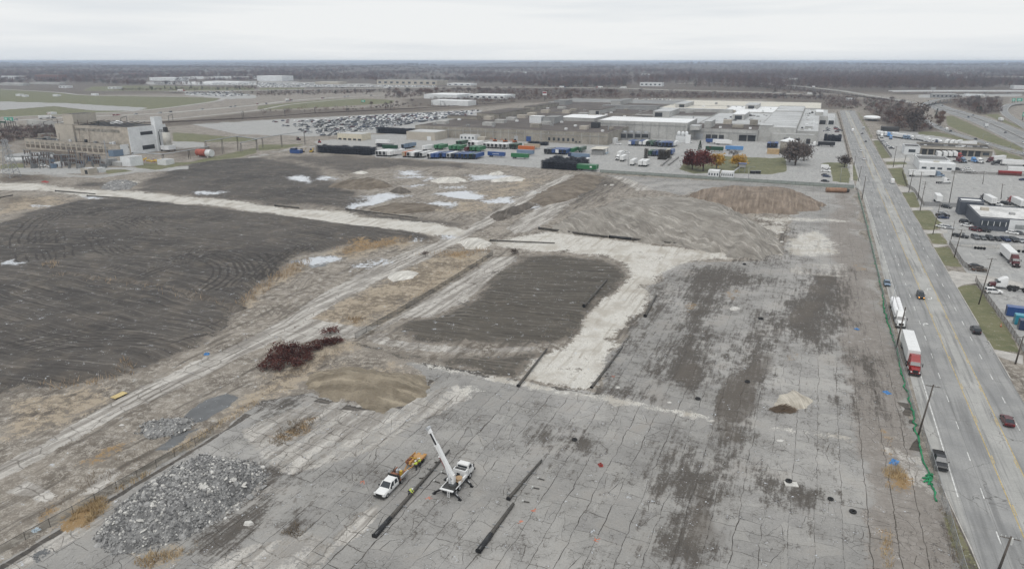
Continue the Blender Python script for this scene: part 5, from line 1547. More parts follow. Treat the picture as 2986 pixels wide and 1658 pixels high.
for i, (c, x, y, k, cl, hd, lb) in enumerate(((M4,188,36, "sedan", "white", SOUTH, "white car coming down past the lawn"),(T4,940,1000, "sedan", "white", SOUTH, "white sedan ahead of the small lawn"),(T4,972,1082, "sedan", "red", SOUTH, "reddish car nearest the cross street"),(T4,990,908, "sedan", "grey", NORTH, "grey car in the middle stretch of the far road"),
           (T4,955,828, "suv", "grey", NORTH, "dark grey suv by the white trucks verge"),(T4,968,780, "van", "silver", NORTH, "silver van by the kerb farther up"),(T4,858,800, "van", "white", SOUTH, "white van coming down beside the dark racks"),(T4,808,605, "sedan", "white", SOUTH, "white car at the far end of the road"),(T4,843,600, "sedan", "silver", SOUTH, "bright silver car at the far end of the road"))):
 car(k,cl,gp(c,x,y) + (.04,),hd,lb,rd,True)
# ------------------------------------------------------------------ crane truck (digger derrick)
CR = thing("crane_truck", "white crane truck with raised boom and spread outriggers", "crane truck", S(-48.15,84.9) + (.05,),-AZ)
# local y: 0 at the rear deck,8.4 at the bumper; local x: right positive
MB().box(0,3.9,.78,.95,8.2,.26).build("chassis", UNDER, CR)
MB().box(0,2.6,1.06,2.3,4.7,.18).build("deck", DKSTEEL, CR)
MB().box(0,-.05,1.22,2.45,.35,.16).box(-1.15,.5,1.24,.16,.9,.14).build("rear_bumper_deck", PAINT["white"], CR)
for sx in (-1,1):
 MB().box(sx * 1.12,3.6,1.1,.34,2.6,.55).build("side_locker", PAINT["white"], CR)
 MB().box(sx * 1.14,1.55,1.12,.28,1.3,.12).build("mudguard", PAINT["white"], CR)
body = MB()
body.box(.0,4.95,1.1,2.4,.9,1.25)
body.build("body_cabinet", PAINT["white"], CR)
gr = MB().box(0,4.98,2.355,2.0,.6,.04).build("vent_panel", DKSTEEL, CR)
for i in range(5):
 MB().box(-.8 + i * .4,4.98,2.395,.06,.56,.03).build("vent_slat", PAINT["grey"], gr)
MB().loft([[(-1.15,5.7,.85),(1.15,5.7,.85),(1.12,7.2,.85),(-1.12,7.2,.85)], [(-1.15,5.7,1.9),(1.15,5.7,1.9),(1.08,7.2,1.9),(-1.08,7.2,1.9)], [(-1.05,5.72,2.75),(1.05,5.72,2.75),(.95,6.8,2.75),(-.95,6.8,2.75)], [(-.9,5.85,2.9),(.9,5.85,2.9),(.8,6.6,2.9),(-.8,6.6,2.9)]]).build("cab", PAINT["white"], CR)
MB().box(0,5.67,1.95,1.7,.08,.6).build("rear_window", GLASS, CR)
for sx in (-1,1):
 MB().box(sx * 1.1,6.45,1.95,.08,.85,.58, tx=.5).build("side_window", GLASS, CR)
 MB().box(sx * 1.4,7.15,1.8,.14,.14,.6).build("mirror", UNDER, CR)
MB().loft([[(-1.0,7.17,1.95),(1.0,7.17,1.95),(1.0,7.21,1.95),(-1.0,7.21,1.95)], [(-.9,6.82,2.68),(.9,6.82,2.68),(.9,6.87,2.68),(-.9,6.87,2.68)]]).build("windscreen", GLASS, CR)
MB().loft([[(-1.0,7.2,.8),(1.0,7.2,.8),(.9,7.2,1.85),(-.9,7.2,1.85)], [(-.95,8.2,.75),(.95,8.2,.75),(.68,8.15,1.6),(-.68,8.15,1.6)]]).build("hood", PAINT["white"], CR)
MB().box(0,8.3,.5,2.2,.2,.35).build("bumper", UNDER, CR)
for sx in (-1,1):
 for y in (1.05,2.3,6.25):
  w = MB().cyl((sx * .85, y, .52),(sx * 1.2, y, .52),.52,.52,14).build("wheel", BLACK, CR)
  MB().cyl((sx * 1.2, y, .52),(sx * 1.24, y, .52),.3,.26,10).build("rim", RIM, w)
for lb,(x0,y0,x1,y1) in dict(a=(-1.0,.15,-2.35,-.1),b=(1.0,.15,2.4,.0),c=(1.1,4.3,2.5,4.1),d=(-1.1,4.3,-2.5,4.1)).items():
 o = MB().bar((x0, y0,1.15),(x1, y1,.22),.28,.26).build("outrigger", PBLK, CR)
 MB().box(x1, y1,0,.55,.45,.12).build("pad", PBLK, o)
 MB().bar((x0 + (x1 - x0) * .45, y0 + (y1 - y0) * .45,.92),(x0 + (x1 - x0) * .75, y0 + (y1 - y0) * .75,.65),.12,.10).build("ram", CHROME, o)
ld = MB()
for sx in (-.2,.2):
 ld.bar((.45 + sx,-.28,.15),(.45 + sx,-.28,1.3),.06)
for i in range(4):
 ld.box(.45,-.28,.25 + i * .28,.4,.06,.05)
ld.build("ladder", PAINT["white"], CR)
# turntable,winch drum,operator seat
MB().cyl((.05,1.9,1.24),(.05,1.9,1.62),.62,.58,16).build("turntable", PAINT["grey"], CR)
TR = MB()
TR.box(-.28,1.9,1.6,.2,1.0,1.55,ty=.6).box(.38,1.9,1.6,.2,1.0,1.55,ty=.6).box(.05,1.75,1.6,.5,.7,.5)
TR.build("turret", PAINT["white"], CR)
for z,y in ((1.95,2.02),(2.3,1.95),(2.75,1.9)):
 MB().cyl((-.39, y, z),(-.36, y, z),.1,.1,8).build("pin_hole_shade", UNDER, CR)  # black discs stand for the shade inside the holes
dr = MB().cyl((.75,2.9,1.5),(.75,2.9,1.62),.62,.62,16).cyl((.75,2.9,1.62),(.75,2.9,2.0),.38,.38,14).cyl((.75,2.9,2.0),(.75,2.9,2.1),.6,.6,16)
dr.build("rope_drum", mat("rope_tan", (.38,.26,.15),.8), CR)
MB().box(.2,3.5,1.25,.55,.55,.5).box(.2,3.72,1.7,.55,.12,.6).build("operator_seat", UNDER, CR)
# boom from the turret to its tip: built in world directions,expressed in truck space
Mi = (Matrix.Translation(Vector(S(-48.15,84.9) + (.05,))) @ Matrix.Rotation(-AZ, 4, "Z")).inverted()
foot = Vector((.05,1.9,2.85))
tipz = 10.6
tip = Mi @ Vector(gp(C1,985,150,tipz) + (tipz,))
d = (tip - foot).normalized()
LB = (tip - foot).length
def bpt(k,o=(0,0,0)):
 return tuple(foot + d * (LB * k) + Vector(o))
MB().bar(bpt(-.05), bpt(.66),.62,.52).build("boom_base_section", PAINT["white"], CR)
MB().bar(bpt(.62), bpt(.93),.40,.34).build("boom_extension", PAINT["black"], CR)
MB().bar(bpt(.64), bpt(.93),.30,.40).build("boom_side_plate", PAINT["white"], CR)
hd = MB().bar(bpt(.9), bpt(1.02),.58,.44).build("boom_head", PAINT["white"], CR)
side = d.cross(Vector((0,0,1))).normalized()
MB().cyl(bpt(1.0, tuple(side * -.4)), bpt(1.0, tuple(side * .4)),.30,.30,12).build("sheave", PAINT["silver"], hd)
up = side.cross(d).normalized()
if up.z < 0:
 up = -up
lo = tuple(-up * .62)
MB().cyl((.05,1.2,2.0), bpt(.34, tuple(-up * .3)),.13,.11,10).build("lift_ram", CHROME, CR)
MB().box(*bpt(.62, tuple(-up * .6 + side * .3)),.5,.5,.8).build("pole_claw", PAINT["white"], CR)
au = MB().cyl(bpt(.14,tuple(-up * .75 + side * .3)),bpt(.60,tuple(-up * .75 + side * .3)),.07,.07,8)
for k in range(9):
 kk_ = .16 + k * .028
 au.cyl(bpt(kk_,tuple(-up * .75 + side * .3)),bpt(kk_ + .008,tuple(-up * .75 + side * .3)),.30,.30,10)
au.build("auger", PAINT["red"], CR)
MB().bar(bpt(.10), bpt(.2),.66,.56).build("boom_foot_plate", PAINT["white"], CR)
MB().box(*bpt(.42, tuple(-up * .55)),.3,.7,.12).build("auger_bracket", PAINT["white"], CR)
# ------------------------------------------------------------------ flatbed pickup with tools,and the trailer behind it
PK = thing("work_pickup", "white crew pickup with rusty tool bed near the crane", "pickup", S(-57.95,83.3) + (.05,),-SOUTH)
# local +y is the nose
MB().loft([ring(-1.0,.5,1.12,2.0,1.9), ring(.9,.5,1.15,2.0,1.92), ring(1.5,.5,1.18,2.02,1.9), ring(3.1,.5,1.12,2.0,1.78), ring(3.4,.6,.95,1.9,1.6)]).build("body", PAINT["white"], PK)
MB().loft([[(-.95,-.95,1.1),(.95,-.95,1.1),(.95,1.75,1.14),(-.95,1.75,1.14)], [(-.8,-.75,1.82),(.8,-.75,1.82),(.78,.85,1.82),(-.78,.85,1.82)]]).build("glasshouse", GLASS, PK)
MB().loft([[(-.83,-.8,1.82),(.83,-.8,1.82),(.8,.9,1.82),(-.8,.9,1.82)], [(-.7,-.65,1.93),(.7,-.65,1.93),(.68,.7,1.93),(-.68,.7,1.93)]]).build("roof", PAINT["white"], PK)
pil = MB()
for sx in (-1,1):
 pil.bar((sx * .95,1.7,1.12),(sx * .79,.86,1.83),.1)
 pil.bar((sx * .955,.3,1.12),(sx * .8,.1,1.83),.16,.08)
 pil.bar((sx * .95,-.9,1.12),(sx * .8,-.76,1.83),.16)
 MB().box(sx * 1.2,1.5,1.15,.24,.12,.3).build("mirror", UNDER, PK)
 MB().box(sx * .8,3.3,.92,.4,.2,.2).build("headlight", HLAMP, PK)
pil.build("pillars", PAINT["white"], PK)
MB().box(0,3.42,.62,1.2,.08,.36).build("grille", UNDER, PK)
MB().box(0,3.5,.4,2.0,.18,.26).build("bumper", DKSTEEL, PK)
RUST_M = mat("rusty_red_steel", (.20,.085,.05),.8, var=.3)
MB().box(0,-2.5,.95,2.3,2.9,.14).build("tool_bed", RUST_M, PK)
MB().box(0,-1.08,1.05,2.3,.14,.95).build("headache_rack", UNDER, PK)
for sx in (-1,1):
 MB().box(sx * 1.08,-2.75,1.09,.22,2.3,.42).build("side_toolbox", PAINT["silver"] if sx < 0 else RUST_M, PK)
 for y in (2.45,-1.9):
  w = MB().cyl((sx * .75, y, .42),(sx * 1.03, y, .42),.42,.42,12).build("wheel", BLACK, PK)
  MB().cyl((sx * 1.03, y, .42),(sx * 1.05, y, .42),.24,.22,10).build("rim", RIM, w)
MB().box(.25,-1.7,1.09,1.1,.8,.55).build("tool_chest", RUST_M, PK)
MB().box(-.5,-2.6,1.09,.4,.45,.85).build("yellow_compressor", PAINT["yellow"], PK)
MB().cyl((.3,-2.6,1.09),(.3,-2.6,1.9),.26,.2,10).build("gas_bottle", PAINT["silver"], PK)
MB().bar((.95,-1.3,1.1),(1.05,-3.3,2.0),.09).bar((.7,-1.3,1.1),(.6,-3.6,1.5),.09).build("rack_bar", UNDER, PK)
MB().box(.45,-3.4,1.09,.8,.5,.4).build("crate", PAINT["silver"], PK)
TLR = thing("equipment_trailer", "orange low equipment trailer hitched behind the white pickup", "trailer", S(-58.0,90.7) + (.05,),-NORTH)
OR = mat("orange_trailer_paint", (.46,.24,.07),.7, var=.25)
MB().box(0,.9,.62,2.15,3.4,.14).build("deck", OR, TLR)
for i in range(8):
 MB().box(0,-.6 + i * .42,.765,2.0,.39,.04).build("plank", mat("orange_stained_plank", (.40,.24,.11),.9, var=.3), TLR)
MB().box(-.55,2.75,.6,.6,.75,.07).box(.6,2.85,.6,.6,.9,.07).build("ramp", OR, TLR)
MB().bar((-.6,-1.0,.62),(0,-3.2,.6),.14).bar((.6,-1.0,.62),(0,-3.2,.6),.14).build("drawbar", OR, TLR)
for sx in (-1,1):
 MB().box(sx * 1.12,.9,.76,.08,3.4,.28).build("side_rail", OR, TLR)
 for y in (.6,1.5):
  MB().cyl((sx * .95, y, .36),(sx * 1.2, y, .36),.36,.36,12).build("wheel", BLACK, TLR)
# tools heaped on the trailer
rng = random.Random(4)
for i in range(9):
 b = MB().box(0,0,0, rng.uniform(.35,.6), rng.uniform(.4,.7), rng.uniform(.25,.6), tx=.85, ty=.85).build("tool_case", [RUST_M, OR, PAINT["tan"]][i % 3])
 p = off(S(-58.0,90.7),NORTH,-.9 + (i // 3) * .72 + rng.uniform(-.1,.1),-.62 + (i % 3) * .62)
 b.location = (p[0],p[1],.86)
 b.rotation_euler = (0,0,-AZ + rng.uniform(-.3,.3))
 tag(b, "small brown or orange tool case heaped on the trailer", "tool case", "tool cases on the trailer")
o = MB().box(0,0,0,1.3,.1,.06).box(-.62,0,-.25,.06,.1,.5).box(.62,0,-.25,.06,.1,.5).build("yellow_frame", PAINT["yellow"])
o.location = S(-58.1,91.0) + (1.35,)
o.rotation_euler = (.2,0,-AZ)
tag(o, "yellow tube frame leaning over the tool cases", "frame")
# ------------------------------------------------------------------ workers
SKIN = mat("skin", (.36,.22,.16),.6)
HIVIS = mat("hi_vis_yellow", (.58,.72,.08),.7)
TROU = mat("dark_trousers", (.035,.04,.05),.9)
HELM = mat("white_helmet", (.75,.75,.73),.35)
def person(label,loc,head,joints,group=None):
 """joints: dict of named points in metres (y ahead, z up); one skinned body with clothes as children"""
 t = thing("person", label, "person", loc, -head, group)
 J = joints
 def skin(name,edges,rad,m,par):
  names = []
  for e in edges:
   for q in e:
    if q not in names:
     names.append(q)
  me = bpy.data.meshes.new(name)
  me.from_pydata([J[n] for n in names],[(names.index(a),names.index(b)) for a,b in edges],[])
  o = bpy.data.objects.new(name,me)
  COL.objects.link(o)
  me.materials.append(m)
  md = o.modifiers.new("skin", "SKIN")
  for i,n in enumerate(names):
   r = rad[n]
   me.skin_vertices[0].data[i].radius = (r,r) if not isinstance(r,tuple) else r
  me.skin_vertices[0].data[0].use_root = True
  o.modifiers.new("sub", "SUBSURF").levels = 1
  o.modifiers["sub"].render_levels = 1
  dg = bpy.context.evaluated_depsgraph_get()
  me2 = bpy.data.meshes.new_from_object(o.evaluated_get(dg))
  bpy.data.objects.remove(o)
  o = link(name,me2,par)
  return o
 skin("body", [("pel", "chest"),("chest", "neck"),("neck", "head"),("head", "crown")] + [(a + s, b + s) for s in "lr" for a, b in (("sho", "elb"),("elb", "wri"),("wri", "hand"),("hip", "knee"),("knee", "ank"),("ank", "toe"))] + [("chest", "shol"),("chest", "shor"),("pel", "hipl"),("pel", "hipr")],
   dict(pel=.13,chest=.15,neck=.055,head=.10,crown=.075,shol=.07,shor=.07,elbl=.045,elbr=.045,wril=.035,wrir=.035,handl=.04,handr=.04,hipl=.085,hipr=.085,kneel=.06,kneer=.06,ankl=.045,ankr=.045,toel=.04,toer=.04),SKIN,t)
 skin("jacket", [("pel", "chest"),("chest", "neckb"),("chest", "shol"),("chest", "shor"),("shol", "elbl"),("shor", "elbr"),("elbl", "cufl"),("elbr", "cufr")], dict(pel=.19, chest=.21, neckb=.09, shol=.11, shor=.11, elbl=.075, elbr=.075, cufl=.06, cufr=.06), HIVIS, t)
 skin("trousers", [("pelb", "hipl"),("pelb", "hipr"),("hipl", "kneel"),("hipr", "kneer"),("kneel", "ankl"),("kneer", "ankr")], dict(pelb=.16, hipl=.12, hipr=.12, kneel=.085, kneer=.085, ankl=.07, ankr=.07), TROU, t)
 bt = MB()
 for s in "lr":
  a, b = Vector(J["ank" + s]), Vector(J["toe" + s])
  bt.box((a.x + b.x) / 2,(a.y + b.y) / 2,max(.0,min(a.z,b.z) - .07),.11,.28,.12)
 bt.build("boots", BLACK, t)
 c = Vector(J["crown"])
 hm = MB().lathe([(.15,-.03),(.155,.0),(.125,.05),(.12,.09),(.07,.14),(.0,.155)], 12,(c.x, c.y, c.z - .02)).build("helmet", HELM, t, True)
 return t
def stand(bend=.0,arm=.25,legs=.1):
 J = {}
 J["pel"] = (0,0,.98); J["pelb"] = (0,0,.96)
 s,c = math.sin(bend),math.cos(bend)
 J["chest"] = (0,.40 * s, .98 + .40 * c)
 J["neckb"] = (0,.52 * s, .98 + .52 * c)
 J["neck"] = (0,.56 * s, .98 + .56 * c)
 J["head"] = (0,.66 * s + .03,.98 + .66 * c)
 J["crown"] = (0,.75 * s + .03,.98 + .75 * c)
 for q, sx in (("l", -1),("r", 1)):
  J["sho" + q] = (sx * .19,.44 * s, .98 + .44 * c)
  J["elb" + q] = (sx * .25,.44 * s + arm * .55,.98 + .44 * c - .27)
  J["wri" + q] = (sx * .2,.44 * s + arm * 1.3,.98 + .44 * c - .45)
  J["cuf" + q] = tuple(.15 * a + .85 * b for a, b in zip(J["elb" + q], J["wri" + q]))
  J["hand" + q] = (sx * .18,.44 * s + arm * 1.5,.98 + .44 * c - .54)
  J["hip" + q] = (sx * .10,0,.92)
  J["knee" + q] = (sx * .12,.06 + sx * legs * .5,.50)
  J["ank" + q] = (sx * .13, sx * legs, .09)
  J["toe" + q] = (sx * .14, sx * legs + .15,.05)
 return J
person("worker in yellow jacket and white helmet, left of two at the trailer", S(-56.75,89.7) + (.05,), AZ - 1.3, stand(.25,.32,.08))
person("worker in yellow jacket at the trailer, nearer its ramps", S(-56.65,90.75) + (.05,), AZ - 1.5, stand(.08,.2,.12))
person("worker in yellow jacket bending over the long black pole", S(-54.0,82.7) + (.05,), AZ + 1.4, stand(.95,.35,.2))
# ------------------------------------------------------------------ lots to the right of the road
EAST = AZ + math.pi / 2
for c, x, y, k, cl, hd, lb in ((C4,555,1050, "suv", "white", (1.75), "white suv parked nose right beside the bare truck chassis"),(C4,70,165, "suv", "black", 2.6, "black suv at the upper left of the car lot"),(C4,20,232, "sedan", "silver", 1.75, "silver car above the two black cars on the left"),(C4,35,275, "sedan", "navy", 1.75, "dark blue sedan left row, lower one"),(C4,30,255, "pickup", "black", 1.75, "black pickup between silver and dark blue cars"),
        (C4,20,370, "sedan", "white", 2.7, "white hatchback at the verge corner"),(C4,90,380, "sedan", "silver", 2.5, "silver car right of the white hatchback"),(C4,265,325, "suv", "black", 2.6, "black suv left of the grey showroom wall"),(C4,282,358, "sedan", "white", 2.6, "white sedan below the black suv by the showroom"),
        (C4,370,405, "suv", "maroon", 2.7, "dark maroon suv under the showroom window"),(C4,450,410, "pickup", "black", 2.5, "black pickup under the showroom window"),(C4,757,435, "sedan", "white", 2.4, "white sedan before the white garage doors"),(C4,830,440, "sedan", "grey", 2.4, "grey sedan before the white garage doors"),
        (C4,215,470, "pickup", "black", 2.4, "dark pickup behind the double armed pole"),(C4,370,485, "suv", "grey", AZ + 2.9, "grey suv first in the lower car row"),(C4,443,490, "sedan", "grey", AZ + 2.9, "dark grey sedan second in the lower car row"),(C4,520,495, "suv", "black", AZ + 2.9, "black suv third in the lower car row"),(C4,598,500, "sedan", "black", AZ + 2.9, "black sedan fourth in the lower car row"),
        (C4,680,505, "pickup", "navy", AZ + 2.9, "navy pickup fifth in the lower car row"),(C4,767,512, "suv", "black", AZ + 2.9, "black suv sixth in the lower car row"),(C4,842,518, "sedan", "silver", AZ + 2.9, "pale silver car last in the lower car row"),
        (C4,605,140, "suv", "white", 2.6, "white suv behind the showroom between trailers"),(C4,687,130, "suv", "black", 2.4, "black suv beside the dark red tractor"),(C3,1140,680, "sedan", "white", 1.6, "white sedan alone on the pale truck lot"),(C3,1050,730, "sedan", "white", 1.2, "white car left of three at the brush fence"),(C3,1155,745, "sedan", "silver", 1.5, "silver car in the middle at the brush fence"),(C3,1250,745, "sedan", "white", 1.5, "white car right of three at the brush fence"),(C3,960,690, "suv", "black", 1.8, "black suv at the workshop right end"),(C3,268,440, "pickup", "white", 2.3, "white pickup at the office corner"),(C3,2100,870, "sedan", "navy", 1.4, "navy car at the right picture edge")):
 car(k,cl,gp(c,x,y),hd,lb)
# burnt out cars by the fence
CHAR = mat("charred_metal", (.055,.048,.043),.9, var=.4)
for c, x, y, cl, lb in ((C4,375,785, "black", "blackened wrecked car behind the dark fence, rear one"),(C4,410,820, "brown", "rust brown wrecked car behind the dark fence, front one")):
 car("sedan", cl, gp(c, x, y),1.75, lb)
# semi trucks in the right lots
def rig(c,nx,ny,tx,ty,col,tcol,lb,L=14.5,cab=True,hood=None,sleeper=True):
 """nose and tail ground points"""
 n,q = gp(c,nx,ny),gp(c,tx,ty)
 hd_ = dirto(q,n)
 if cab:
  c0_ = off(n,hd_,-2.9)
  tractor(col,c0_,hd_,lb[0],None,sleeper,hood)
  if tcol:
   trailer(tcol,off(c0_,hd_,-3.1 - L / 2),hd_,lb[1],None,L)
 else:
  trailer(tcol,off(n,hd_,-L / 2),hd_,lb[0],None,L)
rig(C4,800,790,600,590, "maroon", "white", ("dark red semi tractor in the lot below the showroom", "white trailer behind the dark red tractor below the showroom"),13.5)
rig(C4,500,985,760,1010, "white", None, ("white sleeper tractor with dark red hood on the near lot", ""), hood="maroon")
rig(C3,735,815,100,800, "steelblue", "white", ("grey blue tractor facing right above the white tractor", "long white trailer behind the grey blue tractor by the upper verge"),14.8)
rig(C3,830,920,560,925, "white", None, ("white sleeper tractor without trailer on the pale lot", ""))
rig(C3,640,1275,530,1150, "white", "white", ("short white trailer standing alone on the pale lot",),9.5, False)
rig(C3,1380,1200,1600,1320, "black", "white", ("black tractor behind the showroom", "white trailer behind the showroom on the left"),11.5)
rig(C3,1850,1240,2090,1360, "red", "white", ("red tractor behind the showroom on the right", "white trailer behind the showroom on the right"),12.5)
rig(C3,1545,600,2150,625, "black", "white", ("black tractor of the long white trailer at the right edge", "long white trailer at the right edge of the depot"),16.2)
rig(C3,1480,560,1940,510, "maroon", "white", ("dark red tractor behind the black one", "white trailer behind the dark red tractor at the depot"),14.0)
for x, y, cl, lb in ((1005,480, "red", "bright red tractor at the depot doors"),(985,560, "maroon", "dark red tractor before the depot"),(1062,562, "steelblue", "grey blue tractor beside the dark red one at the depot"),(1250,560, "lightblue", "blue tractor before the depot doors"),(1355,572, "white", "white tractor at the depot beside the blue one")):
 tractor(cl,gp(C3,x,y),AZ + 2.7,lb,None)
for i,x in enumerate((645,750,838,925)):
 trailer("white", off(gp(C3, x, 475), AZ, 5), SOUTH, "white trailer backed to the depot, %s from the left" % ("first", "second", "third", "fourth")[i], "white trailers at the depot doors", 11.0)
# white fleet behind the depot
for i,(x,y) in enumerate(((55,155),(120,160),(180,165),(310,175),(410,200),(480,215),(545,225),(610,240),(665,250))):
 tractor(["steelblue", "steelblue", "white", "grey", "white", "white", "white", "navy", "white"][i], gp(C3, x, y), AZ + 2.6 + .05 * i, "%s tractor, number %s along the white fleet line behind the depot" % (["grey blue", "grey blue", "white", "dark grey", "white", "white", "white", "navy", "white"][i], ("one", "two", "three", "four", "five", "six", "seven", "eight", "nine")[i]), "tractors of the white fleet")
 if i not in (3,):
  trailer("white", off(gp(C3, x, y), AZ + 2.6 + .05 * i, -9.8), AZ + 2.6 + .05 * i, "white trailer behind fleet tractor number %s" % ("one", "two", "three", "four", "five", "six", "seven", "eight", "nine")[i], "trailers of the white fleet", 13.0)
for i,(x,y,x2,y2) in enumerate(((760,262,910,150),(850,268,1000,165),(930,268,1110,195),(1000,272,1290,245))):
 a,b = gp(C3,x,y),gp(C3,x2,y2 + 25)
 trailer("white", off(a, dirto(a, b),7), dirto(b, a), "white trailer %s of four fanned out behind the depot roof" % ("first", "second", "third", "last")[i], "trailers fanned behind the depot", 14.0)
for i, (x, y, cl) in enumerate(((1120,845, "white"),(1150,850, "white"),(1190,855, "white"),(1220,860, "lightblue"),(1270,862, "white"),(1305,865, "white"))):
 trailer(cl, off(gp(T4, x, y), AZ, 6), SOUTH, "%s trailer %s in the upper left fleet row" % ("blue" if cl == "lightblue" else "white", ("first", "second", "third", "fourth", "fifth", "sixth")[i]), "upper left fleet row", 12.0)
tractor("white", gp(T4,1150,868), SOUTH, "white tractor at the left end of the upper fleet row")
tractor("lightblue", gp(T4,1240,880), SOUTH, "blue tractor before the upper fleet row")
for i, (x, y, cl) in enumerate(((1180,925, "white"),(1195,945, "white"),(1215,955, "silver"),(1240,965, "white"),(1250,975, "black"),(1165,905, "silver"))):
 car("sedan", cl, gp(T4, x, y), EAST + .1, "%s car %s in the short line by the black fence" % (cl, ("first", "second", "third", "fourth", "nearest", "farthest")[i]), "cars lined by the black fence", True)
# coloured containers at the right edge
def container(col, c, x, y, L, lb, head, z=.0, name="shipping_container"):
 t = thing(name, lb, "container", gp(c, x, y) + (z,),-head)
 m = PAINT[col]
 MB().box(0, L / 2,.15,2.44, L, 2.6).build("shell", m, t)
 for s in (-1,1):
  rb = MB()
  for i in range(int(L / .6)):
   rb.box(s * 1.235,.4 + i * .6,.35,.03,.3,2.2)
  rb.build("corrugation", m, t, kind="stuff")
 for s in (-1,1):
  dd = MB().box(s * .6,-.03,.25,1.15,.06,2.4).build("door", m, t)
  MB().cyl((s * .35,-.08,.3),(s * .35,-.08,2.6),.03,.03,6).cyl((s * .8,-.08,.3),(s * .8,-.08,2.6),.03,.03,6).build("lock_rod", CHROME, dd)
 return t
for col, x, y, lb in (("blue", 705,1275, "blue shipping container, highest of the three at the right edge"),("teal", 790,1365, "turquoise shipping container between two blue ones"),("navy", 835,1420, "dark blue container, lowest of the three at the right edge")):
 container(col,C4,x - 20,y,12.2,lb,EAST + .05)
container("red", C3,1665,770,12.2, "faded red container in the brush fence line", EAST)
container("white", C3,1830,700,12.2, "white container behind the faded red one", EAST)
# bare chassis and stacked tyres
t = thing("truck_chassis", "bare black truck chassis with wheels behind the white tractor", "truck chassis", gp(C4,690,1018),-(EAST + .05))
MB().bar((-.4,0,.9),(-.4,9,.9),.2).bar((.4,0,.9),(.4,9,.9),.2).build("frame", UNDER, t)
for y in (.8,2.0,4.6,5.8):
 for sx in (-1,1):
  MB().cyl((sx * .8, y, .5),(sx * 1.15, y, .5),.5,.5,12).build("wheel", BLACK, t)
for i,(x,y) in enumerate(((368,592),(400,595),(430,597),(462,600),(820,628),(868,632))):
 o = bpy.data.objects.new("tyre", TYRE)
 COL.objects.link(o)
 p = gp(C4,x,y)
 o.location = (p[0],p[1],.55)
 o.rotation_euler = (math.pi / 2,0,-AZ)
 tag(o, "tyre standing against the rail fence, %s from the left" % ("first", "second", "third", "fourth", "fifth", "sixth")[i], "tyre", "tyres along the rail fence")
t = thing("traffic_cone", "orange and white cone at the dark fence by the containers", "cone", gp(C4,637,1400))
MB().box(0,0,0,.5,.5,.06).build("base", UNDER, t)
MB().cyl((0,0,.06),(0,0,.9),.2,.04,10).build("cone_body", mat("cone_orange", (.6,.14,.04),.5), t)
MB().cyl((0,0,.42),(0,0,.62),.135,.09,10).build("stripe", WHITE, t)
# ------------------------------------------------------------------ buildings
def projx(r,u,z=.0):
 X,Y = S(r,u)
 return 1493 + FPX * X / (Y * CP + (CAM_H - z) * SP)
def r_at(x,u,z=.0):
 lo,hi = -6000.0,(u * CA + CAM_H * SP / CP) / SA - 4.0
 for _ in range(60):
  m = (lo + hi) / 2
  if projx(m,u,z) < x:
   lo = m
  else:
   hi = m
 return lo
W_BEIGE = mat("beige_concrete_wall", (.30,.275,.235),.9, var=.2, scale=.12, fine=.9)
W_CONC = mat("pale_concrete_wall", (.42,.415,.395),.9, var=.14, scale=.1, fine=.8)
W_GREY = mat("grey_metal_wall", (.30,.30,.295),.7, var=.12, scale=.1, fine=.8)
W_WHITE = mat("white_metal_wall", (.66,.67,.67),.6, var=.08, scale=.1, fine=.8)
W_TAN = mat("tan_panel_wall", (.44,.40,.34),.8, var=.1, scale=.1, fine=.8)
W_RUSTY = mat("stained_tan_wall", (.43,.385,.325),.9, var=.2, scale=.25, fine=1.2)
W_DARK = mat("slate_blue_wall", (.075,.085,.105),.6, var=.1)
R_BROWN = mat("brown_gravel_roof", (.105,.09,.08),.95, var=.28, scale=.06, fine=.6)
R_LIGHT = mat("light_grey_roof", (.46,.465,.46),.8, var=.14, scale=.05, fine=.4)
R_WHITE = mat("white_membrane_roof", (.74,.745,.74),.6, var=.08, scale=.05, fine=.5)
R_CREAM = mat("cream_membrane_roof", (.56,.53,.46),.8, var=.1, scale=.05, fine=.5)
R_GREY = mat("grey_felt_roof", (.24,.24,.235),.9, var=.2, scale=.06, fine=.5)
R_DARK = mat("dark_felt_roof", (.06,.058,.056),.9, var=.3, scale=.12, fine=.7)
R_DIRTY = mat("stained_white_roof", (.58,.575,.56),.8, var=.25, scale=.12, fine=.9)
LOUV = mat("dark_louvre", (.04,.042,.045),.7)
WIN = mat("window_glass", (.05,.06,.07),.15, spec=.6)
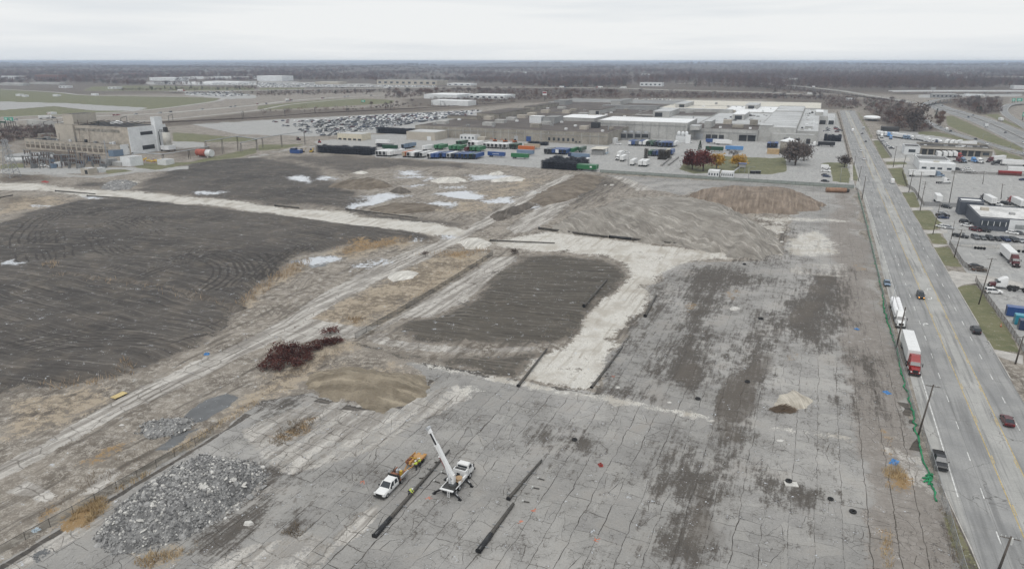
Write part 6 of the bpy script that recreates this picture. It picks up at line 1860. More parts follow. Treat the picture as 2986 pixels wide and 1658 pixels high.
class Bld:
 """a site-aligned building: its parts are placed by across (r) and along (u) site coordinates"""
 def __init__(s,name,label,cat,r,u,group=None):
  s.r,s.u = r,u
  s.t = thing(name,label,cat,S(r,u),-AZ,group)
 def vol(s, r0, r1, u0, u1, h, wall, roof, z0=.0, par=.5, wname="wall", rname="roof", up=None):
  x,y = (r0 + r1) / 2 - s.r,(u0 + u1) / 2 - s.u
  a,b = abs(r1 - r0),abs(u1 - u0)
  w = MB().box(x,y,z0 - (.1 if z0 == 0 else 0),a,b,h - z0 + (.1 if z0 == 0 else 0)).build(wname,wall,up or s.t)
  m = MB()
  m.box(x,y,h + .002,a - .02,b - .02,.12)
  m.build(rname,roof,up or s.t)
  if par:
   p = MB()
   p.box(x,y - b / 2 + .15,h + .125,a + .1,.3,par).box(x,y + b / 2 - .15,h + .125,a + .1,.3,par).box(x - a / 2 + .15,y,h + .125,.3,b - .62,par).box(x + a / 2 - .15,y,h + .125,.3,b - .62,par)
   p.build("parapet", wall, up or s.t)
  return w
 def face(s, r0, r1, u, z0, z1, m, name="door", d=.12, par=None):
  """panel on a wall facing the camera (toward -u)"""
  return MB().box((r0 + r1) / 2 - s.r,u - s.u - d / 2,z0,abs(r1 - r0),d,z1 - z0).build(name,m,par or s.t)
 def faceE(s, r, u0, u1, z0, z1, m, name="door", d=.12, par=None):
  return MB().box(r - s.r + d / 2,(u0 + u1) / 2 - s.u,z0,d,abs(u1 - u0),z1 - z0).build(name,m,par or s.t)
 def unit(s, c, xl, xr, yb, yt, dep, zb, m, name="roof_unit", roof=None, louv=None):
  q = c(xr,yb)
  r1,u0 = ru(G(q[0],q[1],zb))
  r0 = r_at(c(xl,yb)[0],u0,zb)
  h = max(1.0,hz(c,xr,yb,yt,zb) - zb)
  x,y = (r0 + r1) / 2 - s.r,u0 + dep / 2 - s.u
  o = MB().box(x,y,zb + .13,r1 - r0,dep,h).build(name,m,s.t)
  if roof:
   MB().box(x, y, zb + .13 + h, r1 - r0 + .5, dep + .5,.18).build("roof", roof, o)
  if louv:
   MB().box(x + (louv[0] - .5) * (r1 - r0), y - dep / 2 - .06, zb + .13 + h * .1,(r1 - r0) * louv[1], .12, h * .7).build("louvre", LOUV, o)
  return o
F = Bld("factory", "huge low factory with brown and white flat roofs and dock doors", "factory", -160,700)
F.vol(-348,-160.2,577,788,9.5,W_BEIGE,R_BROWN)
F.vol(-348,-190.3,788.2,1000,10.2,W_BEIGE,R_BROWN)
F.vol(-372,-190.3,1000.2,1120,9.0,W_CONC,R_GREY)
F.vol(-190,-106,647,701,14.5,W_CONC,R_WHITE,par=.3)
F.vol(-190,-106.2,701.2,800,9.4,W_CONC,R_LIGHT)
F.vol(-105.8,-46.2,657,715,9.2,W_CONC,R_BROWN)
F.vol(-106,-46.2,715.2,880,9.4,W_CONC,R_LIGHT)
F.vol(-190,-106.2,800.2,905,9.9,W_CONC,R_BROWN)
F.vol(-106,-46.2,880.2,1000,10.2,W_CONC,R_WHITE)
F.vol(-190,-106.2,905.2,1000,9.6,W_CONC,R_CREAM)
F.vol(-190,4,1000.4,1140,9.2,W_CONC,R_CREAM)
F.vol(-46,-15,662,880,12,W_CONC,R_LIGHT)
F.vol(-46,-15,895,1000,11.5,W_CONC,R_LIGHT)
F.vol(-14.8,3,674,1000,8.6,W_CONC,R_LIGHT)
F.vol(-34,0,654,661.8,7.5,W_CONC,R_LIGHT,par=.3)
F.vol(3.2,12,868,990,8.5,W_CONC,R_LIGHT)
F.vol(12.2,19,868,930,7.2,W_WHITE,R_LIGHT)
F.face(3.8,10,868,.2,4.6, LOUV, "dock_door"); F.face(13,18.4,868,.2,4.6, LOUV, "dock_door")
# wall pilasters and bands on the long fronts
for u,r0,r1,h in ((577,-347,-161,9.4),(657,-105,-47,9),(647,-189,-107,14.2)):
 for r in np.arange(r0 + 4,r1,7.6):
  F.face(r, r + .35, u - .002,0, h, W_GREY if u != 577 else W_CONC, "pilaster", .22)
 F.face(r0, r1, u - .25, h - 2.4, h - 2.1, W_GREY, "wall_band", .16)
dd = lambda c,xl,xr,yb,u: (r_at(c(xl,yb)[0],u),r_at(c(xr,yb)[0],u))
for c, xl, xr, yb, u, z1, m, n in ((T3,120,165,890,577,4.5, PAINT["blue"], "roller_door"),(T3,0,35,885,577,4.5, PAINT["silver"], "roller_door"),(T3,1815,1885,905,657,5, PAINT["silver"], "roller_door"),(T3,1915,1965,900,657,4.5, LOUV, "dock_door"),(T3,1975,2030,900,657,4.5, LOUV, "dock_door"),(T3,2045,2095,900,657,4.5, LOUV, "dock_door"),
        (T3,2245,2320,925,657,5, LOUV, "dock_door"),(T3,2335,2410,925,657,5, LOUV, "dock_door"),(T4,165,205,890,654,4.4, LOUV, "dock_door"),(T4,222,262,890,654,4.4, R_WHITE, "dock_door"),(T4,285,325,890,654,4.4, LOUV, "dock_door"),(T4,390,432,890,654,4.4, LOUV, "dock_door")):
 a,b = dd(c,xl,xr,yb,u)
 F.face(a,b,u - .25,.1,z1,m,n,.1)
F.face(r_at(T3(2250,900)[0], 657), r_at(T3(2420,900)[0], 657),657 - .3,5.6,6.1, W_GREY, "dock_canopy", 2.5)
# raised roof blocks
for a in ((T3,1385,1550,665,605,60,9.4,W_CONC,R_LIGHT,(.35,.45)),(T3,2180,2300,690,635,55,9.4,W_CONC,R_WHITE,(.5,.6)),(T3,1610,1710,565,528,70,9.6,W_CONC,R_LIGHT,(.65,.5)),(T3,2310,2430,580,540,55,10.2,W_CONC,R_LIGHT,(.5,.5)),
   (T3,1450,2180,622,588,10,9.4,W_CONC,R_LIGHT,None),(T3,880,1430,592,555,14,10.2,W_GREY,R_GREY,None),(T3,965,1060,540,500,70,10.2,W_CONC,R_GREY,None),(T3,395,510,540,496,30,10.2,W_GREY,R_GREY,None),(T3,100,200,598,555,90,9.5,W_BEIGE,R_BROWN,None),
   (T3,745,850,640,590,70,9.5,W_CONC,R_BROWN,(.8,.3)),(T2,1905,2200,685,655,10,9.5,W_BEIGE,R_BROWN,None),(T2,2200,2420,675,625,90,9.5,W_BEIGE,R_BROWN,None),(T3,285,400,728,665,26,9.5,W_GREY,R_GREY,None),(T3,450,800,706,672,45,9.5,W_CONC,R_WHITE,None),
   (T3,1900,1965,770,705,30,9.2,W_CONC,R_LIGHT,None),(T3,1755,1850,790,750,14,9.2,W_CONC,R_LIGHT,None),(T3,2455,2576,795,745,20,9.2,W_CONC,R_LIGHT,None),(T4,380,455,780,755,12,8.6,W_CONC,R_LIGHT,None),(T4,490,560,645,610,40,8.5,W_CONC,R_WHITE,None)):
 F.unit(*a[:8], "raised_roof_block", a[8], a[9])
rng = random.Random(2)
for a in ((25,110,672,640,0),(125,205,648,618,0),(265,340,620,590,0),(428,500,583,556,0),(478,550,624,592,0),(555,618,606,577,0),(155,248,767,730,0),(265,348,738,706,0),(640,725,652,617,0),(735,815,674,637,0),(650,722,786,752,0),(1275,1340,692,655,1),(765,840,770,715,1),(935,980,787,765,0),(2090,2170,735,688,0),(2355,2430,745,690,0),(2180,2290,770,742,0),(2130,2210,615,592,0),(1710,1790,622,590,0),(1095,1120,596,580,0)):
 F.unit(T3,a[0],a[1],a[2],a[3],7,9.5 if a[4] == 0 else 9.6,[W_TAN,W_CONC,W_BEIGE][rng.randrange(3)] if a[4] == 0 else LOUV)
for a in ((1790,1885,732,700),(2255,2350,748,715),(2378,2470,722,688),(2492,2576,695,664),(2268,2340,690,655)):
 F.unit(T2,*a,8,9.5,[W_TAN,W_CONC][rng.randrange(2)])
F.unit(T3,150,268,722,655,10,9.5, W_WHITE, "white_plant_room", R_WHITE)
for c,x,y in ((T2,1770,738),(T2,2018,692),(T2,2105,750),(T2,2360,760),(T3,20,706),(T3,370,748),(T3,512,786),(T3,606,754),(T3,468,718),(T3,878,806),(T3,965,625),(T3,915,645),(T3,1070,670),(T3,1615,690),(T3,1100,660),(T3,1255,610),(T3,1480,585),(T3,330,580),(T3,95,602),(T3,700,600),(T3,2060,770),(T3,2360,780),(T3,1890,560),(T3,2020,530),(T3,1740,520),(T3,2140,560)):
 F.unit(c, x - 12, x + 12, y, y - 16,3,9.6, R_WHITE if rng.random() < .6 else W_GREY, "roof_vent")
# small scattered vents on the pale roofs
for i in range(60):
 r,u,zz = rng.uniform(-12,1),rng.uniform(680,990),8.6
 if i > 25:
  r,u,zz = rng.uniform(-100,-50),rng.uniform(725,990),9.5
 MB().box(r - F.r, u - F.u, zz + .1, rng.uniform(1,4), rng.uniform(1,5), rng.uniform(.5,1.6)).build("roof_vent", [W_WHITE, W_GREY, LOUV, W_CONC][rng.randrange(4)], F.t)
for u in np.arange(690,880,22):
 MB().box(-30.5 - F.r, u - F.u, 12.13,30,.25,.12).build("roof_seam", W_GREY, F.t)
# thin exhaust pipe stubs
for c,x,y in ((T3,940,790),(T3,880,720),(T3,1790,690),(T3,1045,560)):
 p = ru(gp(c,x,y,9.5))
 MB().cyl((p[0] - F.r, p[1] - F.u, 9.5),(p[0] - F.r, p[1] - F.u, 14),.5,.5,8).build("exhaust_stack", STEEL, F.t)
def pbld(name,label,cat,c,xl,xr,yb,yt,dep,wall,roof,par=.25,group=None,win=0,wm=None,frame=True):
 """building standing on the ground placed by its right front foot"""
 r1,u0 = ru(gp(c,xr,yb))
 r0 = r_at(c(xl,yb)[0],u0)
 h = max(2.4,hz(c,xr,yb,yt))
 b = Bld(name,label,cat,(r0 + r1) / 2,u0,group)
 b.vol(r0,r1,u0,u0 + dep,h,wall,roof,par=par)
 for i in range(win):
  w_ = (r1 - r0) / win
  o = b.face(r0 + (i + .28) * w_, r0 + (i + .72) * w_, u0, h * .3, h * .7, wm or WIN, "window")
 b.r0,b.r1,b.u0,b.h = r0,r1,u0,h
 return b
b = pbld("storage_shed", "grey tan metal shed left of the factory front", "shed", T2,1497,1780,895,815,24, W_TAN, R_LIGHT, .1)
b.face(b.r1 - 8, b.r1 - 4, b.u0,0,3.6, W_WHITE, "roller_door")
b = pbld("workshop_shed", "cream shed with dark low openings beside the car park", "shed", T2,806,1050,895,832,14, mat("cream_wall", (.58,.53,.42),.8, var=.1), R_LIGHT, .1)
for i in range(5):
 w_ = (b.r1 - b.r0) / 5
 b.face(b.r0 + (i + .18) * w_, b.r0 + (i + .82) * w_, b.u0,0,1.5, LOUV, "opening_shade")  # dark panels painted as the shade inside the low mouths
b = pbld("workshop", "low beige workshop against the brown factory wall", "workshop", T3,325,610,925,850,12, W_BEIGE, R_GREY, .3, win=6)
pbld("annex", "small beige annex right of the low workshop", "annex", T3,600,670,928,890,9, W_BEIGE, R_GREY, .3, win=2)
pbld("white_hut", "plain white hut at the corner of the brown factory block", "hut", T3,948,1018,922,873,6, W_WHITE, R_WHITE, .1)
b = pbld("dock_office", "glazed white office with silver roof among the containers", "office", T2,2030,2180,892,845,14, W_WHITE, R_LIGHT, .2, win=4)
pbld("tan_hut", "long tan hut right of the glazed office", "hut", T2,2180,2280,890,862,8, W_TAN, R_CREAM, .1)
# open canopy
b = Bld("canopy_shed", "grey shed with sloping cream roof in the trailer yard", "shed", *ru(gp(T3,885,1040)))
r0 = r_at(T3(770,1040)[0],b.u)
MB().box((r0 - b.r) / 2,3.5,0, abs(r0 - b.r),7,3.6).build("wall", W_GREY, b.t)
MB().box((r0 - b.r) / 2,7.0,4.4, abs(r0 - b.r) + 1.6,17,.25).build("roof", R_CREAM, b.t)
for x in (-.3,r0 - b.r + .3):
 MB().box(x, 14.6,0,.3,.3,4.4).build("post", DKSTEEL, b.t)
MB().box(.2,11,0,.15,7.6,1.2).build("side_panel", mat("pale_blue_panel", (.45,.55,.62),.6), b.t)
# water tank with white cone roof
p = gp(T4,205,1030)
rad = (r_at(T4(290,1030)[0],ru(p)[1]) - r_at(T4(118,1030)[0],ru(p)[1])) / 2
p = off(p,AZ,rad)
t = thing("water_tank", "round tan tank with white conical roof beside the lawn", "tank", p, -AZ)
MB().lathe([(rad, 0),(rad, 9.2)], 40).build("shell", mat("tank_tan", (.27,.25,.215),.8, var=.1), t, True)
MB().lathe([(rad + .3,9.2),(rad + .3,9.5),(rad * .5,10.7),(.6,11.6),(0,11.7)], 40).build("cone_roof", R_WHITE, t, True)
MB().box(0,-rad - .1,0,.9,.2,9.6).build("ladder", STEEL, t)
MB().cyl((0,0,11.6),(0,0,12.4),.5,.5,10).build("roof_vent", R_WHITE, t)
pbld("tan_box", "tan timber crate stack left of the round tank", "crate", T4,0,120,1032,985,5, mat("crate_tan", (.45,.32,.18),.8), mat("crate_tan", (.45,.32,.18)),.1)
# cooling towers and silo
for i, (xl, xr, yb, yt, lb) in enumerate(((1060,1120,890,815, "left cooling tower steaming by the tall white wall"),(1125,1190,890,815, "second cooling tower steaming by the tall white wall"),(1195,1265,885,818, "third grey cooling tower without steam"),(1270,1345,885,820, "right grey cooling tower without steam"))):
 b = pbld("cooling_tower", lb, "cooling tower", T3, xl, xr, yb, yt, 7, W_GREY, R_GREY, .1)
 b.face(b.r0 + .5, b.r1 - .5, b.u0, b.h * .3, b.h * .85, LOUV, "louvre")
 x,y = (b.r0 + b.r1) / 2 - b.r,3.5
 MB().lathe([(2.3, b.h + .1),(2.0, b.h + 1.2)], 16,(x, y, 0)).build("fan_stack", STEEL, b.t)
t = thing("silo_group", "white silo tanks and pipes at the factory wall", "silo", gp(T3,1675,915),-AZ)
MB().box(0,3,0,11,5,5.5).build("plinth", W_WHITE, t)
for x in (-3.5,0,3.2):
 MB().lathe([(1.5,5.5),(1.5,8.5),(.6,9.6),(0,9.7)], 14,(x, 3,0)).build("silo", W_WHITE, t, True)
MB().box(5.5,-1,0,4,3,7).build("service_box", R_WHITE, t)
# gate house,guard booth
b = pbld("gate_house", "white gate house with dark windows on the cross street", "gate house", T3,1935,2045,1262,1205,7, W_WHITE, R_WHITE, .3, win=4)
b = pbld("gate_cabin", "long white cabin with window row beside the gate house", "cabin", T3,2065,2190,1266,1212,5, W_WHITE, R_WHITE, .2, win=6)
t = thing("pedestrian_bridge", "stair tower with small blue roof beside the gate house", "stair tower", gp(T3,2275,1215),-AZ)
MB().box(0,2,3.4,4,3,2.2).build("cabin", W_GREY, t)
MB().box(0,2,5.62,5,4,.25).build("roof", PAINT["blue"], t)
for x in (-1.6,1.6):
 MB().box(x, 2,0,.3,.3,3.4).build("post", STEEL, t)
MB().bar((-1.6,1,3.4),(-6,-8,.2),1.1,.15).build("stair", STEEL, t)
for i in range(2):
 p = gp(T3,2385 + 55 * i,1225)
 t = thing("waste_bin", "dark waste container, %s of two by the lawn" % ("left", "right")[i], "waste container", p, -AZ)
 MB().box(0,0,.2,3,2,1.6, tx=1.1).build("body", PAINT["black"], t)
 MB().box(0,0,1.81,3.2,2.1,.15).build("lid", PAINT["grey"], t)
for i,(x0,y0,x1,y1) in enumerate(((1470,1150,1570,1065),(1540,1145,1640,1068))):
 a_,b_ = gp(T3,x0,y0),gp(T3,x1,y1)
 tag(MB().bar(a_ + (.6,), b_ + (.6,),1.1,1.2).build("concrete_barrier", CONCD), "long concrete barrier wall in the trailer yard, %s one" % ("left", "right")[i], "barrier")
# ------------------------------------------------------------------ trailers and containers in the factory yard
ORD = ("first", "second", "third", "fourth", "fifth", "sixth", "seventh", "eighth", "ninth", "tenth", "eleventh", "twelfth")
NAMEC = dict(steelblue="grey blue", darkgreen="dark green", lightblue="light blue")
rows = {
 "left end of the front row": (C5,14.5, [(100,355, "white", 1),(150,356, "white", 1),(215,360, "white", 1),(285,362, "white", 0),(362,350, "white", 0)]),
 "orange roofed part of the front row": (C5,14.5, [(518,372, "orange", 0),(590,375, "white", 1),(655,380, "white", 0),(725,382, "black", 0),(790,380, "white", 1)]),
 "front row of blue trailers": (C5,14.5, [(905,396, "white", 1),(968,396, "blue", 0),(1030,396, "blue", 0),(1088,390, "navy", 1),(1148,390, "blue", 0),(1215,394, "white", 1),(1290,396, "navy", 1),(1358,398, "blue", 1),(1436,402, "blue", 1),(1500,403, "blue", 1),(1560,403, "darkgreen", 1),(1626,404, "blue", 1)]),
 "row of green containers": (C5,12.0, [(1018,252, "green", 0),(1085,256, "green", 0),(1243,266, "green", 0),(1308,268, "green", 0),(1378,272, "green", 0),(1555,284, "green", 0),(1612,286, "green", 0),(1682,290, "green", 0)]),
 "rear row by the glazed office": (C5,12.0, [(1360,192, "green", 1),(1412,192, "darkgreen", 1),(1545,202, "white", 1),(1602,204, "white", 1),(1655,206, "white", 0)]),
 "white row with open doors": (C5,12.5, [(1785,226, "white", 1),(1845,230, "white", 1),(1905,233, "white", 1),(1965,236, "white", 1),(2035,239, "white", 1),(2098,241, "white", 1),(2195,243, "darkgreen", 1),(2258,246, "darkgreen", 1)]),
 "stack left of the white trailers": (C5,12.0, [(505,245, "steelblue", 1),(545,238, "steelblue", 0),(582,232, "steelblue", 1)]),
 "grey and blue row left of the canopy": (C9,13.5, [(195,448, "grey", 1),(262,450, "grey", 1),(342,452, "blue", 0),(412,456, "blue", 0),(480,459, "blue", 1),(552,463, "blue", 1),(692,440, "green", 0),(842,424, "darkgreen", 0)]),
 "long blue row below the tall white wall": (C9,14.5, [(1775,292, "blue", 0),(1843,294, "blue", 0),(1902,295, "grey", 0),(1972,296, "blue", 0),(2045,298, "white", 0),(2120,302, "darkgreen", 1),(2190,305, "darkgreen", 0),(2262,310, "navy", 1),(2335,318, "steelblue", 1),(2405,320, "blue", 1),(2472,322, "blue", 1),(2545,325, "blue", 1)]),
 "short row behind the brown racks": (C9,12.0, [(2150,488, "darkgreen", 0),(2228,490, "navy", 0),(2308,492, "blue", 0),(2388,486, "navy", 0),(2460,478, "cream", 0),(2540,474, "blue", 0)]),
 "white line on the open yard": (C9,11.5, [(1622,590, "white", 0),(1812,668, "white", 0),(1968,684, "white", 0),(2052,688, "white", 0)]),
 "blue group by the round tank": (T4,13.0, [(15,968, "blue", 1),(50,968, "navy", 1),(88,968, "blue", 1)]),
}
for rn,(c,L,lst) in rows.items():
 for i,(x,y,cl,op) in enumerate(lst):
  p = off(gp(c,x,y),AZ,L / 2)
  trailer(cl, p, NORTH, "%s trailer%s, %s in %s" % (NAMEC.get(cl, cl), " with open rear" if op else "", ORD[i], rn), rn, L, bool(op), None if cl != "orange" else "orange", "tan" if cl == "orange" else ("white" if cl in ("blue",) and not op and i % 3 == 0 else None))
trailer("white", off(gp(T3,1590,958), AZ, 7.2), NORTH, "white trailer closing the long blue row on the right", None, 14.5)
trailer("white", off(gp(C5,828,268), AZ + .18,6), NORTH + .18, "single white container trailer between green and blue groups", None, 12.0)
trailer("white", off(gp(C9,915,650), AZ + .1,4.5), NORTH + .1, "short white trailer above the green front trailers", None, 9.5)
trailer("maroon", off(gp(C5,1492,292), AZ, 3), NORTH, "short dark red trailer before the green containers", None, 6.0)
for x0, y0, x1, y1, cl, lb, c in ((1835,362,2140,372, "blue", "long blue container with white lettering facing the dirt field", C5),(2200,388,2530,398, "green", "long green container right of the lettered blue one", C5),(2290,330,2640,340, "steelblue", "grey blue container behind the long green one", C5),(2310,265,2700,278, "orange", "orange red container at the end of the white row", C5),
        (2400,232,2700,240, "tan", "tan container behind the orange red one", C5),(80,168,335,172, "white", "white trailer standing on racks near the tan shed", C5),(185,248,490,252, "darkgreen", "dark green container under the grey blue stack", C5),
        (620,520,1010,540, "navy", "dark blue trailer lying across behind the black racks", C9),(680,530,1140,560, "steelblue", "grey blue trailer lying across, rear one", C9),(770,752,1178,762, "green", "bright green trailer nearest the dirt field", C9),(800,738,1212,748, "green", "second green trailer behind the bright one", C9),
        (1912,1000,2165,1012, "darkgreen", "dark green trailer by the red trees", T3),(2110,995,2395,1012, "lightblue", "light blue trailer nearest the lawn", T3),(2010,935,2215,948, "white", "white trailer across behind the dark green one", T3),(1985,925,2150,935, "white", "white trailer farthest back at the dock doors", T3),(1915,920,2030,930, "blue", "blue trailer at the roller door", T3)):
 a,b2 = gp(c,x0,y0),gp(c,x1,y1)
 L = 13.5
 r0,u0 = ru(a)
 p = S(r0 + L / 2,u0 + 1.3)
 o = trailer(cl,p,EAST,lb,None,L)
 if "lettering" in lb:
  pass
 if "bright green" in lb:
  MB().box(1.27 + .02,3.2,2.3,.03,1.4,1.0).build("placard", WHITE, o)
# the faint pale lettering band: a row of small raised strokes,too soft to read in the photograph
for o in [o for o in COL.objects if o.get("label", "").startswith("long blue container with white")]:
 m = MB()
 rng = random.Random(3)
 for i in range(11):
  m.box(1.30,-2.6 + i * .5,2.3,.02,.3,rng.uniform(.4,.6))
 m.build("faded_lettering", WHITE, o)
a = gp(C9,1540,565)
tractor("white", off(a, AZ, 2), SOUTH, "white tractor with red panel beside the yard trailers")
trailer("white", off(gp(C9,1585,500), AZ, 3), NORTH, "white trailer behind the tractor with red panel", None, 9.5)
a = gp(T4,425,945)
tractor("white", off(a, -1.2,-2.9),-1.2, "white tractor pulling a black trailer behind the round tank")
trailer("black", off(a, -1.2,-13.0),-1.2, "black trailer on the curved yard road", None, 13.0)
for c, x, y, k, cl, hd, lb in ((C9,1725,430, "sedan", "white", EAST, "white car crossing the trailer yard"),(T3,1728,1018, "sedan", "grey", EAST, "dark car on the yard lane by the red trees"),(C9,1560,268, "pickup", "white", EAST, "white pickup by the cooling towers"),(T3,1748,915, "pickup", "white", 2.4, "white pickup beside the silos"),
        (T4,590,1172, "van", "white", EAST + .1, "white van in the small car park by the lawn"),(T4,590,1205, "pickup", "white", EAST + .1, "white pickup in the small car park"),(T4,585,1245, "sedan", "black", EAST + .1, "black car, upper one in the small car park"),(T4,600,1258, "sedan", "navy", EAST + .1, "dark blue car, lower one in the small car park"),(T4,585,1305, "sedan", "black", EAST + .1, "black car at the lowest bay of the car park")):
 car(k,cl,gp(c,x,y),hd,lb)
rng = random.Random(15)
for i in range(7):
 car("sedan", ["white", "silver", "grey", "white", "black", "silver", "white"][i], gp(T4,570 + rng.uniform(0,50),768 + i * 7), EAST, "%s car from the back, left line by the dark racks" % ORD[i], "left car line by the dark racks", True)
 car("sedan", ["maroon", "grey", "red", "maroon", "black", "grey", "maroon"][i], gp(T4,690 + rng.uniform(0,45),768 + i * 7), EAST, "%s car from the back, right line by the road wall" % ORD[i], "right car line by the road wall", True)
# black steel cage racks
RKM = mat("black_rack_steel", (.03,.034,.045),.6,.2)
RKB = mat("brown_rack_steel", (.06,.052,.042),.7,.1)
def rack_mesh(m,sx,sy,sz):
 b = MB()
 for x in (-1,1):
  for y in (-1,1):
   b.box(x * sx / 2,y * sy / 2,0,.14,.14,sz)
 for z in (.15,sz * .5,sz - .1):
  for y in (-1,1):
   b.box(0,y * sy / 2,z,sx,.1,.12)
  for x in (-1,1):
   b.box(x * sx / 2,0,z,.1,sy,.12)
 b.box(0,0,.2,sx,sy,.1)
 b.box(0,0,sz * .55,sx * .7,sy * .6,sz * .3)
 return b.mesh("rack", m)
def racks(label,r0,r1,u0,u1,n,lev,m,seed=0):
 t = thing("rack_stack", label, "rack stack", S((r0 + r1) / 2, u0),-AZ)
 rng = random.Random(seed)
 sx,sy,sz = 2.4,3.2,1.35
 me = rack_mesh(m,sx,sy,sz)
 nx = max(1,int((r1 - r0) / (sx + .15)))
 nyy = max(1,int((u1 - u0) / (sy + .2)))
 cnt = 0
 for j in range(nyy):
  for i in range(nx):
   for k in range(max(1,lev - rng.randint(0,1) * (j > 0))):
    if cnt >= n:
     return t
    o = link("rack", me, t)
    o.location = (-(r1 - r0) / 2 + (i + .5) * (r1 - r0) / nx,(j + .5) * (u1 - u0) / nyy,k * (sz + .02))
    o.rotation_euler = (0,0,rng.uniform(-.03,.03))
    cnt += 1
 return t
def rk(label,c,xl,xr,yb,du,n,lev,m,seed):
 r1,u0 = ru(gp(c,xr,yb))
 return racks(label,r_at(c(xl,yb)[0],u0),r1,u0,u0 + du,n,lev,m,seed)
rk("long black rack stack between blue sheds and white trailers", T2,588,1118,1045,12,230,4, RKM, 1)
rk("black rack stack at the edge of the crowded car park", T2,1190,1560,835,7,130,4, RKM, 2)
rk("big dark rack stack left of the green front trailers", C9,105,770,760,30,280,4, RKM, 3)
rk("black rack stack by the road wall of the factory", T4,568,745,905,14,120,4, RKM, 4)
rk("small brown rack stack in the yard", C9,2032,2112,528,4,16,5, RKB, 5)
rk("larger brown rack stack in the yard", C9,2292,2520,560,7,60,5, RKB, 6)
rk("black racks below the brown factory wall", T3,130,320,945,7,40,2, RKM, 7)
rk("dark racks under the white standing trailer", C5,80,330,220,5,30,2, RKM, 8)
t = thing("blue_skip", "blue steel skip at the left end of the black racks", "skip", gp(T2,375,1022),-AZ)
MB().box(0,2,.1,9,4,2.6, tx=1.1).build("body", PAINT["blue"], t)
MB().box(-2,2,2.71,3.8,3.9,1.2).build("upper_box", PAINT["navy"], t)
for i, (c, x, y, cl, lb) in enumerate(((T2,450,1010, "tan", "tan excavator beside the blue skip"),(T2,545,1010, "yellow", "yellow loader left of the black racks"),(T2,625,915, "red", "red lift machine by the cream shed"),(T2,415,890, "maroon", "dark red machine by the pipe bridge"),(T2,1555,960, "yellow", "yellow machine by the grey blue stack"),(C5,1950,120, "orange", "orange lift left of three below the factory wall"),(C5,2110,130, "orange", "orange lift in the middle below the factory wall"),(C5,2260,135, "orange", "orange lift on the right below the factory wall"))):
 t = thing("work_machine", lb, "machine", gp(c, x, y),-AZ + .4 * i)
 m = PAINT[cl]
 MB().box(0,0,.5,2.2,3.6,1.0).build("body", m, t)
 MB().box(-.3,-.2,1.5,1.3,1.4,1.4, tx=.85, ty=.85).build("cab", GLASS, t)
 MB().bar((.5,.5,1.4),(.5,3.2,2.9),.3).bar((.5,3.2,2.9),(.5,4.6,1.2),.25).build("arm", m, t)
 for sx in (-1,1):
  MB().box(sx * .95,0,0,.5,3.8,.8, ty=.8).build("track", UNDER, t)
# ------------------------------------------------------------------ crowded parking lot by the factory
lot = cpoly(T2,(40,700),(560,690),(1000,655),(1500,630),(2230,592),(2100,650),(1620,745),(1150,800),(800,850),(640,850),(300,770))
rng = random.Random(77)
LP = np.array(lot)
ruP = np.array([ru(p) for p in lot])
cand = []
row = 0
for u in np.arange(ruP[:,1].min(),ruP[:,1].max(),8.8):
 row += 1
 for r in np.arange(ruP[:,0].min(),ruP[:,0].max(),2.75):
  p = S(r,u + (0 if row % 2 else -3.2))
  cand.append((p[0],p[1],r,u))
cp = np.array(cand)
sd = sd_poly(cp[:,0],cp[:,1],lot)
cols = ["white", "white", "white", "white", "black", "black", "black", "grey", "grey", "grey", "silver", "silver", "navy", "maroon"]
ok = []
for (x,y,r,u),s in zip(cand,sd):
 if s < 0:
  continue
 px = projx(r,u)
 dens = np.clip((px - 780) / 500,.06,.9)
 aisle = (int(r // 60) % 6 == 5)
 if rng.random() < dens and not aisle:
  ok.append((math.hypot(x,y),x,y))
ok.sort()
kinds = ["sedan", "sedan", "suv", "suv", "pickup"]
for i,(d_,x,y) in enumerate(ok[:300]):
 k,cl = rng.choice(kinds),rng.choice(cols)
 car(k, cl, (x, y, .02), AZ + (math.pi if rng.random() < .5 else 0), "%s %s in the crowded factory car park" % (NAMEC.get(cl, cl), k), "cars in the crowded factory car park", True)
rest = {}
for d_,x,y in ok[300:]:
 cl = rng.choice(cols)
 m = rest.setdefault(cl,MB())
 h = AZ
 M = Matrix.Translation((x, y, .02)) @ Matrix.Rotation(-h, 4, "Z")
 m.box(0,0,.3,1.8,4.6,.65,M=M)
 m.box(0,-.2,.95,1.6,2.5,.5,tx=.8,ty=.6,M=M)
for cl,m in rest.items():
 o = m.build("distant_cars", PAINT[cl], None, kind="stuff")
 o["label"] = "farther parked %s cars in the factory car park" % NAMEC.get(cl, cl)
print("lot cars", len(ok))
# ------------------------------------------------------------------ right hand buildings
# showroom: slate front block,white roof
t_ = gp(C4,705,415)
b = Bld("showroom", "long showroom with white stained roof and slate walls", "showroom", *ru(t_))
hsh = 5.2
r1,u1 = ru(t_)
rl = r_at(C4(395,375)[0],u1)
b.vol(rl,r1 + 42,u1,u1 + 30,hsh,W_DARK,R_DIRTY,par=.35)
b.face(r1, r1 + 42, u1 - .02,0, hsh, W_WHITE, "white_front", .25)
b.face(rl + .5, r1 - .3, u1 - .02,2.2,4.0, WIN, "window", .12)
for i in range(5):
 x = rl + (i + .5) * (r1 - rl) / 5
 b.face(x - .12, x + .12, u1 - .16,2.2,4.0, W_WHITE, "mullion", .1)
for i in range(2):
 b.face(r1 + 2.2 + i * 4.3, r1 + 5.6 + i * 4.3, u1 - .28,1.6,3.4, mat("garage_glass", (.3,.31,.31),.4), "garage_door", .1)
MB().box(r1 - 6 - b.r, 18, hsh + .15,3,2.4,1.2).build("roof_unit", W_TAN, b.t)
